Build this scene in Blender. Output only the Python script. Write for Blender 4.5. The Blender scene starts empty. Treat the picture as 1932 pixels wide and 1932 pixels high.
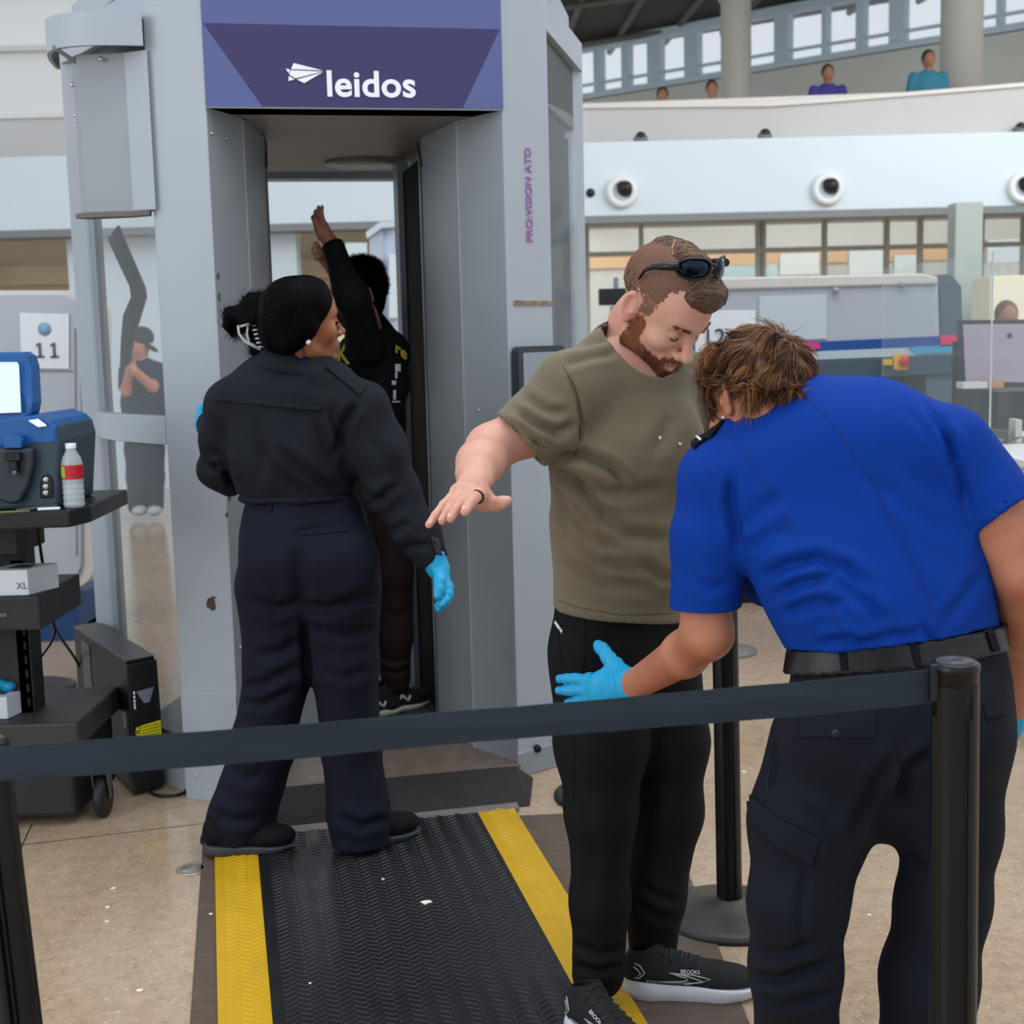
import bpy, bmesh, math, random
import numpy as np
from mathutils import Vector, Matrix, Euler
from mathutils.bvhtree import BVHTree
from mathutils.geometry import tessellate_polygon

C = bpy.context.scene.collection
S = bpy.context.scene
random.seed(7)
RNG = np.random.default_rng(11)

# ------------------------------------------------------------------ camera
F, CX, CY = 2600.0, 966.0, 966.0
CAMH = 1.48
PITCH, ROLL = math.atan(336 / F), 0.025
cam_d = bpy.data.cameras.new('camera')
cam = bpy.data.objects.new('camera', cam_d)
C.objects.link(cam)
CAMROT = (Matrix.Rotation(math.pi / 2 - PITCH, 3, 'X') @ Matrix.Rotation(-ROLL, 3, 'Z'))
cam.matrix_world = Matrix.Translation((0, 0, CAMH)) @ CAMROT.to_4x4()
cam_d.sensor_width = 36
cam_d.lens = 36 * F / 1932
cam_d.clip_start = 0.05
cam_d.clip_end = 300
cam_d.dof.use_dof = True
cam_d.dof.focus_distance = 2.85
cam_d.dof.aperture_fstop = 6.5
S.camera = cam

# ------------------------------------------------------------------ world and lights
S.view_settings.view_transform = 'Standard'
S.view_settings.look = 'None'
S.view_settings.gamma = 1.0
S.view_settings.use_curve_mapping = False
S.view_settings.exposure = 0.14
S.cycles.max_bounces = 8
S.cycles.transparent_max_bounces = 12
S.cycles.use_denoising = True

w = bpy.data.worlds.new('world')
S.world = w
w.use_nodes = True
nt = w.node_tree
nt.nodes.clear()
wo = nt.nodes.new('ShaderNodeOutputWorld')
wb = nt.nodes.new('ShaderNodeBackground')
tc = nt.nodes.new('ShaderNodeTexCoord')
sx = nt.nodes.new('ShaderNodeSeparateXYZ')
wr = nt.nodes.new('ShaderNodeValToRGB')
nt.links.new(tc.outputs['Generated'], sx.inputs[0])
nt.links.new(sx.outputs['Z'], wr.inputs[0])
wr.color_ramp.elements[0].position = 0.0
wr.color_ramp.elements[0].color = (0.80, 0.86, 0.93, 1)
wr.color_ramp.elements[1].position = 0.9
wr.color_ramp.elements[1].color = (0.50, 0.56, 0.66, 1)
nt.links.new(wr.outputs[0], wb.inputs[0])
wb.inputs[1].default_value = 1.05
nt.links.new(wb.outputs[0], wo.inputs[0])


def area(name, loc, target, sx_, sy_, power, col=(1, 1, 1)):
    l = bpy.data.lights.new(name, 'AREA')
    l.shape = 'RECTANGLE'
    l.size, l.size_y, l.energy, l.color = sx_, sy_, power, col
    o = bpy.data.objects.new(name, l)
    o.location = loc
    o.rotation_euler = (Vector(target) - Vector(loc)).to_track_quat('-Z', 'Y').to_euler()
    C.objects.link(o)
    return o


area('overhead_softbox', (1.0, 3.0, 6.5), (0.3, 3.6, 0), 6, 6, 230, (1.0, 0.98, 0.95))  # softbox added overhead to give the figures some shading
area('left_rear_fill', (-5.5, -1.5, 3.2), (0, 4, 1.0), 4, 3.5, 150, (0.95, 0.98, 1.0))  # added area light, a soft glow from the left rear
area('shop_fill', (4, 16.2, 2.75), (4, 18.9, 1.4), 9, 1.2, 210, (1.0, 0.97, 0.92))  # area light added to brighten the boards and wall behind the glass
area('doorway_fill', (-4.2, 14.8, 1.3), (-4.2, 15.6, 1.9), 7, .3, 14, (1.0, 0.96, 0.90))  # area light added to brighten the tan door recesses
area('hall_daylight', (6, 9.0, 5.5), (0, 14, 2.5), 7, 3, 240, (1.0, 1.0, 1.0))


# ------------------------------------------------------------------ pixel <-> world
def ray(x, y):
    v = Vector(((x - CX) / F, -(y - CY) / F, -1.0))
    return CAMROT @ v


def P(x, y, d):
    """point on the sight line of pixel (x, y) at world depth Y = d"""
    r = ray(x, y)
    return Vector((0, 0, CAMH)) + r * (d / r.y)


def G(x, y, z=0.0):
    r = ray(x, y)
    return Vector((0, 0, CAMH)) + r * ((z - CAMH) / r.z)


CR = np.array(CAMROT)


def project(V):
    q = (np.asarray(V, dtype=float) - np.array([0, 0, CAMH])) @ CR
    return np.stack([CX + F * q[:, 0] / -q[:, 2], CY - F * q[:, 1] / -q[:, 2]], 1)


# ------------------------------------------------------------------ materials
def lin(c):
    return tuple(((v / 255) / 12.92 if v / 255 <= 0.04045 else ((v / 255 + 0.055) / 1.055) ** 2.4) for v in c) + (1,)


MATS = {}


def mat(name, rgb, rough=0.6, metal=0.0, bump=0.0, bscale=200.0, var=0.0, vscale=8.0, spec=0.5,
        rgb2=None, trans=0.0, ior=1.45, alpha=1.0, emit=0.0, coat=0.0, sss=0.0, kind='noise', stretch=None, sheen=0.0):
    if name in MATS:
        return MATS[name]
    m = bpy.data.materials.new(name)
    m.use_nodes = True
    n, L = m.node_tree.nodes, m.node_tree.links
    b = n['Principled BSDF']
    b.inputs['Base Color'].default_value = lin(rgb)
    b.inputs['Roughness'].default_value = rough
    b.inputs['Metallic'].default_value = metal
    b.inputs['Specular IOR Level'].default_value = spec
    b.inputs['IOR'].default_value = ior
    b.inputs['Transmission Weight'].default_value = trans
    b.inputs['Alpha'].default_value = alpha
    b.inputs['Coat Weight'].default_value = coat
    b.inputs['Sheen Weight'].default_value = sheen
    if sss:
        b.inputs['Subsurface Weight'].default_value = sss
        b.inputs['Subsurface Radius'].default_value = (0.012, 0.005, 0.003)
        b.inputs['Subsurface Scale'].default_value = 1.0
    if emit:
        b.inputs['Emission Color'].default_value = lin(rgb)
        b.inputs['Emission Strength'].default_value = emit
    co = n.new('ShaderNodeTexCoord')
    src = co.outputs['Object']
    if stretch:
        mp = n.new('ShaderNodeMapping')
        mp.inputs['Scale'].default_value = stretch
        L.new(src, mp.inputs[0])
        src = mp.outputs[0]
    if var or rgb2:
        t = n.new('ShaderNodeTexNoise')
        t.inputs['Scale'].default_value = vscale
        t.inputs['Detail'].default_value = 5
        L.new(src, t.inputs['Vector'])
        mx = n.new('ShaderNodeMix')
        mx.data_type = 'RGBA'
        c2 = lin(rgb2) if rgb2 else tuple(v * (1 - var) for v in lin(rgb)[:3]) + (1,)
        mx.inputs['A'].default_value = lin(rgb)
        mx.inputs['B'].default_value = c2
        rr = n.new('ShaderNodeMapRange')
        rr.inputs['From Min'].default_value = 0.35
        rr.inputs['From Max'].default_value = 0.65
        L.new(t.outputs['Fac'], rr.inputs['Value'])
        L.new(rr.outputs[0], mx.inputs['Factor'])
        L.new(mx.outputs['Result'], b.inputs['Base Color'])
    if bump:
        if kind == 'noise':
            t = n.new('ShaderNodeTexNoise')
            t.inputs['Scale'].default_value = bscale
            t.inputs['Detail'].default_value = 3
            out = t.outputs['Fac']
        else:
            t = n.new('ShaderNodeTexVoronoi')
            t.inputs['Scale'].default_value = bscale
            out = t.outputs['Distance']
        L.new(src, t.inputs['Vector'])
        bp = n.new('ShaderNodeBump')
        bp.inputs['Strength'].default_value = bump
        bp.inputs['Distance'].default_value = 0.002
        L.new(out, bp.inputs['Height'])
        L.new(bp.outputs[0], b.inputs['Normal'])
    MATS[name] = m
    return m


# ------------------------------------------------------------------ object helpers
def tag(o, label=None, cat=None, group=None, kind=None):
    if label:
        o['label'] = label
    if cat:
        o['category'] = cat
    if group:
        o['group'] = group
    if kind:
        o['kind'] = kind
    return o


def empty(name, loc=(0, 0, 0), rz=0.0):
    o = bpy.data.objects.new(name, None)
    o.location = loc
    o.rotation_euler = (0, 0, rz)
    C.objects.link(o)
    bpy.context.view_layer.update()
    return o


def link(name, me, m=None, parent=None, smooth=True, local=False):
    """geometry given in world coordinates; kept in place under its parent"""
    o = bpy.data.objects.new(name, me)
    if m is not None:
        for mm in (m if isinstance(m, (list, tuple)) else [m]):
            me.materials.append(mm)
    if smooth:
        me.polygons.foreach_set('use_smooth', [True] * len(me.polygons))
    C.objects.link(o)
    if parent is not None:
        o.parent = parent
        if not local:
            o.matrix_parent_inverse = wmat(parent).inverted()
    return o


def wmat(o):
    mw = Matrix.LocRotScale(o.location, o.rotation_euler, o.scale)
    if o.parent:
        return wmat(o.parent) @ o.matrix_parent_inverse @ mw
    return mw


def mesh(name, verts, faces):
    me = bpy.data.meshes.new(name)
    me.from_pydata([tuple(v) for v in verts], [], [tuple(f) for f in faces])
    me.update()
    return me


class MB:
    """collects simple solids, builds ONE mesh object"""

    def __init__(s, T=None):
        s.v, s.f, s.mi, s.sm = [], [], [], []
        s.T = T
        s.cur = 0

    def add(s, verts, faces, smooth=False):
        n = len(s.v)
        for v in verts:
            v = Vector(v)
            s.v.append(s.T @ v if s.T is not None else v)
        for f in faces:
            s.f.append([i + n for i in f])
            s.mi.append(s.cur)
            s.sm.append(smooth)

    def box(s, c, h, R=None):
        R = R or Matrix.Identity(3)
        c = Vector(c)
        vs = [c + R @ Vector((h[0] * i, h[1] * j, h[2] * k)) for i in (-1, 1) for j in (-1, 1) for k in (-1, 1)]
        s.add(vs, [(0, 1, 3, 2), (4, 6, 7, 5), (0, 4, 5, 1), (2, 3, 7, 6), (0, 2, 6, 4), (1, 5, 7, 3)])
        return s

    def prism(s, pts, z0, z1):
        """vertical prism over a plan polygon; z0/z1 may be lists"""
        n = len(pts)
        # counter clockwise plan for outward normals
        a = sum(pts[i][0] * pts[(i + 1) % n][1] - pts[(i + 1) % n][0] * pts[i][1] for i in range(n))
        if a < 0:
            pts = list(pts)[::-1]
            if isinstance(z0, (list, tuple)):
                z0 = list(z0)[::-1]
            if isinstance(z1, (list, tuple)):
                z1 = list(z1)[::-1]
        Z0 = z0 if isinstance(z0, (list, tuple)) else [z0] * n
        Z1 = z1 if isinstance(z1, (list, tuple)) else [z1] * n
        vs = [(p[0], p[1], z) for p, z in zip(pts, Z0)] + [(p[0], p[1], z) for p, z in zip(pts, Z1)]
        fs = [tuple(range(n))[::-1], tuple(range(n, 2 * n))]
        fs += [(i, (i + 1) % n, n + (i + 1) % n, n + i) for i in range(n)]
        s.add(vs, fs)
        return s

    def extr(s, pts, off):
        """extrude a 3D polygon by a vector"""
        n = len(pts)
        off = Vector(off)
        vs = [Vector(p) for p in pts] + [Vector(p) + off for p in pts]
        tris = tessellate_polygon([[Vector(p) for p in pts]])
        nrm = Vector((0, 0, 0))
        for i in range(n):
            nrm += Vector(pts[i]).cross(Vector(pts[(i + 1) % n]))
        flip = nrm.dot(off) > 0
        fs = []
        for t in tris:
            a, b, c = t
            nn = (vs[b] - vs[a]).cross(vs[c] - vs[a])
            if nn.dot(off) > 0:
                a, b, c = c, b, a
            fs.append((a, b, c))
            fs.append((c + n, b + n, a + n))
        for i in range(n):
            j = (i + 1) % n
            fs.append((i, j, j + n, i + n) if not flip else (j, i, i + n, j + n))
        s.add(vs, fs)
        return s

    def tube(s, pts, r, seg=10, cap=True, smooth=True):
        pts = [Vector(p) for p in pts]
        R = r if isinstance(r, (list, tuple)) else [r] * len(pts)
        vs, fs = [], []
        up = None
        for i, p in enumerate(pts):
            t = (pts[min(i + 1, len(pts) - 1)] - pts[max(i - 1, 0)]).normalized()
            if up is None:
                up = Vector((0, 0, 1)) if abs(t.z) < 0.9 else Vector((1, 0, 0))
            a = (up - t * up.dot(t)).normalized()
            up = a
            b = t.cross(a)
            for k in range(seg):
                th = 2 * math.pi * k / seg
                vs.append(p + a * (math.cos(th) * R[i]) + b * (math.sin(th) * R[i]))
        for i in range(len(pts) - 1):
            for k in range(seg):
                k2 = (k + 1) % seg
                fs.append((i * seg + k, i * seg + k2, (i + 1) * seg + k2, (i + 1) * seg + k))
        s.add(vs, fs, smooth)
        if cap:
            n = len(pts) - 1
            s.add([vs[k] for k in range(seg)], [tuple(range(seg))[::-1]])
            s.add([vs[n * seg + k] for k in range(seg)], [tuple(range(seg))])
        return s

    def lathe(s, prof, c=(0, 0, 0), seg=32, R=None, smooth=True):
        """profile [(r, z)] about the z axis at c"""
        R = R or Matrix.Identity(3)
        c = Vector(c)
        vs, fs = [], []
        n = len(prof)
        for k in range(seg):
            th = 2 * math.pi * k / seg
            for r, z in prof:
                vs.append(c + R @ Vector((r * math.cos(th), r * math.sin(th), z)))
        for k in range(seg):
            k2 = (k + 1) % seg
            for i in range(n - 1):
                fs.append((k * n + i, k2 * n + i, k2 * n + i + 1, k * n + i + 1))
        s.add(vs, fs, smooth)
        return s

    def sphere(s, c, r, seg=12, R=None):
        rr = r if isinstance(r, (list, tuple)) else (r, r, r)
        R = R or Matrix.Identity(3)
        vs, fs = [], []
        n = seg // 2 + 1
        for k in range(seg):
            th = 2 * math.pi * k / seg
            for i in range(n):
                ph = math.pi * i / (n - 1)
                vs.append(Vector(c) + R @ Vector((rr[0] * math.sin(ph) * math.cos(th), rr[1] * math.sin(ph) * math.sin(th), -rr[2] * math.cos(ph))))
        for k in range(seg):
            k2 = (k + 1) % seg
            for i in range(n - 1):
                fs.append((k * n + i, k2 * n + i, k2 * n + i + 1, k * n + i + 1))
        s.add(vs, fs, True)
        return s

    def build(s, name, m=None, parent=None, bevel=0.0, seg=2, local=False):
        me = bpy.data.meshes.new(name)
        me.from_pydata([tuple(v) for v in s.v], [], s.f)
        bm = bmesh.new()
        bm.from_mesh(me)
        bmesh.ops.remove_doubles(bm, verts=bm.verts, dist=1e-5)
        bmesh.ops.recalc_face_normals(bm, faces=bm.faces)
        bm.to_mesh(me)
        bm.free()
        o = link(name, me, m, parent, smooth=False, local=local)
        if len(me.polygons) == len(s.f):
            me.polygons.foreach_set('use_smooth', s.sm)
            me.polygons.foreach_set('material_index', s.mi)
        if bevel:
            md = o.modifiers.new('bevel', 'BEVEL')
            md.width = bevel
            md.segments = seg
            md.limit_method = 'ANGLE'
            md.angle_limit = math.radians(40)
        return o


def rbox_pts(w, h, r, n=5):
    """rounded rectangle outline"""
    out = []
    for cx_, cy_, a0 in ((w - r, h - r, 0), (-w + r, h - r, 90), (-w + r, -h + r, 180), (w - r, -h + r, 270)):
        for i in range(n + 1):
            a = math.radians(a0 + 90 * i / n)
            out.append((cx_ + r * math.cos(a), cy_ + r * math.sin(a)))
    return out


def text_obj(name, body, m, size, origin, xdir, ydir, parent=None, depth=0.0012, align='CENTER', bold=0.0, squash=1.0, spacing=1.0):
    cu = bpy.data.curves.new(name, 'FONT')
    cu.body = body
    cu.size = size
    cu.extrude = depth
    cu.offset = bold
    cu.align_x = align
    cu.align_y = 'CENTER'
    cu.space_character = spacing
    cu.materials.append(m)
    o = bpy.data.objects.new(name, cu)
    C.objects.link(o)
    X = Vector(xdir).normalized()
    Y = Vector(ydir)
    Y = (Y - X * Y.dot(X)).normalized()
    Z = X.cross(Y)
    M = Matrix((X * squash, Y, Z)).transposed().to_4x4()
    M.translation = Vector(origin)
    # turn into a mesh so that it counts as plain geometry
    dg = bpy.context.evaluated_depsgraph_get()
    me = bpy.data.meshes.new_from_object(o.evaluated_get(dg))
    bpy.data.objects.remove(o)
    me.transform(M)
    me.materials.clear()
    return link(name, me, m, parent, smooth=False)


# ------------------------------------------------------------------ signed distance modelling
class Sdf:
    """smooth unions of tapered capsules, ellipsoids and boxes, meshed with surface nets"""

    def __init__(s):
        s.p = []

    def cone(s, a, b, ra, rb, k=0.02, flat=None, op='u'):
        s.p.append(('cone', np.array(a, float), np.array(b, float), ra, rb, k, flat, op))
        return s

    def chain(s, pts, rs, k=0.02, flat=None, op='u'):
        for i in range(len(pts) - 1):
            s.cone(pts[i], pts[i + 1], rs[i], rs[i + 1], k, flat, op)
        return s

    def ell(s, c, r, R=None, k=0.02, op='u'):
        s.p.append(('ell', np.array(c, float), np.array(r, float), np.array(R if R is not None else np.eye(3), float), None, k, None, op))
        return s

    def box(s, c, h, R=None, r=0.01, k=0.0, op='u'):
        s.p.append(('box', np.array(c, float), np.array(h, float), np.array(R if R is not None else np.eye(3), float), r, k, None, op))
        return s

    def cut(s, pt, n, k=0.0):
        """remove what lies on the side n points to"""
        n = np.array(n, float)
        s.p.append(('cut', np.array(pt, float), n / np.linalg.norm(n), None, None, k, None, 'cut'))
        return s

    def bounds(s, pr):
        t = pr[0]
        if t == 'cone':
            r = max(pr[3], pr[4])
            if pr[6] is not None:
                r = r * max(1.0, pr[6][1])
            lo, hi = np.minimum(pr[1], pr[2]) - r, np.maximum(pr[1], pr[2]) + r
        else:
            e = np.abs(pr[3]) @ pr[2]
            lo, hi = pr[1] - e, pr[1] + e
        return lo - pr[5], hi + pr[5]

    def mesh(s, vox=0.005, disp=None, bbox=None):
        bs = [s.bounds(p) for p in s.p if p[0] != 'cut' and p[-1] == 'u']
        lo = np.min([b[0] for b in bs], 0) - 3 * vox
        hi = np.max([b[1] for b in bs], 0) + 3 * vox
        if bbox is not None:
            lo, hi = np.maximum(lo, bbox[0]), np.minimum(hi, bbox[1])
        n = np.ceil((hi - lo) / vox).astype(int) + 1
        ax = [(lo[i] + vox * np.arange(n[i])).astype(np.float32) for i in range(3)]
        D = np.full(n, 0.05, np.float32)
        for pr in s.p:
            t, k, op = pr[0], pr[5], pr[-1]
            if t == 'cut':
                X, Y, Z = np.meshgrid(ax[0], ax[1], ax[2], indexing='ij', sparse=True)
                q = (X - pr[1][0]) * pr[2][0] + (Y - pr[1][1]) * pr[2][1] + (Z - pr[1][2]) * pr[2][2]
                if k:
                    h = np.clip(0.5 - 0.5 * (D - q) / k, 0, 1)
                    D = (D * (1 - h) + q * h + k * h * (1 - h)).astype(np.float32)
                    # smooth max
                else:
                    D = np.maximum(D, q)
                continue
            b0, b1 = s.bounds(pr)
            m_ = 3.5 * vox
            i0 = np.clip(np.floor((b0 - m_ - lo) / vox).astype(int), 0, n - 1)
            i1 = np.clip(np.ceil((b1 + m_ - lo) / vox).astype(int) + 1, 1, n)
            if np.any(i1 <= i0):
                continue
            sl = tuple(slice(i0[i], i1[i]) for i in range(3))
            X, Y, Z = np.meshgrid(ax[0][sl[0]], ax[1][sl[1]], ax[2][sl[2]], indexing='ij')
            if t == 'cone':
                a, b, ra, rb, flat = pr[1], pr[2], pr[3], pr[4], pr[6]
                X, Y, Z = X - a[0], Y - a[1], Z - a[2]
                ab = b - a
                sc = 1.0
                if flat is not None:
                    nv = np.array(flat[0], float)
                    nv /= np.linalg.norm(nv)
                    g = 1.0 / flat[1] - 1.0
                    dn = (X * nv[0] + Y * nv[1] + Z * nv[2]) * g
                    X, Y, Z = X + nv[0] * dn, Y + nv[1] * dn, Z + nv[2] * dn
                    ab = ab + nv * (ab @ nv) * g
                    sc = min(1.0, flat[1]) if flat[1] < 1 else 1.0
                L2 = ab @ ab + 1e-12
                tt = np.clip((X * ab[0] + Y * ab[1] + Z * ab[2]) / L2, 0, 1)
                q = np.sqrt((X - ab[0] * tt) ** 2 + (Y - ab[1] * tt) ** 2 + (Z - ab[2] * tt) ** 2) - (ra + (rb - ra) * tt)
                q = q * (0.5 + 0.5 * sc)
            else:
                R = pr[3]
                X, Y, Z = X - pr[1][0], Y - pr[1][1], Z - pr[1][2]
                U = X * R[0, 0] + Y * R[1, 0] + Z * R[2, 0]
                V = X * R[0, 1] + Y * R[1, 1] + Z * R[2, 1]
                W = X * R[0, 2] + Y * R[1, 2] + Z * R[2, 2]
                r = pr[2]
                if t == 'ell':
                    k0 = np.sqrt((U / r[0]) ** 2 + (V / r[1]) ** 2 + (W / r[2]) ** 2)
                    k1 = np.sqrt((U / r[0] ** 2) ** 2 + (V / r[1] ** 2) ** 2 + (W / r[2] ** 2) ** 2) + 1e-9
                    q = k0 * (k0 - 1) / k1
                else:
                    rr = pr[4]
                    U, V, W = np.abs(U) - (r[0] - rr), np.abs(V) - (r[1] - rr), np.abs(W) - (r[2] - rr)
                    q = np.sqrt(np.maximum(U, 0) ** 2 + np.maximum(V, 0) ** 2 + np.maximum(W, 0) ** 2) + np.minimum(np.maximum(U, np.maximum(V, W)), 0) - rr
            d = D[sl]
            if op == 'u':
                if k:
                    h = np.clip(0.5 + 0.5 * (d - q) / k, 0, 1)
                    d = d * (1 - h) + q * h - k * h * (1 - h)
                else:
                    d = np.minimum(d, q)
            else:
                if k:
                    h = np.clip(0.5 - 0.5 * (d + q) / k, 0, 1)
                    d = d * (1 - h) - q * h + k * h * (1 - h)
                else:
                    d = np.maximum(d, -q)
            D[sl] = d
        V, Fc = nets(D, lo, vox)
        if disp is not None:
            N = normals(V, Fc)
            V = V + N * disp(V, N)[:, None]
        return V, Fc


def nets(D, lo, vox):
    inside = D < 0
    c = inside[:-1, :-1, :-1].astype(np.int8)
    tot = np.zeros(c.shape, np.int8)
    for i in (0, 1):
        for j in (0, 1):
            for k in (0, 1):
                tot += inside[i:inside.shape[0] - 1 + i, j:inside.shape[1] - 1 + j, k:inside.shape[2] - 1 + k]
    act = (tot > 0) & (tot < 8)
    ids = np.full(act.shape, -1, np.int64)
    idx = np.argwhere(act)
    ids[act] = np.arange(len(idx))
    acc = np.zeros((len(idx), 3))
    cnt = np.zeros(len(idx))
    cor = [(i, j, k) for i in (0, 1) for j in (0, 1) for k in (0, 1)]
    vals = {cc: D[idx[:, 0] + cc[0], idx[:, 1] + cc[1], idx[:, 2] + cc[2]].astype(float) for cc in cor}
    for a in cor:
        for b in cor:
            if sum(abs(a[i] - b[i]) for i in range(3)) == 1 and a < b:
                va, vb = vals[a], vals[b]
                m = (va < 0) != (vb < 0)
                t = np.where(m, va / np.where(m, va - vb, 1), 0)
                pa, pb = np.array(a, float), np.array(b, float)
                acc += np.where(m[:, None], pa + (pb - pa) * t[:, None], 0)
                cnt += m
    V = lo + vox * (idx + acc / np.maximum(cnt, 1)[:, None])
    faces = []
    for ax_ in range(3):
        sl0 = [slice(None)] * 3
        sl1 = [slice(None)] * 3
        sl0[ax_] = slice(0, -1)
        sl1[ax_] = slice(1, None)
        e = inside[tuple(sl0)] != inside[tuple(sl1)]
        u, v = [(1, 2), (2, 0), (0, 1)][ax_]
        q = np.argwhere(e)
        q = q[(q[:, u] > 0) & (q[:, v] > 0) & (q[:, u] < D.shape[u] - 1) & (q[:, v] < D.shape[v] - 1)]
        if not len(q):
            continue
        s0 = inside[q[:, 0], q[:, 1], q[:, 2]]
        du, dv = np.zeros(3, int), np.zeros(3, int)
        du[u] = 1
        dv[v] = 1
        A = ids[tuple((q - du - dv).T)]
        B = ids[tuple((q - dv).T)]
        Cc = ids[tuple(q.T)]
        Dd = ids[tuple((q - du).T)]
        f = np.stack([A, B, Cc, Dd], 1)
        f[~s0] = f[~s0][:, ::-1]
        faces.append(f)
    Fc = np.concatenate(faces) if faces else np.zeros((0, 4), int)
    Fc = Fc[(Fc >= 0).all(1)]
    return V, Fc


def normals(V, Fc):
    a, b, c, d = (V[Fc[:, i]] for i in range(4))
    n = np.cross(c - a, d - b)
    N = np.zeros_like(V)
    for i in range(4):
        np.add.at(N, Fc[:, i], n)
    return N / (np.linalg.norm(N, axis=1)[:, None] + 1e-12)


def relax(V, Fc, it=1, lam=0.5):
    for _ in range(it):
        S_ = np.zeros_like(V)
        c = np.zeros(len(V))
        for i in range(4):
            a, b = Fc[:, i], Fc[:, (i + 1) % 4]
            np.add.at(S_, a, V[b])
            np.add.at(c, a, 1)
        V = V * (1 - lam) + lam * S_ / np.maximum(c, 1)[:, None]
    return V


def np_mesh(name, parts):
    """parts: list of (V, Fquads)"""
    me = bpy.data.meshes.new(name)
    n = 0
    VV, FF = [], []
    for V, Fc in parts:
        VV.append(V)
        FF.append(Fc + n)
        n += len(V)
    V = np.concatenate(VV)
    Fc = np.concatenate(FF)
    me.vertices.add(len(V))
    me.vertices.foreach_set('co', V.astype(np.float32).ravel())
    me.loops.add(len(Fc) * 4)
    me.loops.foreach_set('vertex_index', Fc.astype(np.int32).ravel())
    me.polygons.add(len(Fc))
    me.polygons.foreach_set('loop_start', np.arange(0, len(Fc) * 4, 4, dtype=np.int32))
    me.polygons.foreach_set('loop_total', np.full(len(Fc), 4, np.int32))
    me.update(calc_edges=True)
    me.validate()
    return me


def cloth_noise(seed, amp, scale, stretch=(1, 1, 1)):
    """low frequency lumps made of a few plane waves"""
    r = np.random.default_rng(seed)
    K = r.normal(size=(14, 3)) * scale * np.array(stretch)
    ph = r.uniform(0, 6.28, 14)

    def f(V, N):
        s_ = np.zeros(len(V))
        for i in range(14):
            s_ += np.sin(V @ K[i] + ph[i])
        return amp * s_ / 3.7
    return f


def creases(lines, amp=-0.006, width=9.0, face=True):
    """folds along pixel polylines: entries (points, amp, width)"""
    def f(V, N):
        px = project(V)
        out = np.zeros(len(V))
        vd = V - np.array([0, 0, CAMH])
        vd /= np.linalg.norm(vd, axis=1)[:, None]
        fm = np.clip(-(vd * N).sum(1) * 2.5, 0, 1)
        for ln in lines:
            pts = ln[0]
            am = ln[1] if len(ln) > 1 else amp
            wd = ln[2] if len(ln) > 2 else width
            best = np.full(len(V), 1e9)
            tb = np.zeros(len(V))
            m = len(pts) - 1
            for i in range(m):
                a, b = np.array(pts[i], float), np.array(pts[i + 1], float)
                ab = b - a
                t = np.clip(((px - a) @ ab) / (ab @ ab), 0, 1)
                d = np.linalg.norm(px - a - t[:, None] * ab, axis=1)
                mk = d < best
                best[mk] = d[mk]
                tb[mk] = ((i + t) / m)[mk]
            env = np.clip(np.minimum(tb, 1 - tb) * 5 + 0.15, 0, 1)
            g = best / wd
            out += am * env * (np.exp(-g ** 2) - 0.45 * np.exp(-(g - 2.0) ** 2 * 0.8))
        return out * fm
    return f


def mix_disp(*fs):
    return lambda V, N: sum(f(V, N) for f in fs)


def bvh_of(parts):
    v, f = [], []
    for V, Fc in parts:
        n = len(v)
        v += [tuple(x) for x in V]
        f += [tuple(int(i) + n for i in q) for q in Fc]
    return BVHTree.FromPolygons(v, f)


def hit(bvh, x, y, off=0.0):
    o = Vector((0, 0, CAMH))
    r = ray(x, y).normalized()
    loc, nn, _, _ = bvh.ray_cast(o, r)
    if loc is None:
        return None, None
    if nn.dot(r) > 0:
        nn = -nn
    return loc + nn * off, nn


def seam(name, bvh, pts, r, m, parent, step=8, off=0.0):
    """a thin line of stitching lying on a surface"""
    P3 = []
    for i in range(len(pts) - 1):
        a, b = Vector(pts[i]), Vector(pts[i + 1])
        n = max(1, int((b - a).length / step))
        for j in range(n + (i == len(pts) - 2)):
            q = a.lerp(b, j / n)
            h, _ = hit(bvh, q.x, q.y, off)
            if h is not None:
                if P3 and (h - P3[-1]).length > 0.06:
                    continue
                P3.append(h)
    if len(P3) < 2:
        return None
    mb = MB()
    mb.tube(P3, r, 6)
    return mb.build(name, m, parent)


def patch(name, bvh, poly, m, parent, off=0.0015, thick=0.001, step=5.0, bevel=0):
    """a flat piece (flap, print, label) following a surface, outline given in pixels"""
    bm = bmesh.new()
    vs = [bm.verts.new((p[0], p[1], 0)) for p in poly]
    bm.faces.new(vs)
    xs = [p[0] for p in poly]
    ys = [p[1] for p in poly]
    for (lo_, hi_, nrm) in ((min(xs), max(xs), (1, 0, 0)), (min(ys), max(ys), (0, 1, 0))):
        t = lo_ + step
        while t < hi_:
            geom = bm.verts[:] + bm.edges[:] + bm.faces[:]
            bmesh.ops.bisect_plane(bm, geom=geom, plane_co=(t * nrm[0], t * nrm[1], 0), plane_no=nrm)
            t += step
    bad = []
    last = None
    for v in bm.verts:
        h, n_ = hit(bvh, v.co.x, v.co.y, off)
        if h is None:
            bad.append(v)
        else:
            v.co = h
    if bad:
        bmesh.ops.delete(bm, geom=bad, context='VERTS')
    big = [e for e in bm.edges if e.calc_length() > 0.05]
    if big:
        bmesh.ops.delete(bm, geom=big, context='EDGES')
    bmesh.ops.triangulate(bm, faces=bm.faces[:])
    me = bpy.data.meshes.new(name)
    bm.to_mesh(me)
    bm.free()
    if not len(me.polygons):
        return None
    o = link(name, me, m, parent)
    if thick:
        md = o.modifiers.new('solid', 'SOLIDIFY')
        md.thickness = thick
        md.offset = 0
    return o
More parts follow.
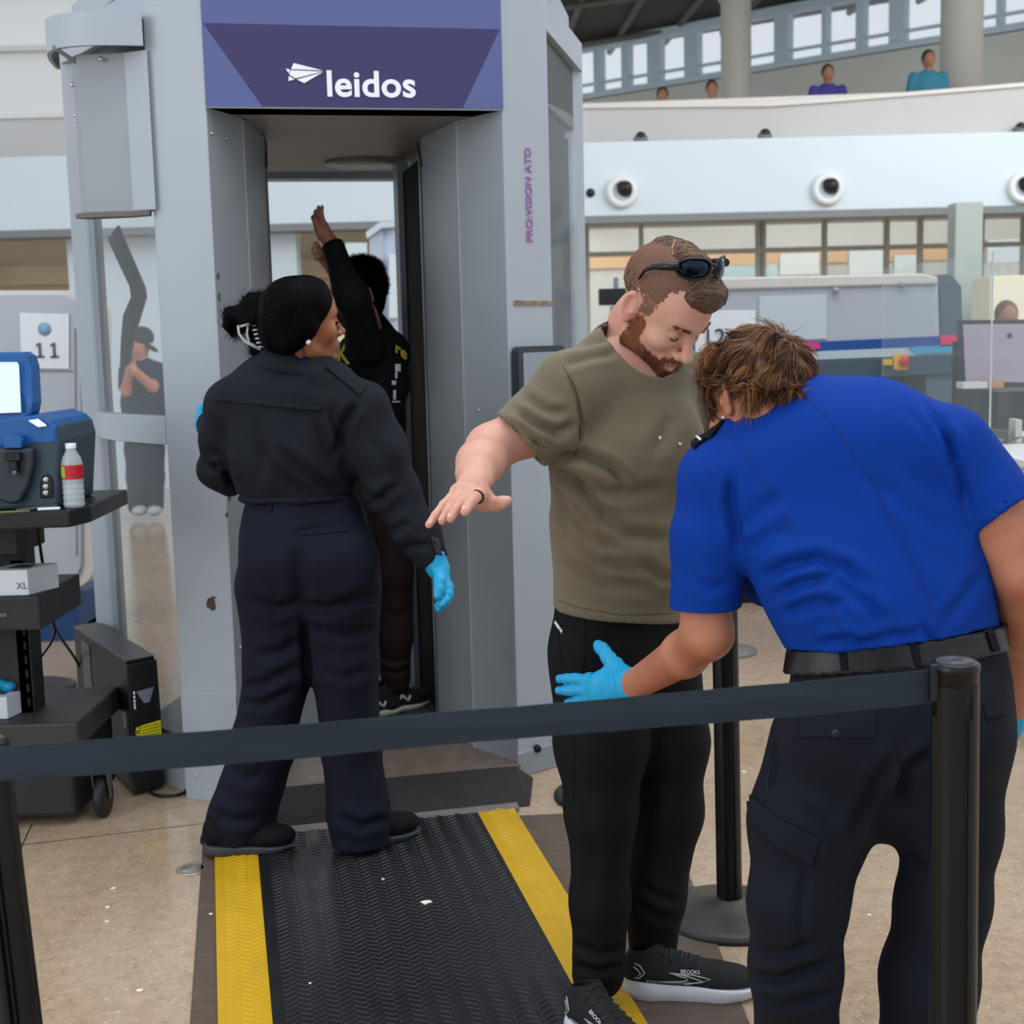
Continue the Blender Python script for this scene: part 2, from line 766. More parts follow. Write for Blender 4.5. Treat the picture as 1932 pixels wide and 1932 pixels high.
# ------------------------------------------------------------------ shared materials
M_scan = mat('painted_grey_metal', (168, 176, 184), 0.42, spec=0.4, bump=0.05, bscale=400, var=0.04, vscale=3)
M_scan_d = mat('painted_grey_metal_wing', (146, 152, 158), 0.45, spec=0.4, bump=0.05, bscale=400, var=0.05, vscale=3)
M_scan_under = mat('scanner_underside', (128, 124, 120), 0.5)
M_purple = mat('purple_vinyl', (64, 60, 102), 0.35, spec=0.3)
M_blue_v = mat('slate_blue_vinyl', (90, 100, 148), 0.35, spec=0.3)
M_white = mat('white_print', (236, 240, 248), 0.5)
M_chrome = mat('bright_screw', (200, 200, 205), 0.25, metal=1.0)
M_black = mat('black_plastic', (22, 23, 26), 0.42)
M_blackgloss = mat('black_gloss', (8, 9, 13), 0.12, spec=0.5)
M_rubber = mat('black_rubber', (26, 27, 29), 0.55, bump=0.2, bscale=60)
M_dark = mat('dark_void', (20, 22, 24), 0.7)


def struct(name, mb, m, bevel=0.0, parent=None):
    return tag(mb.build(name, m, parent, bevel), kind='structure')


# ------------------------------------------------------------------ floor
def floor_material():
    m = bpy.data.materials.new('terrazzo')
    m.use_nodes = True
    n, L = m.node_tree.nodes, m.node_tree.links
    b = n['Principled BSDF']
    co = n.new('ShaderNodeTexCoord')

    def ramp(src, stops):
        r = n.new('ShaderNodeValToRGB')
        e = r.color_ramp.elements
        e[0].position, e[0].color = stops[0][0], lin(stops[0][1])
        e[1].position, e[1].color = stops[-1][0], lin(stops[-1][1])
        for p, c in stops[1:-1]:
            q = e.new(p)
            q.color = lin(c)
        L.new(src, r.inputs[0])
        return r.outputs[0]

    def tex(kind, scale, detail=4):
        t = n.new(kind)
        t.inputs['Scale'].default_value = scale
        if kind == 'ShaderNodeTexNoise':
            t.inputs['Detail'].default_value = detail
        L.new(co.outputs['Object'], t.inputs['Vector'])
        return t

    big = tex('ShaderNodeTexNoise', 1.6)
    mid = tex('ShaderNodeTexNoise', 22)
    vor = tex('ShaderNodeTexVoronoi', 120)
    chips = tex('ShaderNodeTexVoronoi', 90)
    base = ramp(big.outputs['Fac'], [(0.3, (178, 155, 128)), (0.7, (194, 173, 148))])

    def mixn(a, bb, f, mode='MIX'):
        mx = n.new('ShaderNodeMix')
        mx.data_type = 'RGBA'
        mx.blend_type = mode
        if isinstance(f, float):
            mx.inputs['Factor'].default_value = f
        else:
            L.new(f, mx.inputs['Factor'])
        L.new(a, mx.inputs['A'])
        L.new(bb, mx.inputs['B'])
        return mx.outputs['Result']
    mot = ramp(mid.outputs['Fac'], [(0.3, (150, 140, 130)), (0.5, (190, 182, 172)), (0.75, (215, 205, 190))])
    col = mixn(base, mot, 0.45, 'OVERLAY')
    rnd = n.new('ShaderNodeSeparateColor')
    L.new(vor.outputs['Color'], rnd.inputs[0])
    speck = ramp(rnd.outputs[0], [(0.0, (95, 82, 70)), (0.16, (160, 140, 118)), (0.85, (175, 155, 132)), (1.0, (205, 192, 172))])
    col = mixn(col, speck, 0.30)
    rc = n.new('ShaderNodeSeparateColor')
    L.new(chips.outputs['Color'], rc.inputs[0])
    gt = n.new('ShaderNodeMath')
    gt.operation = 'GREATER_THAN'
    gt.inputs[1].default_value = 0.975
    L.new(rc.outputs[1], gt.inputs[0])
    lt = n.new('ShaderNodeMath')
    lt.operation = 'LESS_THAN'
    lt.inputs[1].default_value = 0.22
    L.new(chips.outputs['Distance'], lt.inputs[0])
    ml = n.new('ShaderNodeMath')
    ml.operation = 'MULTIPLY'
    L.new(gt.outputs[0], ml.inputs[0])
    L.new(lt.outputs[0], ml.inputs[1])
    wh = n.new('ShaderNodeRGB')
    wh.outputs[0].default_value = lin((222, 212, 192))
    col = mixn(col, wh.outputs[0], ml.outputs[0])
    L.new(col, b.inputs['Base Color'])
    b.inputs['Roughness'].default_value = 0.2
    b.inputs['Specular IOR Level'].default_value = 0.75
    rgh = n.new('ShaderNodeMapRange')
    rgh.inputs['To Min'].default_value = 0.09
    rgh.inputs['To Max'].default_value = 0.24
    L.new(mid.outputs['Fac'], rgh.inputs['Value'])
    L.new(rgh.outputs[0], b.inputs['Roughness'])
    return m


mb = MB()
mb.box((2, 16, -0.05), (22, 22, 0.05))
floor = struct('floor', mb, floor_material())
M_joint = mat('floor_joint', (70, 58, 46), 0.5)
for i, (a, b) in enumerate([((-20, 1650), (420, 1545)), ((66, 1558), (20, 1660)), ((20, 1660), (-120, 1990))]):
    mb = MB()
    A, B = G(*a), G(*b)
    if i == 0:
        A, B = Vector((-1.62, 3.93, 0)), Vector((-0.95, 4.12, 0))
    if i == 1:
        A, B = Vector((-1.522, 4.145, 0)), Vector((-1.452, 3.76, 0))
    if i == 2:
        A, B = Vector((-1.452, 3.76, 0)), Vector((-1.3, 2.9, 0))
    d = (B - A).normalized()
    s = Vector((-d.y, d.x, 0)) * 0.0022
    mb.extr([A - s, B - s, B + s, A + s], (0, 0, 0.0006))
    struct('trim_%d' % (i + 1), mb, M_joint)

# ------------------------------------------------------------------ far walls
M_wall = mat('white_wall_panel', (212, 224, 230), 0.5, var=0.03, vscale=0.5)
M_wall_up = mat('upper_wall', (232, 232, 230), 0.6)
M_band = mat('mezzanine_parapet', (196, 192, 188), 0.6, var=0.03, vscale=0.4)
M_greytrim = mat('grey_trim', (128, 130, 130), 0.5)
M_tan = mat('tan_shutter', (222, 204, 176), 0.7, var=0.12, vscale=0.7)
YW = 14.0


def wx(px, y=500, d=YW):
    return P(px, y, d).x


def wz(py, px=966, d=YW):
    return P(px, py, d).z


zh, zf, zp = 2.60, 3.30, 3.82
# lower wall with two door openings (left)
segs = [(-420, -60), (128, 520), (562, 560)]
mb = MB()
xs = [wx(-500), wx(-60), wx(128), wx(560), wx(790), wx(1000)]
mb.box(((xs[0] + xs[1]) / 2, YW + .15, zh / 2), ((xs[1] - xs[0]) / 2, .15, zh / 2))
mb.box(((xs[2] + xs[3]) / 2, YW + .15, zh / 2), ((xs[3] - xs[2]) / 2, .15, zh / 2))
mb.box(((xs[4] + xs[5]) / 2, YW + .15, zh / 2), ((xs[5] - xs[4]) / 2, .15, zh / 2))
mb.box(((xs[0] + 14) / 2, YW - 0.0, (zh + zf) / 2), ((14 - xs[0]) / 2, .3, (zf - zh) / 2))
struct('wall_back', mb, M_wall)
# grey soffit edge under the white fascia
mb = MB()
mb.box(((xs[0] + 14) / 2, YW - .12, zh - .035), ((14 - xs[0]) / 2, .2, .035))
struct('trim_4', mb, M_greytrim)
# tan interior seen through the openings
for i, (a, b) in enumerate(((1, 2), (3, 4))):
    mb = MB()
    mb.box(((xs[a] + xs[b]) / 2, YW + 1.3, zh / 2), ((xs[b] - xs[a]) / 2 + .5, .05, zh / 2 + .02))
    struct('door_%d' % (i + 1), mb, M_tan)
    mb = MB()
    for k, t in enumerate((0.86, 0.70, 0.50)):
        mb.box(((xs[a] + xs[b]) / 2, YW + 1.15, zh * t), ((xs[b] - xs[a]) / 2 + .4, .09, 0.05 if k else .1))
    struct('trim_%d' % (5 + i), mb, mat('shutter_rail', (186, 166, 138), 0.6))
# parapet band, set back, curving nearer on the right
cur = []
zs_ = []
for px, py, d in ((-500, 205, 14.6), (200, 205, 14.6), (900, 206, 14.5), (1110, 205, 14.5), (1300, 203, 14.4), (1450, 202, 14.3), (1550, 195, 14.25), (1700, 183, 14.2), (1850, 171, 14.1), (2050, 154, 14.0)):
    cur.append((P(px, 300, d).x, d))
    zs_.append(P(px, py, d).z if px > 900 else 3.80)
mb = MB()
back = [(x, y + .35) for x, y in cur[::-1]]
mb.prism(cur + back, 3.0, zs_ + zs_[::-1])
struct('wall_mezzanine', mb, M_band)
mb = MB()
mb.prism([(x, y - .03) for x, y in cur] + [(x, y + .05) for x, y in back], [v + .001 for v in zs_ + zs_[::-1]], [v + .04 for v in zs_ + zs_[::-1]])
struct('trim_7', mb, mat('parapet_cap', (222, 214, 206), 0.5))
# upper bright wall behind the parapet on the left
mb = MB()
mb.box((-8.0, 19, 5.5), (7.2, .2, 3.2))
struct('wall_upper_left', mb, M_wall_up)
mb = MB()
for z in (4.4, 5.35, 6.1):
    mb.box((-8.0, 18.75, z), (7.2, .06, .035))
struct('trim_8', mb, mat('pale_rail', (205, 205, 203), 0.5))
# glazed mezzanine wall on the right
A, B = P(1020, 200, 26), P(2100, 40, 19.5)
zb0, zt0 = 5.62, 6.42
dirv = Vector((B.x - A.x, B.y - A.y, 0))
Lw = dirv.length
dirv.normalize()
nrm = Vector((dirv.y, -dirv.x, 0))
Rw = Matrix((dirv, -nrm, Vector((0, 0, 1)))).transposed()
mb = MB()
mid = (Vector((A.x, A.y, 0)) + Vector((B.x, B.y, 0))) / 2
mb.box(mid + Vector((0, 0, 3.6)), (Lw / 2, .15, 1.95), Rw)
struct('wall_gallery', mb, mat('gallery_wall', (196, 198, 190), 0.7))
mb = MB()
mb.box(mid + Vector((0, 0, zt0 + .06)), (Lw / 2, .12, .06), Rw)
mb.box(mid + Vector((0, 0, zb0 + .22)), (Lw / 2, .05, .018), Rw)
mb.box(mid + Vector((0, 0, zb0 - .0)), (Lw / 2, .16, .05), Rw)
r_ = random.Random(3)
t = -Lw / 2
while t < Lw / 2:
    mb.box(mid + dirv * t + Vector((0, 0, (zb0 + zt0) / 2)), (r_.choice((.035, .06, .12)), .1, (zt0 - zb0) / 2), Rw)
    t += r_.choice((.75, .95, .6))
win = empty('window_1', mid)
tag(win, kind='structure')
mb.build('window_frame', mat('window_frame_blue', (190, 206, 218), 0.5), win)
mb = MB()
mb.box(mid + Vector((0, 0, (zb0 + zt0) / 2)), (Lw / 2, .01, (zt0 - zb0) / 2), Rw)
mb.build('pane', mat('window_glass', (235, 245, 255), 0.05, alpha=0.15), win)
# dark ceiling sloping over the gallery, with ribs
mb = MB()
c0 = [Vector((A.x - 1.5, A.y + 2, zt0 + .15)), Vector((B.x + 1, B.y + 1, zt0 + .15)), Vector((B.x + 3, 12.5, 6.9)), Vector((A.x - 1.0, 12.5, 6.9))]
mb.extr(c0, (0, 0, .2))
struct('ceiling', mb, mat('dark_ceiling', (78, 80, 76), 0.8, var=0.35, vscale=0.8))
mb = MB()
for k in range(12):
    u = k / 11
    a = c0[0].lerp(c0[1], u)
    b = c0[3].lerp(c0[2], u)
    mb.tube([a + Vector((0, 0, -.05)), b + Vector((0, 0, -.05))], .06, 6)
for k in range(5):
    u = (k + .5) / 5
    mb.tube([c0[0].lerp(c0[3], u) + Vector((0, 0, -.12)), c0[1].lerp(c0[2], u) + Vector((0, 0, -.12))], .05, 6)
struct('trim_9', mb, mat('ceiling_rib', (104, 104, 98), 0.7))

# round columns up on the gallery
for px0, px1, d in ((1360, 1417, 20.0), (1775, 1853, 16.5)):
    x0, x1 = P(px0, 100, d).x, P(px1, 100, d).x
    o = empty('column', ((x0 + x1) / 2, d, 3.0))
    mb = MB()
    r = (x1 - x0) / 2
    mb.lathe([(0, 0), (r, 0), (r, 3.0)], ((x0 + x1) / 2, d, 3.0), 32)
    mb.build('shaft', mat('column_stone', (178, 174, 166), 0.6), o)
    mb = MB()
    mb.lathe([(r, 0), (r + .03, 0.02), (r + .03, .12), (r, .14), (0, .14)], ((x0 + x1) / 2, d, 6.0), 32)
    mb.lathe([(r * .99, 0), (r * .99, 1.2), (0, 1.2)], ((x0 + x1) / 2, d, 6.14), 32)
    mb.build('capital', MATS['column_stone'], o)
    tag(o, 'thick grey round column behind the gallery parapet at the far right' if px0 > 1500 else
        'slimmer grey round column behind the parapet, in front of the gallery windows', 'column')

# air nozzles and small cameras on the fascia
M_nring = mat('nozzle_ring', (226, 228, 226), 0.4)
nozz = None
for px, py, rr, lb in ((1173, 362, 30, 'round black air nozzle in a white ring on the fascia above the man in olive'),
                       (1561, 357, 30, 'round black air nozzle in a white ring on the fascia, middle of the large three'),
                       (1930, 354, 30, 'round black air nozzle in a white ring at the right picture edge')):
    c = P(px, py, YW - .3)
    s_ = (YW - .3) / F
    o = empty('air_nozzle', c)
    Rn = Matrix.Rotation(math.radians(90), 3, 'X')
    mb = MB()
    mb.lathe([(rr * s_, 0), (rr * s_, .05), (rr * .62 * s_, .07), (rr * .55 * s_, .02), (rr * .55 * s_, 0)], c, 28, Rn)
    mb.build('ring', M_nring, o)
    mb = MB()
    mb.sphere(c + Vector((.03, -.03, .03)), rr * .5 * s_, 16)
    mb.build('nozzle', M_black, o)
    tag(o, lb, 'air nozzle', 'air nozzles in the white fascia')
c = P(1114, 364, YW - .3)
mb = MB()
mb.sphere(c, .045, 12)
tag(mb.build('wall_sensor', M_black), 'tiny black round sensor on the fascia next to the scanner corner', 'sensor')
for px, py, lb in ((1209, 286, 'small grey dome camera on the beige parapet above the left nozzle'),
                   (1443, 294, 'small black dome camera on the ledge between two nozzles'),
                   (1924, 270, 'black dome camera on the parapet at the right picture edge')):
    c = P(px, py, 14.0)
    c.z = max(c.z, zf + .02)
    o = empty('dome_camera', c)
    mb = MB()
    mb.lathe([(0, .06), (.07, .06), (.075, .0), (.0, 0)], c, 16)
    mb.build('camera_base', mat('camera_grey', (110, 112, 112), 0.5), o)
    mb = MB()
    mb.sphere(c + Vector((0, -.02, 0.06)), (.055, .055, .05), 14)
    mb.build('dome', M_black, o)
    tag(o, lb, 'camera', 'dome cameras on the parapet')

# storefront under the fascia on the right: glazing, frames, shop interior behind
stf = empty('window_2', (3, 15, 0))
tag(stf, kind='structure')
mb = MB()
frx = [P(px, 500, 15).x for px in (1108, 1210, 1430, 1440, 1555, 1672, 1735, 1850, 1930, 2050)]
for x in frx:
    mb.box((x, 15, 1.3), (.022, .05, 1.3))
mb.box((3.8, 15, 2.3), (3.5, .04, .025))
mb.build('window_frame', mat('storefront_frame', (176, 174, 164), 0.5), stf)
mb = MB()
mb.box((3.8, 15, 1.3), (3.5, .008, 1.3))
mb.build('pane', mat('storefront_glass', (220, 235, 240), 0.05, alpha=0.08), stf)
mb = MB()
mb.box((4.5, 19, 1.6), (6, .1, 1.7))
struct('wall_shop', mb, mat('shop_wall', (216, 222, 220), 0.7, var=0.1, vscale=0.9))
mb = MB()
mb.box((4.5, 18.8, 2.42), (6, .08, .10))
struct('trim_10', mb, mat('orange_header', (226, 188, 146), 0.6))
shop = [(1250, 1335, 478, 560, (190, 200, 200)), (1350, 1425, 500, 545, (160, 190, 196)), (1440, 1466, 498, 540, (172, 196, 200)),
        (1470, 1545, 476, 520, (206, 214, 214)), (1600, 1665, 470, 520, (198, 210, 212)), (1685, 1735, 480, 522, (186, 200, 204)),
        (1800, 1850, 455, 500, (205, 216, 220)), (1860, 1925, 450, 498, (190, 205, 214))]
for x0, x1, y0, y1, c_ in shop:
    a, b = P(x0, y1, 17.5), P(x1, y0, 17.5)
    mb = MB()
    mb.box(((a.x + b.x) / 2, 17.5, (a.z + b.z) / 2), ((b.x - a.x) / 2, .04, (b.z - a.z) / 2))
    mb.tube([((a.x + b.x) / 2, 17.5, 0), ((a.x + b.x) / 2, 17.5, b.z)], .02, 6)
    o = mb.build('display_board', mat('board_%d' % x0, tuple(v * .80 for v in c_), 0.5), None, .01)
    side = {1250: 'leftmost, just right of the bearded man', 1350: 'short teal-grey one behind the grey machine top', 1440: 'narrow one above the machine top',
            1470: 'pale one above the machine middle', 1600: 'light one left of the pillar', 1685: 'greyish one beside the machine post',
            1800: 'high pale one above the black screen', 1860: 'rightmost bluish one'}[x0]
    tag(o, 'blurred pale display board in the shop windows, ' + side, 'board', 'display boards behind the shop glass')
# a pillar of the storefront and its cream counter
mb = MB()
a, b = P(1800, 500, 13.2), P(1852, 500, 13.2)
mb.box(((a.x + b.x) / 2, 13.3, 1.3), ((b.x - a.x) / 2, .12, 1.3))
tag(mb.build('pillar', mat('pillar_green_grey', (170, 180, 172), 0.6), None, .01), 'greenish grey square pillar between shop window and screen booth', 'pillar')
a, b = P(1856, 610, 12.5), P(1940, 520, 12.5)
mb = MB()
mb.box((a.x + .5, 12.6, (a.z + b.z) / 2), (.5, .25, (b.z - a.z) / 2))
o = mb.build('service_counter', mat('counter_cream', (236, 230, 200), 0.5), None, .01)
tag(o, 'pale cream service counter seen far behind the black monitor', 'counter')


# simple small figures for the far gallery and the far distance
def far_person(name, foot, h, top, legs, label, cat='person', skin=(150, 105, 80), group=None, hair=(30, 26, 24)):
    s_ = h / 1.75
    f = Vector(foot)
    q = Sdf()

    def v(x, y, z):
        return f + Vector((x, y, z)) * s_
    q.chain([v(-.1, 0, .06), v(-.1, 0, .5), v(-.09, 0, .92)], [.06 * s_, .065 * s_, .09 * s_], .02)
    q.chain([v(.1, 0, .06), v(.1, 0, .5), v(.09, 0, .92)], [.06 * s_, .065 * s_, .09 * s_], .02)
    q.ell(v(0, 0, 1.0), (.17 * s_, .11 * s_, .15 * s_))
    q.ell(v(0, 0, 1.25), (.19 * s_, .12 * s_, .25 * s_), None, .03)
    for sgn in (-1, 1):
        q.chain([v(.19 * sgn, 0, 1.42), v(.24 * sgn, 0.02, 1.15), v(.24 * sgn, -.08, .9)], [.055 * s_, .045 * s_, .035 * s_], .02)
    q.cone(v(0, 0, 1.45), v(0, -.01, 1.55), .05 * s_, .05 * s_, .02)
    q.ell(v(0, -.01, 1.63), (.075 * s_, .09 * s_, .115 * s_), None, .015)
    V, Fc = q.mesh(.016)
    body = link(name, np_mesh(name, [(V, Fc)]), mat('far_skin_%d' % skin[0], skin, 0.6))
    for nm, z0, z1, col in (('top', .98, 1.5, top), ('trousers', .1, 1.0, legs)):
        g = Sdf()
        if nm == 'top':
            g.ell(v(0, 0, 1.25), (.205 * s_, .135 * s_, .27 * s_))
            for sgn in (-1, 1):
                g.chain([v(.19 * sgn, 0, 1.42), v(.24 * sgn, 0.02, 1.15), v(.24 * sgn, -.06, .98)], [.068 * s_, .058 * s_, .05 * s_], .03)
        else:
            g.ell(v(0, 0, 1.0), (.18 * s_, .125 * s_, .15 * s_))
            for sgn in (-1, 1):
                g.chain([v(.1 * sgn, 0, .08), v(.1 * sgn, 0, .5), v(.09 * sgn, 0, .92)], [.075 * s_, .078 * s_, .1 * s_], .02)
        V, Fc = g.mesh(.016)
        link(nm, np_mesh(nm, [(V, Fc)]), mat('far_%s_%d_%d' % (nm, col[0], col[2]), col, 0.8), body)
    g = Sdf()
    g.ell(v(0, .015, 1.66), (.085 * s_, .095 * s_, .105 * s_))
    V, Fc = g.mesh(.012)
    link('hair', np_mesh('hair', [(V, Fc)]), mat('far_hair_%d' % hair[0], hair, 0.7), body)
    tag(body, label, cat, group)
    return body


# gallery walkway the far people stand on
mb = MB()
mb.prism([(1.0, 15.0), (9.5, 13.2), (9.5, 20), (1.0, 25)], 2.85, 2.95)
struct('floor_gallery', mb, mat('gallery_floor', (150, 146, 140), 0.6))
for px, py, d, top, legs, lb in (
        (1343, 152, 17.5, (60, 80, 150), (60, 40, 50), 'far blurred person in blue top behind the parapet, left of the slim column base'),
        (1562, 122, 16.2, (66, 56, 130), (60, 60, 120), 'far blurred person dressed in purple behind the parapet'),
        (1752, 95, 15.6, (52, 120, 140), (40, 44, 48), 'far blurred person in teal top beside the thick column'),
        (1250, 165, 18.5, (70, 130, 170), (60, 70, 90), 'far blurred person in light blue, nearest the scanner corner')):
    t_ = P(px, py, d)
    far_person('person', (t_.x, d, 2.95), max(1.45, min(1.95, t_.z - 2.95)), top, legs, lb, group='people on the far gallery')

p_ = P(1900, 575, 9.5)
far_person('person', (p_.x, 9.5, 0), p_.z + .02, (120, 124, 120), (60, 60, 64), 'blurred distant person, head just above the black monitor', skin=(150, 110, 84), hair=(90, 66, 46))

# sign stand seen far behind the olive shirt man
o = empty('pole_monitor', (P(1160, 600, 11).x, 11, 0))
x_ = P(1163, 560, 11).x
mb = MB()
mb.box((x_, 11, P(1163, 560, 11).z), (.14, .04, .065))
mb.build('screen', M_black, o, .006)
mb = MB()
mb.box((x_ + .05, 11, P(1163, 590, 11).z), (.10, .05, .05))
mb.build('keyboard_box', mat('grey_plastic', (110, 120, 128), 0.5), o, .005)
mb = MB()
mb.tube([(x_, 11.02, 0), (x_, 11.02, 1.9)], .02, 8)
mb.lathe([(0, .03), (.2, .02), (.2, 0), (0, 0)], (x_, 11.02, 0), 20)
mb.build('pole', mat('grey_plastic', (110, 120, 128), 0.5), o)
tag(o, 'small dark monitor on a thin pole, blurred behind the bearded man\'s ear', 'monitor')
# ------------------------------------------------------------------ body scanner
SA = math.radians(11.9)
SO = Vector((-0.447, 4.39, 0))
ST = Matrix.Translation(SO) @ Matrix.Rotation(SA, 4, 'Z')
scn = empty('body_scanner', SO, SA)
tag(scn, 'tall grey walk-through body scanner with a purple name panel over its entry', 'body scanner')
ZH = 2.18
ZT = 2.86


def sp(u, v, z):
    return ST @ Vector((u, v, z))


def SMB():
    return MB(ST)


# front strips, folded back at the sides
for sg in (-1, 1):
    mb = SMB()
    mb.prism([(sg * .457, 0), (sg * .632, .10), (sg * .632, .17), (sg * .47, .09), (sg * .44, .05)], 0.0 if sg < 0 else 0.075, ZT)
    front = mb.build('front_post', M_scan, scn, .004)
    if sg < 0:
        mb = SMB()
        mb.prism([(-.460, -.004), (-.634, .096), (-.634, .104), (-.460, .004)], 0.0, .36)
        mb.build('kick_plate', M_scan, front, .001)
    else:
        mb = SMB()
        mb.prism([(.452, -.012), (.640, .088), (.640, .12), (.455, .03)], 0.0, .085)
        foot = mb.build('foot_plate', M_scan_d, front, .003)
        for u_ in (.53, .61):
            mb = SMB()
            mb.lathe([(0, .012), (.013, .012), (.013, 0), (0, 0)], (u_, (u_ - .457) * .57 - .008, .085), 14, Matrix.Rotation(math.radians(90), 3, 'X'))
            mb.build('foot_hole', M_dark, foot)
# entry wings
for sg in (-1, 1):
    ue = .262 if sg < 0 else .285
    mb = SMB()
    mb.prism([(sg * .457, .0), (sg * .345, .21), (sg * ue, .62), (sg * (ue + .05), .66), (sg * (ue + .12), .60), (sg * .50, .12)], 0.045, ZH + .02)
    wing = mb.build('entry_wing', M_scan_d, scn, .003)
    mb = SMB()
    mb.prism([(sg * (ue - .004), .615), (sg * (ue - .004), .655), (sg * (ue + .02), .655)], 0.05, ZH)
    mb.build('wing_edge', mat('wing_edge_grey', (120, 128, 134), 0.4), wing)
    mb = SMB()
    mb.prism([(sg * .3445, .208), (sg * .3465, .208), (sg * .3445, .216)], 0.05, ZH)
    mb.build('panel_joint', mat('joint_light', (186, 190, 194), 0.4), wing)
    mb = SMB()
    mb.tube([(sg * (ue + .0), .60, ZH - .10), (sg * (ue - .003), .64, ZH - .01)], .006, 6)
    mb.build('gasket', M_black, wing)
# back wings and back posts (mirror of the front)
for sg in (-1, 1):
    mb = SMB()
    mb.prism([(sg * .457, 1.88), (sg * .36, 1.70), (sg * .262, 1.22), (sg * .32, 1.2), (sg * .50, 1.76)], 0.045, ZH)
    mb.build('exit_wing', M_scan_d, scn, .003)
    mb = SMB()
    mb.prism([(sg * .457, 1.88), (sg * .632, 1.78), (sg * .632, 1.71), (sg * .47, 1.79)], 0.0, ZT)
    mb.build('rear_post', M_scan, scn, .004)
# mid side posts
for sg in (-1, 1):
    mb = SMB()
    mb.prism([(sg * .86, .78), (sg * .95, .84), (sg * .95, 1.04), (sg * .86, 1.10)], 0.0, 2.56)
    mb.build('side_post', M_scan, scn, .004)
# dark scanning mast seen behind the right wing
mb = SMB()
mb.prism([(.290, .72), (.42, .70), (.46, .9), (.42, 1.17), (.285, 1.17), (.285, .95)], .06, 2.12)
mast = mb.build('scanning_mast', mat('mast_black', (5, 6, 9), .7, spec=.08), scn, .006)
mb = SMB()
mb.prism([(.262, 1.10), (.30, 1.10), (.30, 1.20), (.262, 1.20)], .05, 2.15)
mb.build('mast_rail', mat('wing_edge_grey', (120, 128, 134), 0.4), mast, .002)
# reflection in the left glass, built as a bent dark blade
mb = MB()
mb.extr([P(a, b, 5.35) for a, b in ((203, 452), (222, 425), (245, 480), (272, 543), (274, 560), (256, 620), (240, 690), (226, 690), (228, 640), (232, 595), (247, 560), (244, 540), (225, 500))], (0, .03, 0))
mb.build('reflection_blade', mat('reflection_blade', (46, 58, 72), 0.3), scn)
mb = MB()
mb.tube([P(222, 14, 4.75), P(232, 14, 4.72), P(250, 4, 4.7)], .008, 8)
mb.build('latch', mat('latch_grey', (60, 62, 64), .5), scn)

# header with vinyl panels
mb = SMB()
mb.prism([(-.462, -.004), (.462, -.004), (.455, .12), (-.455, .12)], ZH, ZT)
hdr = mb.build('header', M_scan, scn, .003)
zl = ZH + .005
ztop = ZT
zmid = P(660, 52, 4.40).z
mb = SMB()
mb.extr([(-.458, -.006, zmid), (.460, -.006, zmid), (.460, -.006, ztop), (-.458, -.006, ztop)], (0, -.002, 0))
mb.extr([(-.458, -.006, zl), (-.290, -.006, zl), (-.455, -.006, zmid), (-.458, -.006, zmid)], (0, -.002, 0))
mb.extr([(.460, -.006, zl), (.330, -.006, zl), (.455, -.006, zmid), (.460, -.006, zmid)], (0, -.002, 0))
mb.build('light_panel', M_blue_v, hdr)
mb = SMB()
mb.extr([(-.290, -.006, zl), (.330, -.006, zl), (.455, -.006, zmid), (-.455, -.006, zmid)], (0, -.0018, 0))
mb.build('dark_panel', M_purple, hdr)


def on_header(px, py, off=-.010):
    """point of the header face on the sight line"""
    r = ray(px, py)
    o = Vector((0, 0, CAMH))
    n = ST.to_3x3() @ Vector((0, -1, 0))
    p0 = sp(0, off, 2.3)
    return o + r * ((p0 - o).dot(n) / r.dot(n))


U = (ST.to_3x3() @ Vector((1, 0, 0)))
Zv = Vector((0, 0, 1))
a_, b_ = on_header(617, 160), on_header(784, 163)
wtxt = (b_ - a_).length
t = text_obj('logo_lettering', 'leidos', M_white, .1, (0, 0, 0), (1, 0, 0), (0, 1, 0), None, .001, bold=.0022, spacing=1.03)
xs_ = [v.co.x for v in t.data.vertices]
ys_ = [v.co.y for v in t.data.vertices]
w0 = max(xs_) - min(xs_)
h0 = max(ys_) - min(ys_)
ht = (on_header(700, 134) - on_header(700, 184)).length
Mt = Matrix((U * (wtxt / w0), Zv * (ht / h0), U.cross(Zv))).transposed().to_4x4()
cen = (on_header(617, 184) + on_header(784, 134)) / 2
Mt.translation = cen
t.data.transform(Matrix.Translation((-(max(xs_) + min(xs_)) / 2, -(max(ys_) + min(ys_)) / 2, 0)))
t.data.transform(Mt)
t.parent = hdr
t.matrix_parent_inverse = wmat(hdr).inverted()
# folded paper plane mark
mb = MB()
nv = ST.to_3x3() @ Vector((0, -.001, 0))


def shard(pts):
    mb.extr([on_header(x, y) for x, y in pts], nv)


shard([(554, 119), (609, 133), (549, 130.5)])
shard([(539, 129.5), (547, 131.2), (545, 139)])
shard([(548, 132.5), (609, 135), (558, 148), (546, 141)])
shard([(545, 143), (556, 149.5), (544, 153)])
shard([(560, 150), (609, 136.5), (574, 157)])
mb.build('logo_mark', M_white, hdr)
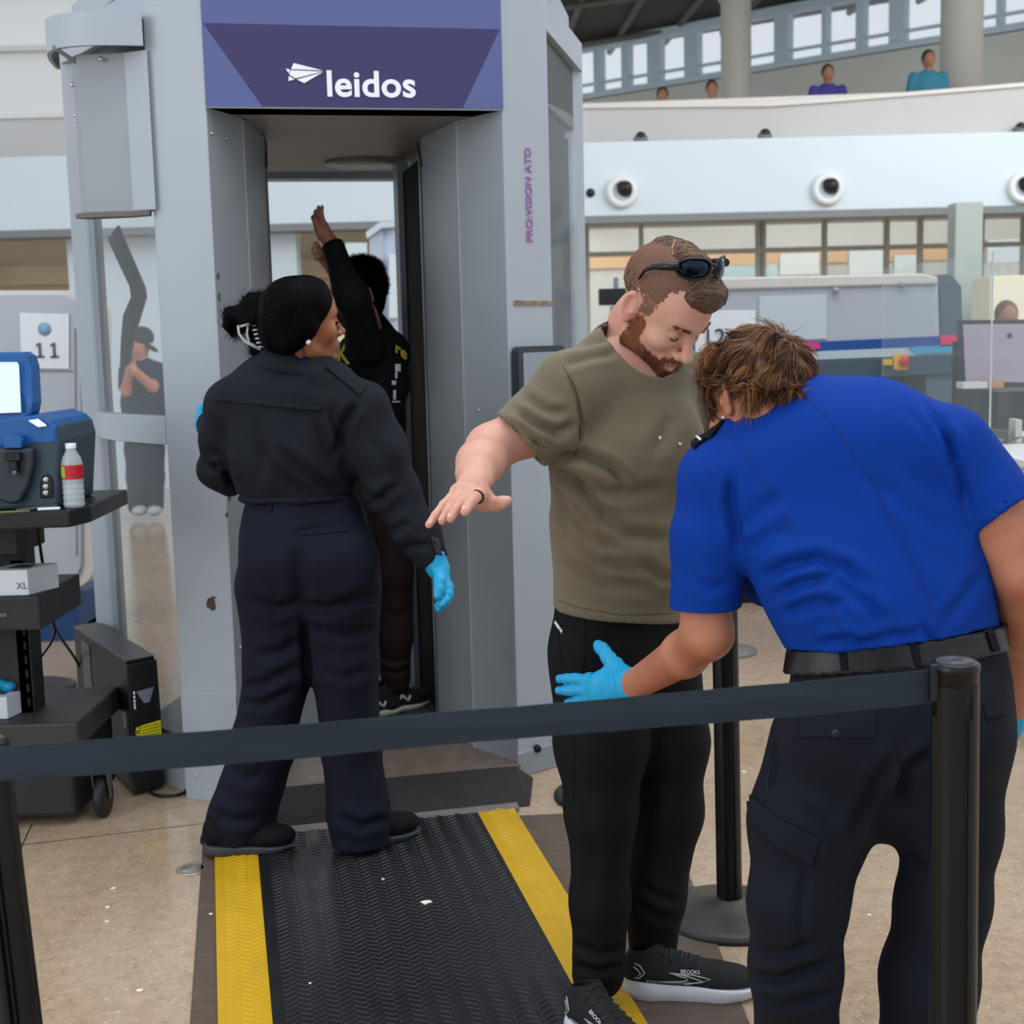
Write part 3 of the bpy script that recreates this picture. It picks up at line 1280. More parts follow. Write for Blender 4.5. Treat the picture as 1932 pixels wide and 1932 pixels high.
# underside, disc and inner ceiling
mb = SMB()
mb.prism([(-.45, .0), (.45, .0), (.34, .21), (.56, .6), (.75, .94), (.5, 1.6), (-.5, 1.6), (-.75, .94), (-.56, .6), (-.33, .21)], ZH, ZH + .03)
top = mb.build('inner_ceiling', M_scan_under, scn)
mb = SMB()
mb.lathe([(0, 0), (.16, 0), (.165, .012), (0, .012)], (.16, 1.28, ZH - .012), 32)
mb.build('ceiling_disc', mat('disc_grey', (118, 118, 118), 0.4), top)
mb = SMB()
mb.prism([(-.46, 1.76), (.46, 1.76), (.46, 1.88), (-.46, 1.88)], ZH - .012, ZT)
mb.build('rear_header', M_scan_d, scn)
mb = SMB()
mb.prism([(-.63, .12), (.63, .12), (.9, .84), (.9, 1.04), (.63, 1.76), (-.63, 1.76), (-.9, 1.04), (-.9, .84)], 2.58, 2.66)
mb.build('roof', M_scan, scn)
# side top rails
for sg in (-1, 1):
    mb = SMB()
    mb.prism([(sg * .632, .12), (sg * .95, .84), (sg * .92, .86), (sg * .60, .14)], 2.46, 2.565)
    mb.build('top_rail', M_scan, scn, .003)
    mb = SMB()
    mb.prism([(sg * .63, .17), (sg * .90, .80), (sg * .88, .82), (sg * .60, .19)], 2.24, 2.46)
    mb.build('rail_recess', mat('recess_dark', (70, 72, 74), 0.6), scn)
    mb = SMB()
    mb.prism([(sg * .632, 1.76), (sg * .95, 1.04), (sg * .92, 1.02), (sg * .60, 1.74)], 2.46, 2.565)
    mb.build('top_rail', M_scan, scn, .003)

# curved side glazing with a mid rail and bottom rail
M_glass = bpy.data.materials.new('scanner_glass')
M_glass.use_nodes = True
_b = M_glass.node_tree.nodes['Principled BSDF']
_b.inputs['Base Color'].default_value = (0.45, 0.48, 0.50, 1)
_b.inputs['Roughness'].default_value = 0.03
_b.inputs['Alpha'].default_value = 0.14
_b.inputs['Specular IOR Level'].default_value = 0.6
for sg in (-1, 1):
    pts = []
    for k in range(9):
        t_ = k / 8
        u = .625 + (.895 - .625) * t_ + .055 * math.sin(math.pi * t_)
        v = .16 + (.80 - .16) * t_
        pts.append((sg * u, v))
    inn = [(p[0] - sg * .008, p[1] + .004) for p in pts[::-1]]
    for nm, z0, z1, m_ in (('lower_glass', .10, 1.16, M_glass), ('upper_glass', 1.24, 2.24, M_glass)):
        mb = SMB()
        mb.prism(pts + inn, z0, z1)
        mb.build(nm, m_, scn)
    wide = [(p[0] + sg * .012, p[1] - .006) for p in pts]
    win_ = [(p[0] - sg * .03, p[1] + .014) for p in pts[::-1]]
    mb = SMB()
    mb.prism(wide + win_, 1.155, 1.245)
    mr = mb.build('mid_rail', M_scan, scn, .002)
    mb = SMB()
    mb.prism(wide + win_, 0.0, .10)
    mb.build('bottom_rail', M_scan, scn, .002)
    # inner grey strip by the side post
    mb = SMB()
    mb.prism([(sg * .862, .735), (sg * .885, .775), (sg * .87, .79), (sg * .848, .75)], .1, 2.2)
    mb.build('glass_stile', mat('stile_grey', (128, 142, 150), 0.35), scn)

# left shoulder bracket, screen housing and bolts
def spline2(pts, n=5):
    P_ = [Vector((a, b, 0)) for a, b in pts]
    out = []
    for i in range(len(P_) - 1):
        p0, p1, p2, p3 = P_[max(i - 1, 0)], P_[i], P_[i + 1], P_[min(i + 2, len(P_) - 1)]
        for k in range(n):
            t = k / n
            q = .5 * ((2 * p1) + (p2 - p0) * t + (2 * p0 - 5 * p1 + 4 * p2 - p3) * t * t + (3 * p1 - p0 - 3 * p2 + p3) * t ** 3)
            out.append((q.x, q.y))
    out.append(pts[-1])
    return out


mb = SMB()
zc0, zc1 = P(180, 118, 4.55).z, P(180, 58, 4.55).z
out = []
arc = spline2([(-.70, .055), (-.78, .062), (-.845, .085), (-.890, .12), (-.920, .17), (-.932, .24), (-.934, .34), (-.928, .45)])
inn = [(x + .012, y + .012) for x, y in arc[::-1]]
mb.prism([(-.634, .055)] + arc + inn + [(-.634, .067)], zc0, zc1)
brk = mb.build('shoulder_bracket', M_scan, scn)
mb = SMB()
mb.prism([(-.634, .067)] + [(x + .01, y + .01) for x, y in arc] + [(-.64, .47)], zc1 - .012, zc1 - .002)
mb.build('bracket_top', M_scan, brk)
mb = SMB()
zz = zc0
mb.extr([(-.905, .12, zz), (-.90, .12, zz + .01), (-.72, .30, zz - .09), (-.72, .30, zz - .11)], (.004, .01, 0))
mb.build('gusset', M_scan_d, brk)
for px, py, r_b in ((170, 143, .016), (190, 111, .007), (137, 160, .008), (143, 218, .007), (143, 238, .005), (265, 60, .006)):
    c = P(px, py, 4.36 if px > 180 else 4.42)
    mb = MB()
    mb.sphere(c, r_b, 12)
    mb.build('bolt', M_chrome, brk)
z0_, z1_ = P(200, 405, 4.45).z, P(200, 122, 4.45).z
mb = SMB()
mb.prism([(-.625, .078), (-.695, .125), (-.840, .17), (-.858, .21), (-.83, .22), (-.70, .165), (-.625, .13)], z0_, z1_ + .02)
hs = mb.build('screen_housing', M_scan_d, scn, .003)
mb = SMB()
mb.prism([(-.625, .076), (-.695, .123), (-.690, .127), (-.625, .09)], z0_ + .003, z1_ + .018)
mb.build('housing_side', M_scan, hs)
mb = SMB()
mb.prism([(-.645, .075), (-.697, .117), (-.855, .165), (-.875, .20), (-.84, .24), (-.70, .18), (-.64, .13)], z0_ - .014, z0_)
mb.build('housing_lip', mat('lip_brown', (98, 92, 92), 0.5), hs)


def on_plane(px, py, p0, n):
    r = ray(px, py)
    o = Vector((0, 0, CAMH))
    return o + r * ((p0 - o).dot(n) / r.dot(n))


# right front strip: lettering and worn label
n_r = (ST.to_3x3() @ Vector((-.10, .175, 0)).cross(Vector((0, 0, 1)))).normalized()
dR = (ST.to_3x3() @ Vector((.175, .10, 0))).normalized()
nR = dR.cross(Zv)
pR = sp(.457, 0, 1.5) + nR * .003
a_, b_ = on_plane(998, 457, pR, nR), on_plane(998, 280, pR, nR)
t = text_obj('model_lettering', 'PRO:VISION ATD', mat('magenta_print', (150, 90, 160), 0.5), .055, (0, 0, 0), (1, 0, 0), (0, 1, 0), None, .0006, bold=.0006)
xs_ = [v.co.x for v in t.data.vertices]
ys_ = [v.co.y for v in t.data.vertices]
w0, h0 = max(xs_) - min(xs_), max(ys_) - min(ys_)
t.data.transform(Matrix.Translation((-(max(xs_) + min(xs_)) / 2, -(max(ys_) + min(ys_)) / 2, 0)))
hpx = (on_plane(992, 370, pR, nR) - on_plane(1004, 370, pR, nR)).length
up = (b_ - a_).normalized()
Mt = Matrix((Zv * ((b_ - a_).length / w0), -dR * (hpx / h0), nR)).transposed().to_4x4()
Mt.translation = on_plane(998, 368, pR, nR)
t.data.transform(Mt)
t.parent = scn
t.matrix_parent_inverse = wmat(scn).inverted()
mb = MB()
mb.extr([on_plane(x, y, pR, nR) for x, y in ((970, 567), (1043, 568), (1043, 576), (970, 576))], nR * .001)
mb.build('worn_label', mat('worn_label', (112, 92, 70), 0.6, rgb2=(160, 140, 112), vscale=60), scn)

# paint chips and scratches on the left edge, screws
pL = sp(-.457, 0, 1.2)
dL = (ST.to_3x3() @ Vector((-.175, .10, 0))).normalized()
nL = Zv.cross(dL)
pL = pL + nL * .003
r_ = random.Random(5)
for (cx_, cy_, w_, h_) in ((398, 1141, 10, 14), (402, 1128, 5, 4), (428, 972, 4, 6), (433, 940, 3, 8), (412, 523, 4, 8), (414, 560, 4, 12)):
    c = on_plane(cx_, cy_, pL, nL)
    s_ = 4.3 / F
    n_ = 9
    pp = []
    for k in range(n_):
        a = 2 * math.pi * k / n_
        q = .6 + .5 * r_.random()
        pp.append(c - dL * (math.cos(a) * w_ * s_ * q) + Zv * (math.sin(a) * h_ * s_ * q))
    mb = MB()
    mb.extr(pp, nL * .0006)
    mb.build('paint_chip', mat('chipped_paint', (74, 62, 56), 0.8), scn)
for px, py in ((399, 252), (427, 260), (371, 1463), (453, 1222)):
    base_ = (sp(-.43, .045, 1) if px < 440 and py < 400 else sp(-.457, 0, 1))
    c = on_plane(px, py, pL if py > 1400 else base_ + nL * .0, nL if py > 1400 else (ST.to_3x3() @ Vector((.87, -.46, 0))).normalized())
    mb = MB()
    mb.sphere(c, .006, 10)
    mb.build('screw', M_chrome, scn)
nW = (ST.to_3x3() @ Vector((-.87, -.46, 0))).normalized()
mb = MB()
mb.sphere(on_plane(904, 774, sp(.40, .11, 1), nW), .006, 10)
mb.build('screw', M_chrome, scn)
# operator touch screen on the right strip
pS = sp(.457, 0, 1.2) + nR * .03
cS = on_plane(1020, 725, pS, nR)
Rs = Matrix((dR, -nR, Zv)).transposed()
mb = MB()
ol = rbox_pts(.105, .125, .02)
mb.extr([cS + dR * x + Zv * y + nR * .012 for x, y in ol], -nR * .035)
tsc = mb.build('touch_screen', mat('screen_bezel', (44, 52, 60), 0.4), scn, .003)
mb = MB()
mb.extr([cS + dR * x + Zv * y + nR * .0125 for x, y in rbox_pts(.086, .105, .006)], nR * .001)
mb.build('display', mat('grey_display', (140, 148, 158), 0.15), tsc)

# floor plate, threshold and ramp
mb = SMB()
mb.prism([(-.455, .0), (.455, .0), (.455, .25), (.62, .6), (.80, .94), (.6, 1.5), (.455, 1.88), (-.455, 1.88), (-.6, 1.5), (-.80, .94), (-.62, .6), (-.455, .25)], 0, .045)
mb.build('floor_plate', mat('dark_floor_plate', (58, 62, 64), 0.4, bump=.2, bscale=80), scn)
mb = SMB()
mb.prism([(-.46, -.03), (.46, -.03), (.44, .28), (-.44, .28)], .045, .052)
mb.build('threshold', mat('threshold_metal', (118, 104, 92), 0.45, var=.25, vscale=20), scn, .001)
mb = SMB()
mb.add([(-.47, -.29, .004), (.43, -.29, .004), (.50, -.03, .004), (-.47, -.03, .004),
        (-.47, -.28, .008), (.40, -.28, .008), (.44, -.03, .05), (-.47, -.03, .05), ],
       [(0, 3, 2, 1), (4, 5, 6, 7), (0, 1, 5, 4), (1, 2, 6, 5), (2, 3, 7, 6), (3, 0, 4, 7)])
ramp = mb.build('entry_ramp', mat('ramp_rubber', (44, 42, 42), 0.75, bump=.5, bscale=220, var=.3, vscale=14))
tag(ramp, 'low black gritty ramp leading up into the body scanner', 'ramp')

# ------------------------------------------------------------------ mat with yellow edges
dl = (ST.to_3x3() @ Vector((1, 0, 0)))
dd = (ST.to_3x3() @ Vector((0, 1, 0)))


def tread_material(name, rgb):
    m = bpy.data.materials.new(name)
    m.use_nodes = True
    n, L = m.node_tree.nodes, m.node_tree.links
    b = n['Principled BSDF']
    b.inputs['Roughness'].default_value = 0.36
    b.inputs['Base Color'].default_value = lin(rgb)
    b.inputs['Specular IOR Level'].default_value = 0.55
    co = n.new('ShaderNodeTexCoord')
    t = n.new('ShaderNodeTexNoise')
    t.inputs['Scale'].default_value = 9
    t.inputs['Detail'].default_value = 8
    L.new(co.outputs['Object'], t.inputs['Vector'])
    mr_ = n.new('ShaderNodeMapRange')
    mr_.inputs['To Min'].default_value = 0.24
    mr_.inputs['To Max'].default_value = 0.50
    L.new(t.outputs['Fac'], mr_.inputs['Value'])
    L.new(mr_.outputs[0], b.inputs['Roughness'])
    mx = n.new('ShaderNodeMix')
    mx.data_type = 'RGBA'
    mx.inputs['A'].default_value = lin(rgb)
    mx.inputs['B'].default_value = lin(tuple(v * .86 for v in rgb))
    L.new(t.outputs['Fac'], mx.inputs['Factor'])
    L.new(mx.outputs['Result'], b.inputs['Base Color'])
    return m


# the long sides run along the mat as seen on the floor
gl = [G(407, 1600), G(414, 2200)]
mt = empty('anti_fatigue_mat', G(407, 1605), SA)


def strip_poly(pxs, z0, h):
    return [Vector((G(*p).x, G(*p).y, z0)) for p in pxs], (0, 0, h)


def quadmesh(name, pxs, z0, h, m, parent):
    mb = MB()
    p, o_ = strip_poly(pxs, z0, h)
    mb.extr(p, o_)
    W = wmat(parent)
    Wi = W.inverted()
    loc = [Wi @ v for v in p]
    cw, rh, zt_ = .030, .0235, (Wi @ Vector((0, 0, z0 + h))).z

    def inside(x, y):
        c = False
        for i in range(len(loc)):
            a, b = loc[i], loc[i - 1]
            if (a.y > y) != (b.y > y) and x < (b.x - a.x) * (y - a.y) / (b.y - a.y) + a.x:
                c = not c
        return c
    x0, x1 = min(v.x for v in loc), max(v.x for v in loc)
    y0, y1 = min(v.y for v in loc), max(v.y for v in loc)
    for i in range(int((x1 - x0) / cw) + 1):
        sgn = 1 if i % 2 else -1
        for j in range(int((y1 - y0) / rh) + 1):
            x, y = x0 + (i + .5) * cw, y0 + (j + (.5 if i % 2 else 0)) * rh
            if W.to_3x3() is None or not (inside(x - cw * .5, y - .006) and inside(x + cw * .5, y + .006)):
                continue
            R2 = Matrix.Rotation(sgn * .62, 3, 'Z')
            c3 = Vector((x, y, zt_))
            lo = [W @ (c3 + R2 @ Vector(q)) for q in ((-.0165, -.0058, -.0008), (.0165, -.0058, -.0008), (.0165, .0058, -.0008), (-.0165, .0058, -.0008))]
            hi = [W @ (c3 + R2 @ Vector(q)) for q in ((-.014, -.0030, .0018), (.014, -.0030, .0018), (.014, .0030, .0018), (-.014, .0030, .0018))]
            mb.add(lo + hi, [(4, 5, 6, 7), (0, 1, 5, 4), (1, 2, 6, 5), (2, 3, 7, 6), (3, 0, 4, 7)])
    ob = mb.build(name, m)
    # texture runs along the mat: bake geometry into a frame turned with it
    W = wmat(parent)
    ob.data.transform(W.inverted())
    ob.parent = parent
    return ob


FARL, FARR = (487, 1585), (900, 1541)
quadmesh('yellow_edge', [(405, 1590), (484, 1583), (521, 2010), (413, 2010)], .004, .010, tread_material('yellow_tread', (218, 172, 12)), mt)
quadmesh('yellow_edge', [(900, 1538), (969, 1531), (1233, 1960), (1130, 1960)], .004, .010, tread_material('yellow_tread_worn', (214, 170, 16)), mt)
quadmesh('tread_surface', [(484, 1583), (900, 1538), (1130, 1960), (1150, 2010), (521, 2010)], .004, .0102, tread_material('black_tread', (27, 28, 30)), mt)
mb = MB()
mb.extr([Vector((G(*p).x, G(*p).y, .004)) for p in ((478, 1575), (975, 1522), (980, 1532), (480, 1588))], (0, 0, .011))
mb.build('end_strip', mat('end_strip_metal', (132, 126, 118), 0.4, var=.2, vscale=20), mt)
tag(mt, 'black ribbed rubber mat with bright yellow side stripes in front of the scanner', 'mat')
mb = MB()
mb.extr([Vector((G(*p).x, G(*p).y, 0)) for p in ((383, 1590), (975, 1541), (1250, 1530), (1445, 2010), (353, 2010))], (0, 0, .004))
o = mb.build('floor_covering', mat('taupe_covering', (98, 84, 72), 0.6, var=.25, vscale=10, stretch=(1, 4, 1)))
tag(o, 'thin flat taupe floor covering under the yellow-edged mat', 'mat')
# drain
dc = G(364, 1640)
dr = empty('floor_drain', dc)
mb = MB()
mb.lathe([(0, .004), (.03, .004), (.032, .0025), (.042, .0025), (.045, .004), (.048, .0), (0, 0)], dc, 28)
mb.build('drain_cover', mat('brass_grey', (190, 182, 166), 0.3, metal=.8), dr)
tag(dr, 'small round metal floor cap beside the mat\'s left edge', 'drain')
# litter
M_scrap = mat('paper_scrap', (238, 236, 228), 0.7)
lit = [(804, 1704, .012, 'curled white paper scrap lying on the black mat'), (722, 1660, .004, 'tiny white crumb on the black mat, nearest the shoes'),
       (398, 1726, .004, 'tiny white crumb on the taupe strip left of the yellow edge'), (585, 1857, .003, 'tiny white crumb on the mat near the bottom of the picture'),
       (214, 1677, .006, 'small white crumb left of the mat, upper of three in a row'), (203, 1713, .006, 'small white crumb left of the mat, middle of three in a row'),
       (202, 1740, .005, 'small white crumb left of the mat, lower of three in a row'), (264, 1870, .006, 'white crumb on the floor at the bottom, left of the mat'),
       (1403, 1457, .007, 'small white paper bit on the floor just right of the middle stanchion'), (1640, 1728, .005, 'white crumb on the floor between the officer\'s legs')]
for px, py, r0, lb in lit:
    zf_ = .0145 if (px > 480 and px < 1000) else .0045 if px == 398 else 0
    c = G(px, py, zf_)
    mb = MB()
    n_ = 7
    a0 = r_.random() * 6
    ring = []
    for k in range(n_):
        a = a0 + 2 * math.pi * k / n_
        q = r0 * (.6 + .6 * r_.random())
        ring.append(c + Vector((math.cos(a) * q * 1.3, math.sin(a) * q, .001)))
    mb.extr(ring, (0, 0, .0025))
    tag(mb.build('paper_scrap', M_scrap), lb, 'litter', 'white scraps on the floor')
c0_ = G(1052, 1519)
mb = MB()
mb.tube([c0_ + Vector((.0, 0, .003)), c0_ + Vector((.03, -.004, .003)), c0_ + Vector((.055, -.006, .004))], .0022, 6)
tag(mb.build('twist_tie', M_black), 'short dark twist of wire on the floor left of the stanchion base', 'litter')
# ------------------------------------------------------------------ figures: shared builders
def J(x, y, d):
    return np.array(P(x, y, d))


def hframe(e, pos, sc=1.0):
    R = np.array(Euler([math.radians(a) for a in e], 'XYZ').to_matrix())
    return R, np.array(pos, float), sc


def hframe_at(e, sc, local, px, py, d):
    """head frame that puts a head-space landmark on a sight line"""
    R = np.array(Euler([math.radians(a) for a in e], 'XYZ').to_matrix())
    return R, J(px, py, d) - R @ (np.array(local, float) * sc), sc


def to_w(fr, p):
    R, T, s = fr
    return T + (np.asarray(p, float) * s) @ R.T


def to_l(fr, V):
    R, T, s = fr
    return (V - T) @ R / s


def head_sdf(jaw=1.0, nose=1.0, cheek=1.0, lips=1.0, brow=1.0):
    q = Sdf()
    q.ell((0, .012, .042), (.0745, .096, .084), None, .02)
    q.ell((0, -.030, .035), (.064, .062, .070), None, .03)
    q.ell((0, -.028, -.035), (.056 * jaw, .058, .072), None, .03)
    for s in (-1, 1):
        q.cone((s * .054 * jaw, .014, -.02), (s * .047 * jaw, -.004, -.068), .016, .015, .02)
        q.cone((s * .047 * jaw, -.004, -.068), (s * .014, -.074, -.102), .015, .013, .02)
        q.ell((s * .040, -.060, -.020), (.026 * cheek, .024, .024 * cheek), None, .02)
    q.ell((0, -.078, -.100), (.021 * jaw, .017, .017), None, .015)
    q.ell((0, -.074, -.062), (.030, .022, .030), None, .02)
    q.cone((-.040, -.070, .031), (-.010, -.086, .026), .010, .012 * brow, .016)
    q.cone((.040, -.070, .031), (.010, -.086, .026), .010, .012 * brow, .016)
    for s in (-1, 1):
        q.ell((s * .032, -.093, .006), (.019, .014, .0125), None, .012, 's')
    for s in (-1, 1):
        q.ell((s * .032, -.0735, .005), (.0145, .0135, .0125), None, .003)
        q.cone((s * .044, -.072, .0005), (s * .020, -.0825, -.002), .0022, .0022, .003)
        q.cone((s * .046, -.070, .011), (s * .018, -.083, .012), .0022, .0024, .004)
    q.cone((0, -.084, .018), (0, -.108 * (.97 + .03 * nose), -.026), .0075, .0098 * nose, .012)
    q.ell((0, -.1135 - .004 * (nose - 1), -.033), (.0118 * nose, .0115, .0105), None, .007)
    for s in (-1, 1):
        q.ell((s * .0125 * nose, -.1005, -.036), (.0085, .0110, .0085), None, .006)
        q.ell((s * .0065, -.108, -.0445), (.0035, .0045, .004), None, .003, 's')
    q.cone((0, -.098, -.045), (0, -.0965, -.056), .005, .004, .006)
    for s in (-1, 1):
        q.cone((s * .022, -.0865, -.0675), (s * .006, -.0975, -.0625), .0035, .0052 * lips, .005)
        q.cone((s * .019, -.088, -.0725), (0, -.0965, -.0755), .0040, .0062 * lips, .005)
    q.cone((-.024, -.0935, -.0685), (0, -.1045, -.0688), .0016, .0022, .003, None, 's')
    q.cone((.024, -.0935, -.0685), (0, -.1045, -.0688), .0016, .0022, .003, None, 's')
    # ears
    for s in (-1, 1):
        Rm = np.array(Euler((math.radians(-8), 0, math.radians(-28 * s))).to_matrix())
        q.ell((s * .080, .016, .004), (.0085, .0165, .0300), Rm, .004)
        q.ell((s * .0775, .010, -.026), (.0060, .010, .011), None, .006)
        q.ell(np.array((s * .080, .015, .006)) + Rm @ np.array((s * .0095, 0, .001)), (.0085, .0115, .0215), Rm, .002, 's')
        q.ell((s * .0835, .020, .006), (.0028, .0030, .013), Rm, .003)
        q.ell((s * .0815, .002, -.005), (.0030, .0040, .0050), None, .003)
        q.ell((s * .072, .008, .0), (.010, .016, .026), None, .008)
    return q


def head_mesh(fr, vox=.0026, post=None, **kw):
    q = head_sdf(**kw)
    V, Fc = q.mesh(vox)
    if post is not None:
        V = post(V)
    return to_w(fr, V), Fc


def strands(roots, dirs, length, width, seg=5, seed=1, curl=.15, grav=(0, 0, -.0), lift=None, clump=0, keep=None, nmat=3, wave=0.0, colscale=22):
    """tapered three sided hairs. roots, dirs: arrays; length/width scalars or arrays; lift: fn(t) added along given vector"""
    r = np.random.default_rng(seed)
    n = len(roots)
    L = np.broadcast_to(length, (n,)) * r.uniform(.75, 1.15, n)
    Wd = np.broadcast_to(width, (n,))
    d = dirs / (np.linalg.norm(dirs, axis=1)[:, None] + 1e-9)
    jit = r.normal(size=(n, 3)) * curl
    P_ = roots.copy()
    path = [P_.copy()]
    w1 = r.normal(size=(n, 3))
    ph = r.uniform(0, 6.28, n)
    for k in range(seg):
        t = (k + 1) / seg
        dd = d + jit * t + np.array(grav) * t * t + wave * w1 * np.sin(ph + t * 5)[:, None]
        if lift is not None:
            dd = dd + lift(P_, t)
        dd /= np.linalg.norm(dd, axis=1)[:, None]
        P_ = P_ + dd * (L / seg)[:, None]
        if keep is not None:
            P_ = keep(P_, t)
        path.append(P_.copy())
    path = np.array(path)
    V, Fc = [], []
    tan = path[-1] - path[0]
    a = np.cross(tan, r.normal(size=(n, 3)))
    a /= np.linalg.norm(a, axis=1)[:, None] + 1e-9
    b = np.cross(tan, a)
    b /= np.linalg.norm(b, axis=1)[:, None] + 1e-9
    rings = []
    for k in range(seg + 1):
        wk = Wd * (1.0 - .82 * (k / seg) ** 1.6)
        for j in range(3):
            th = 2.094 * j
            rings.append(path[k] + a * (math.cos(th) * wk)[:, None] + b * (math.sin(th) * wk)[:, None])
    V = np.stack(rings, 1).reshape(-1, 3)
    m = (seg + 1) * 3
    base = np.arange(n)[:, None] * m
    q = []
    for k in range(seg):
        for j in range(3):
            j2 = (j + 1) % 3
            q.append(np.array([k * 3 + j, k * 3 + j2, (k + 1) * 3 + j2, (k + 1) * 3 + j]))
    q = np.array(q)
    Fc = (base[:, None, :] + q[None]).reshape(-1, 4)
    # colour varies from lock to lock
    kk = np.sin(roots @ (r.normal(size=3) * colscale)) + np.sin(roots @ (r.normal(size=3) * colscale * 1.7)) + r.normal(size=n) * .8
    qs = np.quantile(kk, [i / nmat for i in range(1, nmat)])
    mi = np.searchsorted(qs, kk)
    return V, Fc, np.repeat(mi, len(q))


def hair_obj(name, parts, mats, parent):
    me = np_mesh(name, [(p[0], p[1]) for p in parts])
    o = link(name, me, mats, parent)
    mi = np.concatenate([p[2] if len(p) > 2 else np.zeros(len(p[1]), int) for p in parts])
    if len(mi) == len(me.polygons):
        me.polygons.foreach_set('material_index', mi.astype(np.int32))
    return o


def sample_surface(V, Fc, mask, n, seed=3):
    """random points (and normals) on the faces whose vertices pass the mask"""
    r = np.random.default_rng(seed)
    m = mask[Fc].all(1)
    F2 = Fc[m]
    a, b, c, d = (V[F2[:, i]] for i in range(4))
    nr = np.cross(c - a, d - b)
    ar = np.linalg.norm(nr, axis=1) + 1e-12
    idx = r.choice(len(F2), n, p=ar / ar.sum())
    u, v = r.uniform(size=(n, 1)), r.uniform(size=(n, 1))
    pts = (a[idx] * (1 - u) + b[idx] * u) * (1 - v) + (d[idx] * (1 - u) + c[idx] * u) * v
    return pts, nr[idx] / ar[idx][:, None]


def hand_prims(q, wrist, knuckles, tips, thumb, r=(.0098, .0102, .0098, .0085), wr=.028, bend=None, palm_up=None, k=.006, grow=0.0, webs=True):
    """wrist: point; knuckles/tips: four points index..little; thumb: list of points from palm side to tip"""
    wrist = np.array(wrist)
    up = np.array(palm_up) if palm_up is not None else np.array([0, 0, 1.])
    up = up / np.linalg.norm(up)
    kc = np.mean(knuckles, 0)
    for i, (kn, tp) in enumerate(zip(knuckles, tips)):
        kn, tp = np.array(kn), np.array(tp)
        ri = r[i] + grow
        q.cone(wrist + (kn - kc) * .45, kn, .0125 + grow, ri * 1.18, .014)
        b = (bend[i] if bend is not None else .006)
        m1 = kn + (tp - kn) * .46 + up * b
        m2 = kn + (tp - kn) * .76 + up * b * .8
        q.cone(kn, m1, ri * 1.1, ri * .98, k)
        q.ell(m1, (ri * 1.03,) * 3, None, .004)
        q.cone(m1, m2, ri * .98, ri * .92, k * .6)
        q.cone(m2, tp, ri * .92, ri * .78, k * .6)
    q.cone(wrist, kc * .75 + wrist * .25, wr * .72 + grow, .018 + grow, .02, (up, .6))
    if webs:
        for i in range(3):
            q.cone(knuckles[i], knuckles[i + 1], .0105 + grow, .0100 + grow, .010)
    tr = [.0165, .0145, .0122, .0112, .0088][:len(thumb)]
    q.chain([np.array(t) for t in thumb], [x + grow for x in tr], .008)
    return q


def shoe(parent, heel, toe, up_m, sole_m, name='shoe', L=.29, W=.092, accent=None, sole_h=.034, tongue=None, lace_m=None, high=0.0, label=None):
    """a low trainer standing on the floor; heel and toe are floor points"""
    heel, toe = Vector(heel), Vector(toe)
    X = (toe - heel)
    X.normalize()
    Z = Vector((0, 0, 1)) - X * X.z
    Z.normalize()
    Y = Z.cross(X)
    R = np.array(Matrix((X, Y, Z)).transposed())
    o3 = np.array(heel)
    k = L / .29
    w = W / .092

    def fr(V):
        return o3 + V @ R.T
    q = Sdf()
    q.ell((.042 * k, 0, .060), (.046 * k, .036 * w, .052), None, .02)
    q.cone((.05 * k, 0, .065), (.055 * k, 0, .100 + high), .036 * w, .034, .02)
    q.cone((.085 * k, 0, .055), (.19 * k, 0, .040), .040 * w, .036 * w, .02)
    q.ell((.215 * k, .003, .038), (.072 * k, .045 * w, .034), None, .02)
    q.cone((.075 * k, 0, .085 + high * .5), (.15 * k, 0, .066), .026, .020, .02)
    q.cut((0, 0, sole_h - .010), (0, 0, -1))
    q.cone((.045 * k, 0, .1 + high), (.050 * k, 0, .17 + high), .026, .028, .004, None, 's')
    V, Fc = q.mesh(.0035)
    up = link(name, np_mesh(name, [(fr(V), Fc)]), up_m, parent)
    s = Sdf()
    s.ell((.050 * k, 0, .022), (.054 * k, .043 * w, .05), None, .02)
    s.cone((.06 * k, 0, .02), (.20 * k, .002, .02), .042 * w, .047 * w, .02, ((0, 0, 1), .9))
    s.ell((.222 * k, .003, .028), (.075 * k, .0500 * w, .04), None, .02)
    s.cut((0, 0, sole_h + .002), (.055, 0, 1))
    s.cut((0, 0, 0), (0, 0, -1))
    s.cut((.245 * k, 0, 0.0), (.32, 0, -1))
    V2, F2 = s.mesh(.0035)
    so = link('sole', np_mesh('sole', [(fr(V2), F2)]), sole_m, up)
    bvh = bvh_of([(fr(V), Fc)])

    def onto(x, y, z, side):
        """point on the shoe side nearest a guess"""
        p = Vector(fr(np.array([[x * k, y, z]]))[0])
        loc, nn, _, _ = bvh.find_nearest(p)
        return loc + nn * .001
    # laces
    mb = MB()
    for i in range(5):
        xx = .088 + i * .019
        pts = [onto(xx - .004, -.030, .10 - i * .008, 0), onto(xx + .002, -.012, .13 - i * .008, 0), onto(xx + .002, .012, .13 - i * .008, 0), onto(xx - .004, .030, .10 - i * .008, 0)]
        mb.tube(pts, .0026, 6)
    mb.build('laces', lace_m or M_black, up)
    if accent is not None:
        for side in (-1, 1):
            accent(onto, side, up)
    return up, bvh


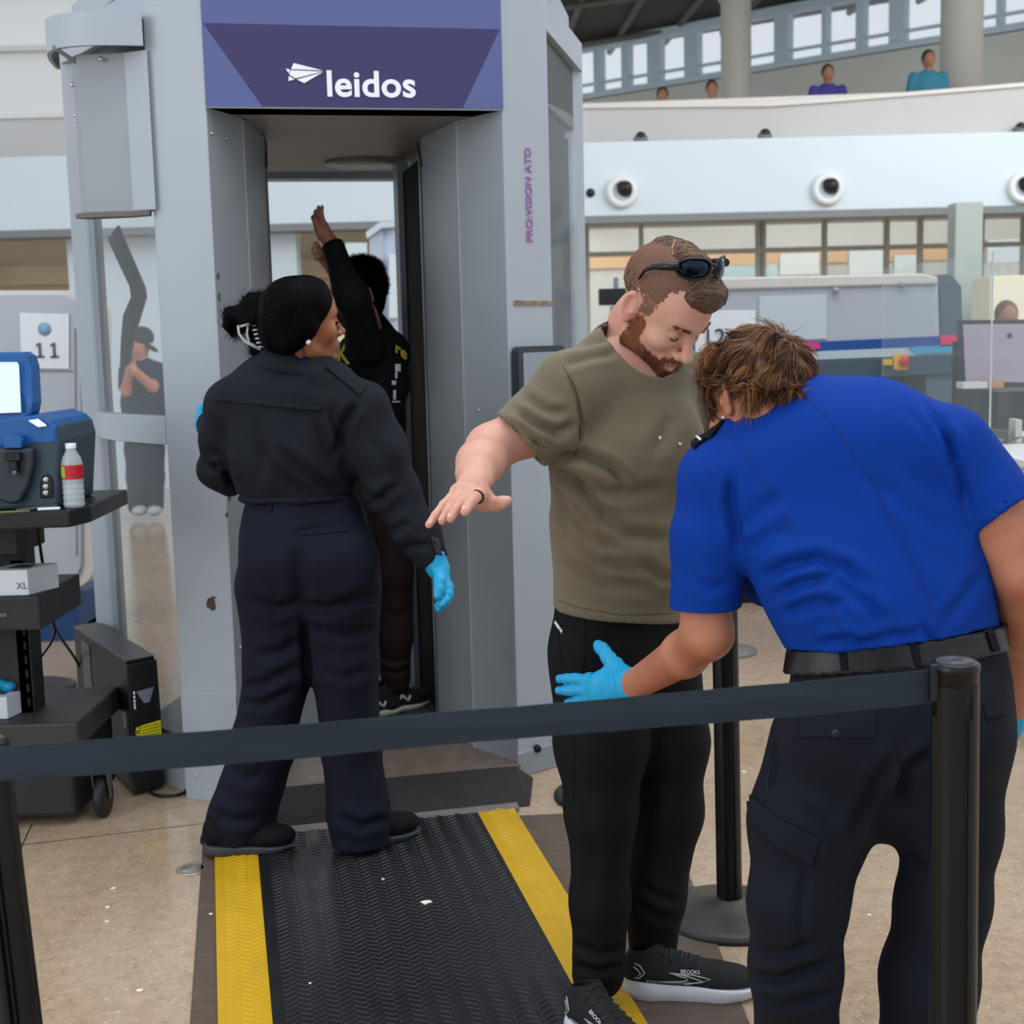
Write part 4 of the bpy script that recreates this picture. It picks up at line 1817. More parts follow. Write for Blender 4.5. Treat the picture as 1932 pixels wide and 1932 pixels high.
def shell(name, V, Fc, mask, off, m, parent, jitter=0.0, seed=1):
    """thin skin over part of a surface (stubble, brows, clothing prints)"""
    N = normals(V, Fc)
    sel = mask[Fc].all(1)
    F2 = Fc[sel]
    used, inv = np.unique(F2, return_inverse=True)
    V2 = V[used] + N[used] * off
    if jitter:
        V2 = V2 + N[used] * (np.random.default_rng(seed).normal(size=len(used)) * jitter)[:, None]
    return link(name, np_mesh(name, [(V2, inv.reshape(-1, 4))]), m, parent)


def hairline(V):
    """scalp mask in head coordinates"""
    x, y, z = (V + np.random.default_rng(2).normal(size=V.shape) * .0022).T
    m = (z > .078) & (y > -.050 + .0 * x)
    m |= (z > .030) & (z <= .078) & (y > -.036 - (z - .030) * .12)
    m |= (z > .0) & (z <= .030) & (y > -.026 - z * .4)
    m |= (z > -.022) & (z <= .0) & (y > .030)
    m |= (z > -.055) & (z <= -.022) & (y > .050)
    ear = (np.abs(x) > .0755) & (np.abs(z - .003) < .034) & (y > -.006) & (y < .038)
    return m & ~ear


def spline_(pts, n=8):
    out = []
    P_ = [Vector(p) for p in pts]
    for i in range(len(P_) - 1):
        p0, p1, p2, p3 = P_[max(i - 1, 0)], P_[i], P_[i + 1], P_[min(i + 2, len(P_) - 1)]
        for k in range(n):
            t = k / n
            out.append(.5 * ((2 * p1) + (p2 - p0) * t + (2 * p0 - 5 * p1 + 4 * p2 - p3) * t * t + (3 * p1 - p0 - 3 * p2 + p3) * t ** 3))
    out.append(P_[-1])
    return out
# ------------------------------------------------------------------ man in the olive T-shirt
M_skin_m = mat('skin_fair', (214, 164, 142), 0.5, sss=.08, bump=.12, bscale=500, rgb2=(206, 148, 130), vscale=14)
M_olive = mat('olive_jersey', (108, 98, 77), 0.9, bump=.15, bscale=900, sheen=.15, var=.05, vscale=6)
M_olive_seam = mat('olive_seam', (70, 66, 52), 0.9)
M_trk = mat('black_track_fabric', (9, 9, 13), 0.78, bump=.1, bscale=700, spec=.25)
M_hairbr = mat('hair_brown', (104, 76, 57), 0.42, spec=.4)
M_hairbr2 = mat('hair_brown_light', (132, 99, 74), 0.42, spec=.4)
M_hairbr3 = mat('hair_brown_dark', (68, 47, 35), 0.45, spec=.4)
M_beard = mat('beard_ginger', (146, 88, 56), 0.6)
M_beard2 = mat('beard_ginger_light', (172, 112, 74), 0.6)
M_beard3 = mat('beard_dark', (104, 60, 40), 0.6)

man_feet = {}
frM = hframe((44, -4, 42), J(1247, 580, 2.90), 1.05)
bM_a, bM_n = np.array([.79, .61, 0]), np.array([.61, -.79, 0])


def man_post(V):
    return V


HV, HF = head_mesh(frM, .0026, jaw=1.04, nose=1.06, brow=1.15, cheek=.86)
# neck + torso + arms + legs as one skin
q = Sdf()
nb = J(1200, 668, 2.985)
hb = to_w(frM, (0, .03, -.045))
q.chain([nb + np.array([0, .01, -.06]), nb, hb], [.074, .058, .050], .025)
q.chain([J(1190, 660, 3.0), J(1197, 612, 2.985), hb], [.056, .052, .048], .025)
RS, LS = J(1076, 742, 2.84), J(1332, 735, 3.06)
q.cone(nb, RS, .052, .05, .03)
q.cone(nb, LS, .052, .05, .03)
elb, wri = J(925, 846, 2.80), J(898, 905, 2.625)
q.chain([RS, J(1000, 808, 2.84), elb], [.064, .052, .047], .03)
q.chain([elb, J(906, 874, 2.73), J(898, 893, 2.67), wri], [.047, .045, .036, .030], .02)
hand_prims(q, wri, [J(903, 933, 2.535), J(888, 926, 2.54), J(874, 923, 2.55), J(862, 927, 2.565)],
           [J(877, 966, 2.46), J(850, 979, 2.47), J(834, 983, 2.485), J(809, 990, 2.50)],
           [J(906, 930, 2.59), J(916, 950, 2.575), J(934, 952, 2.56), J(947, 948, 2.55), J(958, 944, 2.545)],
           r=(.0108, .0102, .0098, .0092), wr=.034, bend=[.004, .004, .004, .003], palm_up=(0, -.3, 1), k=.005)
q.ell(J(905, 938, 2.565), (.026, .026, .022), None, .012)
armV, armF = q.mesh(.0034)
body_parts = [(HV, HF), (armV, armF)]
q = Sdf()
q.chain([J(1188, 760, 2.96), J(1180, 900, 2.96), J(1174, 1150, 2.98)], [.15, .165, .145], .03, (bM_n, .62))
q.chain([LS, J(1400, 850, 3.16), J(1480, 950, 3.12)], [.062, .05, .035], .02)
hand_prims(q, J(1480, 950, 3.12), [J(1512, 985, 3.10), J(1506, 992, 3.12), J(1500, 998, 3.13), J(1494, 1002, 3.14)],
           [J(1545, 1030, 3.08), J(1538, 1040, 3.10), J(1528, 1045, 3.12), J(1515, 1045, 3.13)],
           [J(1495, 960, 3.11), J(1510, 962, 3.09), J(1522, 970, 3.07)], wr=.03)
for hp, kn, an in (((1125, 1240, 2.95), (1142, 1530, 2.89), (1128, 1838, 2.87)), ((1240, 1240, 3.02), (1277, 1530, 3.0), (1232, 1800, 2.98))):
    q.chain([J(*hp), J(*kn), J(*an)], [.07, .042, .034], .03)
body_parts.append(q.mesh(.007))
man = link('person', np_mesh('person', body_parts), M_skin_m)
tag(man, 'person in olive T-shirt and black trousers, head bowed, arm held out for a pat-down', 'person')

# T-shirt: sleeves with their openings first, then the trunk
q = Sdf()
q.chain([RS, J(1030, 790, 2.84), J(960, 849, 2.81)], [.083, .078, .070], .03)
q.chain([LS, J(1366, 800, 3.11), J(1400, 850, 3.16)], [.078, .068, .066], .03)
dirS = J(968, 842, 2.815) - RS
q.cut(J(981, 828, 2.82), dirS)
q.cone(J(981, 828, 2.82) - dirS * .15, J(940, 866, 2.80), .061, .063, .0, None, 's')
q.cut(J(1384, 828, 3.14), J(1400, 850, 3.16) - LS)
q.chain([J(1192, 745, 2.955), J(1187, 860, 2.95), J(1184, 1000, 2.96), J(1172, 1210, 2.97)], [.165, .188, .183, .172], .03, (bM_n, .66))
q.ell(J(1215, 840, 2.90), (.13, .08, .11), None, .04)
q.ell(J(1180, 1040, 2.92), (.13, .08, .13), None, .04)
q.cone(J(1195, 672, 2.97), RS + np.array([0, 0, .012]), .062, .060, .04)
q.cone(J(1225, 680, 2.99), LS, .062, .058, .04)
q.cut(J(1035, 1139, 2.93), np.cross(J(1290, 1174, 2.93) - J(1035, 1139, 2.93), np.array([0, 1.0, 0])) * -1)
rc = (J(1163, 600, 2.99) + J(1252, 722, 2.86)) / 2
rn = np.cross(J(1252, 722, 2.86) - J(1163, 600, 2.99), np.array([.79, .61, 0]))
rn = -rn / np.linalg.norm(rn) if rn[2] < 0 else rn / np.linalg.norm(rn)
rad = np.linalg.norm(J(1252, 722, 2.86) - J(1163, 600, 2.99)) / 2
q.cone(rc - rn * .02, rc + rn * .12, rad * .86, rad * .98, .006, None, 's')
fold = creases([
    ([(1045, 862), (1100, 858), (1150, 880), (1185, 915)], -.008, 10),
    ([(1040, 880), (1085, 905), (1120, 950), (1160, 985)], -.007, 11),
    ([(1036, 900), (1070, 960), (1110, 1010), (1180, 1045)], -.006, 12),
    ([(1040, 925), (1075, 1010), (1130, 1060), (1230, 1085)], -.005, 12),
    ([(1060, 900), (1120, 925), (1190, 930), (1260, 920)], -.004, 12),
    ([(1100, 970), (1180, 1010), (1270, 1020)], -.004, 13),
    ([(1060, 1060), (1140, 1100), (1240, 1110)], -.004, 12),
    ([(1210, 1060), (1250, 1090), (1290, 1090)], -.004, 10),
    ([(975, 775), (1010, 800), (1050, 815), (1085, 800)], -.006, 9),
    ([(955, 800), (990, 815), (1030, 845)], -.005, 8),
    ([(985, 745), (1030, 775), (1075, 780)], -.004, 9),
    ([(1050, 660), (1110, 650), (1150, 640)], -.003, 8),
    ([(1060, 690), (1120, 672), (1165, 665)], -.003, 8),
    ([(1230, 860), (1255, 820), (1270, 780)], -.003, 14),
    ([(1090, 840), (1100, 800), (1092, 750), (1068, 700)], -.0035, 5),
])
TV, TF = q.mesh(.0045, mix_disp(cloth_noise(4, .0030, 22), lambda V, N: fold(V, N) * 2.2))
shirt = link('tshirt', np_mesh('tshirt', [(TV, TF)]), M_olive, man)
tb = bvh_of([(TV, TF)])
seam('sleeve_seam', tb, [(1062, 690), (1085, 730), (1093, 775), (1094, 830), (1084, 860)], .0010, M_olive_seam, shirt)
seam('shoulder_seam', tb, [(1160, 618), (1120, 638), (1060, 665)], .001, M_olive_seam, shirt)
seam('hem_stitch', tb, [(1038, 1127), (1090, 1146), (1170, 1160), (1270, 1158)], .0009, M_olive_seam, shirt)
seam('cuff_stitch', tb, [(945, 787), (985, 822), (1032, 846)], .0009, M_olive_seam, shirt)
# ribbed collar ring
Z_ = Vector(rn)
X_ = Vector((.79, .61, 0))
Y_ = Z_.cross(X_)
mb = MB()
ring = []
for k in range(33):
    a = 2 * math.pi * k / 32
    g = Vector(rc) + X_ * math.cos(a) * rad * .98 + Y_ * math.sin(a) * rad * 1.0 - Z_ * .012
    ring.append(g)
prof = MB()
vs, fs = [], []
for k in range(32):
    a = 2 * math.pi * k / 32
    o_ = X_ * math.cos(a) + Y_ * math.sin(a)
    for (rr, zz) in ((.96, .010), (.93, .004), (.97, -.012), (1.04, -.014), (1.03, -.004)):
        vs.append(Vector(rc) + o_ * rad * rr + Z_ * (zz - .012))
for k in range(32):
    k2 = (k + 1) % 32
    for j in range(5):
        j2 = (j + 1) % 5
        fs.append((k * 5 + j, k2 * 5 + j, k2 * 5 + j2, k * 5 + j2))
prof.add(vs, fs, True)
prof.build('collar', M_olive, shirt)
for (px, py, w_, h_) in ((1245, 827, 3, 5), (1283, 838, 3, 4)):
    patch('shirt_mark', tb, [(px - w_, py - h_), (px + w_, py - h_ + 2), (px + w_ * .4, py + h_), (px - w_, py + 1)], mat('pale_speck', (200, 196, 180), .8), shirt, .0012, .0006)

# trousers
q = Sdf()
q.chain([J(1168, 1120, 2.975), J(1170, 1220, 2.975)], [.158, .165], .03, (bM_n, .66))
q.chain([J(1128, 1230, 2.94), J(1137, 1400, 2.915), J(1136, 1530, 2.89), J(1132, 1700, 2.875), J(1128, 1835, 2.865)], [.102, .095, .072, .062, .056], .035)
q.chain([J(1236, 1230, 3.02), J(1262, 1400, 3.01), J(1262, 1530, 3.0), J(1232, 1690, 2.985), J(1230, 1790, 2.98)], [.100, .086, .074, .066, .056], .035)
q.cut((0, 0, .915), (0, 0, 1))
fold = creases([
    ([(1050, 1200), (1090, 1290), (1090, 1400)], -.003, 12),
    ([(1240, 1330), (1225, 1450), (1205, 1600)], -.004, 14),
    ([(1080, 1780), (1130, 1800), (1190, 1790)], -.006, 9),
    ([(1078, 1820), (1125, 1832), (1180, 1820)], -.006, 8),
    ([(1195, 1700), (1240, 1730), (1280, 1735)], -.006, 9),
    ([(1205, 1670), (1240, 1690), (1275, 1700)], -.005, 9),
    ([(1100, 1500), (1120, 1600), (1110, 1720)], -.003, 14),
    ([(1280, 1480), (1265, 1580), (1240, 1660)], -.004, 12),
    ([(1062, 1190), (1120, 1215), (1180, 1200)], -.003, 9)])
PV, PF = q.mesh(.005, mix_disp(cloth_noise(9, .003, 14, (1, 1, .5)), fold))
trs = link('trousers', np_mesh('trousers', [(PV, PF)]), M_trk, man)
pb = bvh_of([(PV, PF)])
seam('pocket_zip', pb, [(1103, 1160), (1106, 1220), (1100, 1262), (1094, 1290)], .0016, mat('deep_black', (4, 4, 6), .6, spec=.2), trs)
seam('side_seam', pb, [(1050, 1165), (1066, 1300), (1085, 1400), (1082, 1520)], .001, MATS['deep_black'], trs)
# small white trouser print
h_, n_ = hit(pb, 1056, 1183, .001)
if h_ is not None:
    r0 = Vector((1, 0, -.45)) - n_ * n_.dot(Vector((1, 0, -.45)))
    r0.normalize()
    zt_ = n_.cross(r0)
    if zt_.z < 0:
        zt_ = -zt_
    text_obj('trouser_print', 'REEBOK', M_white, .0095, h_ + n_ * .0025, r0, zt_, trs, .0004, bold=.0003)

# hair: buzzed sides, combed top, parting
Vl = to_l(frM, HV)
x, y, z = Vl.T
ear = (np.abs(x) > .069) & (np.abs(z - .0) < .04) & (y > -.012) & (y < .045)
scalp = hairline(np.stack([x, y, z], 1))
side = scalp
upper = scalp & ((z > .045) | (y > .07) & (z > .01))
shell('fade_hair', HV, HF, scalp & (z > .004), .0007, mat('fade_brown', (156, 116, 96), .8, rgb2=(126, 92, 74), vscale=300), man)
shell('crown_hair', HV, HF, upper, .0016, mat('clipped_brown', (122, 86, 68), .75, rgb2=(96, 66, 52), vscale=400), man, .0004)
mats_h = [M_hairbr3, M_hairbr, M_hairbr2]
pr_, nr_ = sample_surface(HV, HF, side & (z > .012), 12000, 5)
R_, T_, s_ = frM
down = R_ @ np.array([0, .45, -1.0])
dd_ = nr_ * .55 + down
f1 = strands(pr_ - nr_ * .0005, dd_, .006, .00042, 2, 3, .25)
side_hair = hair_obj('short_hair', [f1], mats_h, man)
# a raised mass of combed hair
q = Sdf()
q.ell((.014, .004, .078), (.066, .096, .056), None, .01)
q.ell((.006, -.066, .090), (.050, .032, .028), None, .02)
q.cut((-.046, 0, .08), (-1, 0, .25))
q.cut((0, -.02, .060), (0, .10, -1.0))
q.cut((0, -.094, .062), (0, -1.0, -.65))


def comb(V, N):
    s1 = V[:, 1] * 160 + np.sin(V[:, 0] * 26) * 2.6 - V[:, 0] * 30
    return .0008 * np.sin(s1) + .0006 * np.sin(s1 * 2.3 + 1) + .0004 * np.sin(s1 * 4.1)


cv, cf = q.mesh(.0024, comb)
cap = (to_w(frM, cv), cf)
hair = link('hair', np_mesh('hair', [cap]), mat('hair_brown_mass', (88, 63, 47), .4, spec=.45), man)
n_ = 3800
Nv = normals(cv, cf)
pts, nrm = sample_surface(cv, cf, (cv[:, 2] > .05) & (Nv[:, 2] > -.2), n_, 8)
dl_ = np.stack([np.full(n_, .9), -.15 - 2.2 * np.clip(-pts[:, 1] - .03, 0, .06) * 4, -.9 * np.clip(pts[:, 0] + .01, -.02, .08) * 9], 1)
dl_ = dl_ - nrm * (dl_ * nrm).sum(1)[:, None]
V1, F1, m1 = strands(pts, dl_, .034, .00075, 5, 6, .08, colscale=60,
                     lift=lambda Pp, t: -(Pp - np.array([.012, 0, .06])) * 7.5 * t)
hs_ = hair_obj('combed_hair', [(to_w(frM, V1), F1, m1)], mats_h, hair)

# beard
x, y, z = (Vl + np.random.default_rng(4).normal(size=Vl.shape) * .0026).T
ear = (np.abs(x) > .072) & (np.abs(z - .003) < .034) & (y > -.006) & (y < .038)
ax_ = np.abs(x)
beard = (y > -.034) & (y < .004) & (z < .002) & (ax_ > .045)
beard |= (y < .002) & (z < -.046 + (y + .03) * .28)
beard |= (z < -.074) & (y < -.05)
beard |= (ax_ < .031) & (z < -.047) & (z > -.063) & (y < -.078)
beard |= (ax_ > .020) & (ax_ < .036) & (z < -.054) & (y < -.058)
beard &= ~((ax_ < .020) & (z > -.079) & (z < -.0625) & (y < -.085))
beard &= (z > -.128) & (y < .004) & ~ear
beard &= ~((ax_ < .030) & (z > -.047))
shell('stubble', HV, HF, beard, .0008, mat('stubble_ginger', (150, 96, 70), .8, rgb2=(122, 74, 52), vscale=300), man, .0003)
pb_, nb_ = sample_surface(HV, HF, beard, 8500, 12)
dn = R_ @ np.array([0, -.35, -1.0])
f2 = strands(pb_ - nb_ * .001, nb_ * .6 + dn, .0085, .00048, 3, 9, .28)
hair_obj('beard', [f2], [M_beard3, M_beard, M_beard2], man)
# brows and lashes
for s in (-1, 1):
    bm_ = (x * s > .011) & (x * s < .050) & (z > .0235 - .10 * np.maximum(x * s - .036, 0)) & (z < .0325) & (y < -.05)
    bp_, bn_ = sample_surface(HV, HF, bm_, 260, 40)
    bd = R_ @ np.array([s * 1.0, .25, .05])
    hair_obj('eyebrow', [strands(bp_, bn_ * .25 + bd, .009, .00055, 2, 30, .2)], [M_hairbr, M_beard2, M_hairbr], man)
    shell('brow_base', HV, HF, bm_, .0004, mat('brow_brown', (168, 120, 98), .8), man)
    mb = MB()
    mb.tube([Vector(to_w(frM, (s * xx, yy, zz))) for xx, yy, zz in ((.019, -.0835, -.002), (.026, -.0865, -.0055), (.034, -.0865, -.006), (.041, -.081, -.004), (.046, -.074, -.001))], .0013, 5)
    mb.build('eyelashes', mat('lash_brown', (60, 36, 28), .6), man)
# lips
lipsm = mat('lip_pink', (172, 98, 86), .45)
mb = MB()
for s in (-1, 1):
    pass
q = Sdf()
for s in (-1, 1):
    q.cone((s * .019, -.0893, -.0725), (0, -.0975, -.0752), .0034, .0052, .004)
V1, F1 = q.mesh(.0016)
link('lip', np_mesh('lip', [(to_w(frM, V1), F1)]), lipsm, man)
# finger nails and ring
ab = bvh_of([(armV, armF)])
for i, (px, py) in enumerate(((874, 958), (847, 972), (829, 979), (812, 985))):
    w_ = 3.4
    patch('fingernail', ab, [(px - w_, py + 3), (px - w_ + 2, py - 4), (px + w_ + 1, py - 5), (px + w_, py + 2), (px, py + 5)], mat('nail_pink', (226, 178, 162), .3), man, .0006, .0006, 2.5)
k1, t1 = J(903, 933, 2.535), J(877, 966, 2.46)
ax = Vector(t1 - k1).normalized()
c_ = Vector(k1 + (t1 - k1) * .14)
Rr = ax.to_track_quat('Z', 'Y').to_matrix()
mb = MB()
mb.lathe([(.0128, -.003), (.0142, -.002), (.0142, .002), (.0128, .003), (.0124, 0), (.0128, -.003)], c_, 28, Rr)
mb.build('ring', mat('dark_ring', (52, 34, 26), .3, metal=.6), man)

# sunglasses pushed up on the hair
sgo = empty('sunglasses', to_w(frM, (0, -.07, .11)))
tag(sgo, 'black wraparound sunglasses with mirrored lenses pushed up on the man\'s combed hair', 'sunglasses')
M_frame = mat('sunglass_frame', (14, 15, 18), .35)
M_lens = mat('mirror_lens', (36, 46, 62), .04, metal=.85)
hb_ = bvh_of([cap, (HV, HF)])


def hp(px, py, off):
    h, _ = hit(hb_, px, py, off)
    return h


c1, c2 = hp(1313, 509, .016), hp(1362, 515, .014)
headc = Vector(to_w(frM, (0, 0, .03)))
Xg = Vector(R_ @ np.array([1.0, 0, 0]))      # his left
Zg = Vector(R_ @ np.array([0, .62, 1.0])).normalized()
Yg = Zg.cross(Xg)
gc = Vector(to_w(frM, (0, -.094, .112)))
# move the centre so that the bridge sits on its sight line
tgt = ray(1345, 507)
o_ = Vector((0, 0, CAMH))
gc = o_ + tgt * ((gc - o_).dot(tgt) / tgt.dot(tgt))


def gp(x_, y_, z_):
    return gc + Xg * x_ + Yg * y_ + Zg * z_


for s in (-1, 1):
    mb = MB()
    out, lens = [], []
    for k in range(24):
        a = 2 * math.pi * k / 24
        ex = .034 * math.copysign(abs(math.cos(a)) ** .8, math.cos(a))
        ez = .0205 * math.copysign(abs(math.sin(a)) ** .85, math.sin(a))
        xx = s * .040 + ex
        yy = .012 * ((abs(xx) / .066) ** 2) * 2.2
        out.append((xx, yy, ez))
    mb.tube([gp(*p) for p in out] + [gp(*out[0]), gp(*out[1])], .0024, 8)
    rim = mb.build('rim', M_frame, sgo)
    vs = [gp(s * .040, .012 * ((.036 / .066) ** 2) * 2.2 - .004, 0)]
    fs = []
    for rr in (.5, 1.0):
        for (xx, yy, ez) in out:
            x2 = s * .040 + (xx - s * .040) * rr
            vs.append(gp(x2, .012 * ((abs(x2) / .066) ** 2) * 2.2 - .004 * (1 - rr ** 2), ez * rr))
    for k in range(24):
        k2 = (k + 1) % 24
        fs.append((0, 1 + k, 1 + k2))
        fs.append((1 + k, 25 + k, 25 + k2, 1 + k2))
    lm = mesh('lens', vs, fs)
    lo = link('lens', lm, M_lens, sgo)
    md = lo.modifiers.new('solid', 'SOLIDIFY')
    md.thickness = .0015
    # temples
    mb = MB()
    tp = [gp(s * .072, .026, .004), gp(s * .083, .045, .002), gp(s * .087, .080, -.004), gp(s * .085, .105, -.016), gp(s * .080, .122, -.036)]
    sec = []
    mb.tube(tp, [.0085, .0085, .006, .0035, .002], 8)
    mb.build('temple', M_frame, sgo)
mb = MB()
mb.tube([gp(-.010, .002, .006), gp(0, -.001, .008), gp(.010, .002, .006)], .0035, 8)
mb.build('bridge', M_frame, sgo)

seam('hair_parting', hb_, [(1274, 452), (1268, 468), (1270, 482), (1271, 496)], .0015, mat('parting_skin', (188, 138, 118), .6), hair, 4)
for pl_ in ([(1278, 466), (1310, 453), (1345, 463), (1366, 488)], [(1277, 480), (1310, 471), (1342, 478)], [(1300, 458), (1335, 456), (1362, 474)], [(1300, 546), (1338, 560), (1366, 574)],
            [(1296, 553), (1330, 571), (1352, 584)], [(1312, 538), (1350, 546), (1374, 560)], [(1290, 545), (1315, 568), (1335, 580)]):
    seam('comb_groove', hb_, pl_, .0008, M_hairbr3, hair, 4)
# shoes
M_upper = mat('black_knit_upper', (20, 21, 23), .8, bump=.5, bscale=900)
M_sole = mat('white_foam_sole', (206, 208, 214), .55, bump=.05, bscale=120)
M_refl = mat('silver_piping', (176, 178, 182), .4)


def swoosh(onto, side, up):
    # open chevron outline on the flank and heel lines
    y_ = side * .06
    for name, pts in (('flank_outline', [(.165, .058), (.13, .070), (.10, .074), (.135, .062), (.14, .055), (.12, .048), (.085, .045)]),
                      ('flank_outline', [(.10, .074), (.15, .073), (.183, .066), (.165, .053), (.13, .042)]),
                      ('heel_line', [(.012, .095), (.03, .088), (.045, .07), (.03, .052), (.015, .05)]),
                      ('heel_line', [(.010, .085), (.022, .080), (.034, .067), (.024, .057)])):
        mb = MB()
        mb.tube([onto(a, y_, b, side) for a, b in pts], .0016, 5)
        mb.build(name, M_refl, up)
    mb = MB()
    for k in range(22):
        a = .05 + k * .0045
        mb.tube([onto(a, y_, .040, side), onto(a, y_, .048, side)], .0011, 5)
    mb.build('reflective_dashes', M_refl, up)


lh, lt = G(1178, 1872), G(1432, 1880)
sL, bL = shoe(man, lh, lt, M_upper, M_sole, L=(lt - lh).length, W=.098, accent=swoosh, sole_h=.045)
rh = G(1082, 1935)
rt = rh + Vector((.56, -.83, 0)).normalized() * .285
sR, bR = shoe(man, rh, rt, M_upper, M_sole, L=.285, W=.098, accent=swoosh, sole_h=.045)
for bb, (px, py), dx in ((bL, (1302, 1834), (1, 0, -.08)), (bR, (1126, 1922), (.65, -.75, -.5))):
    h_, n_ = hit(bb, px, py, .001)
    if h_ is not None:
        X2 = Vector(dx).normalized()
        Z2 = n_.cross(X2)
        if Z2.z < 0:
            Z2 = -Z2
        text_obj('shoe_lettering', 'BROOKS', M_refl, .011, h_ + n_ * .0015, X2, Z2, sL if bb is bL else sR, .0004, bold=.0003)
# ------------------------------------------------------------------ officer in the navy jacket
M_skin_w = mat('skin_brown', (150, 92, 62), .42, sss=.05, bump=.06, bscale=500, rgb2=(136, 80, 54), vscale=14)
M_navy = mat('navy_jacket_twill', (22, 25, 34), .82, bump=.3, bscale=1300, spec=.25, var=.12, vscale=4)
M_navy_s = mat('navy_stitch', (16, 17, 24), .85)
M_navyt = mat('navy_trouser_twill', (14, 17, 33), .8, bump=.25, bscale=1300, spec=.25, var=.1, vscale=4)
M_hairk = mat('hair_black', (3, 3, 4), .5, spec=.06, bump=.5, bscale=500, stretch=(.08, 1, 1))
M_glove = mat('nitrile_blue', (28, 158, 206), .45, bump=.5, bscale=160, spec=.4)

frW = hframe((-4, -12, 116), J(570, 610, 3.85), 1.0)
HVw, HFw = head_mesh(frW, .003, jaw=1.06, nose=1.0, cheek=1.2, lips=1.25, brow=.9)
q = Sdf()
nbw = J(552, 690, 3.87)
q.chain([nbw + np.array([0, 0, -.1]), nbw, to_w(frW, (0, .03, -.045))], [.07, .058, .054], .03)
q.cone(to_w(frW, (0, -.03, -.08)), nbw + np.array([.02, 0, -.02]), .026, .04, .02)
q.chain([J(560, 770, 3.88), J(556, 900, 3.88), J(585, 1080, 3.88)], [.12, .11, .12], .03, ((0, 1, 0), .5))
q.chain([J(685, 780, 3.84), J(738, 925, 3.83), J(822, 1062, 3.78)], [.042, .036, .024], .02)
q.chain([J(438, 775, 3.90), J(414, 880, 3.95), J(395, 800, 4.14)], [.042, .036, .024], .02)
for a in (((520, 1090, 3.9), (515, 1330, 3.9), (450, 1560, 3.9)), ((650, 1090, 3.86), (665, 1330, 3.86), (690, 1560, 3.86))):
    q.chain([J(*a[0]), J(*a[1]), J(*a[2])], [.06, .045, .035], .03)


def w_hand(q, grow=0.0):
    wr = J(823, 1064, 3.775)
    hand_prims(q, wr, [J(842, 1108, 3.735), J(845, 1108, 3.755), J(844, 1108, 3.775), J(840, 1107, 3.792)],
               [J(834, 1141, 3.70), J(829, 1148, 3.72), J(826, 1150, 3.745), J(824, 1143, 3.765)],
               [J(829, 1080, 3.75), J(829, 1097, 3.725), J(828, 1112, 3.71), J(826, 1124, 3.70)],
               r=(.0105, .0108, .0105, .0092), wr=.034, bend=[.012, .014, .012, .010], palm_up=(1, .1, .2), grow=grow)


def w_hand2(q, grow=0.0):
    wr = J(396, 800, 4.14)
    hand_prims(q, wr, [J(384, 778, 4.18), J(381, 787, 4.19), J(380, 796, 4.19), J(381, 805, 4.19)],
               [J(377, 768, 4.20), J(372, 785, 4.22), J(372, 799, 4.22), J(376, 812, 4.21)],
               [J(392, 785, 4.15), J(390, 775, 4.14), J(386, 768, 4.14)], r=(.010, .010, .010, .009), wr=.03, palm_up=(0, -1, .3), grow=grow)


w_hand(q, -.0022)
w_hand2(q, -.0022)
bw = q.mesh(.0055)
wom = link('person', np_mesh('person', [(HVw, HFw), bw]), M_skin_w)
tag(wom, 'person in dark navy officer jacket and trousers, black hair clipped up, seen from behind', 'person')
for fn, nm in ((w_hand, 'glove'), (w_hand2, 'glove')):
    g = Sdf()
    fn(g, .0016)
    if fn is w_hand:
        g.cone(J(818, 1052, 3.775), J(826, 1072, 3.775), .036, .033, .01)
    gv = g.mesh(.0032, cloth_noise(3, .0008, 90))
    link(nm, np_mesh(nm, [gv]), M_glove, wom)

# jacket: trunk with its waistband, then the sleeves
q = Sdf()
q.ell(J(560, 805, 3.88), (.180, .125, .165), None, .04)
q.chain([J(556, 775, 3.88), J(555, 860, 3.87), J(556, 925, 3.87)], [.19, .182, .160], .03, ((0, 1, 0), .66))
q.cone(J(545, 732, 3.88), J(685, 765, 3.84), .070, .066, .045)
q.cone(J(530, 732, 3.88), J(435, 765, 3.90), .070, .062, .045)
q.cut((0, 0, J(557, 936, 3.77)[2]), (0, 0, -1))
q.ell(J(557, 938, 3.87), (.162, .112, .026), None, .012)
q.chain([J(685, 775, 3.84), J(718, 855, 3.83), J(738, 925, 3.83)], [.076, .075, .070], .03)
q.chain([J(738, 925, 3.83), J(782, 1000, 3.80), J(828, 1078, 3.775)], [.070, .056, .042], .03)
q.cut(J(821, 1062, 3.78), J(828, 1078, 3.775) - J(790, 1010, 3.80))
q.cone(J(816, 1052, 3.78), J(832, 1090, 3.77), .036, .036, 0, None, 's')
q.chain([J(435, 768, 3.90), J(418, 830, 3.92), J(415, 880, 3.95), J(398, 800, 4.14)], [.070, .062, .053, .040], .03)
q.cone(J(404, 885, 3.96), J(436, 912, 3.97), .043, .038, .03)
nz = np.array([.22, .0, 1.0])
q.cone(nbw + np.array([0, 0, .0]), nbw + nz * .2, .060, .085, .006, None, 's')
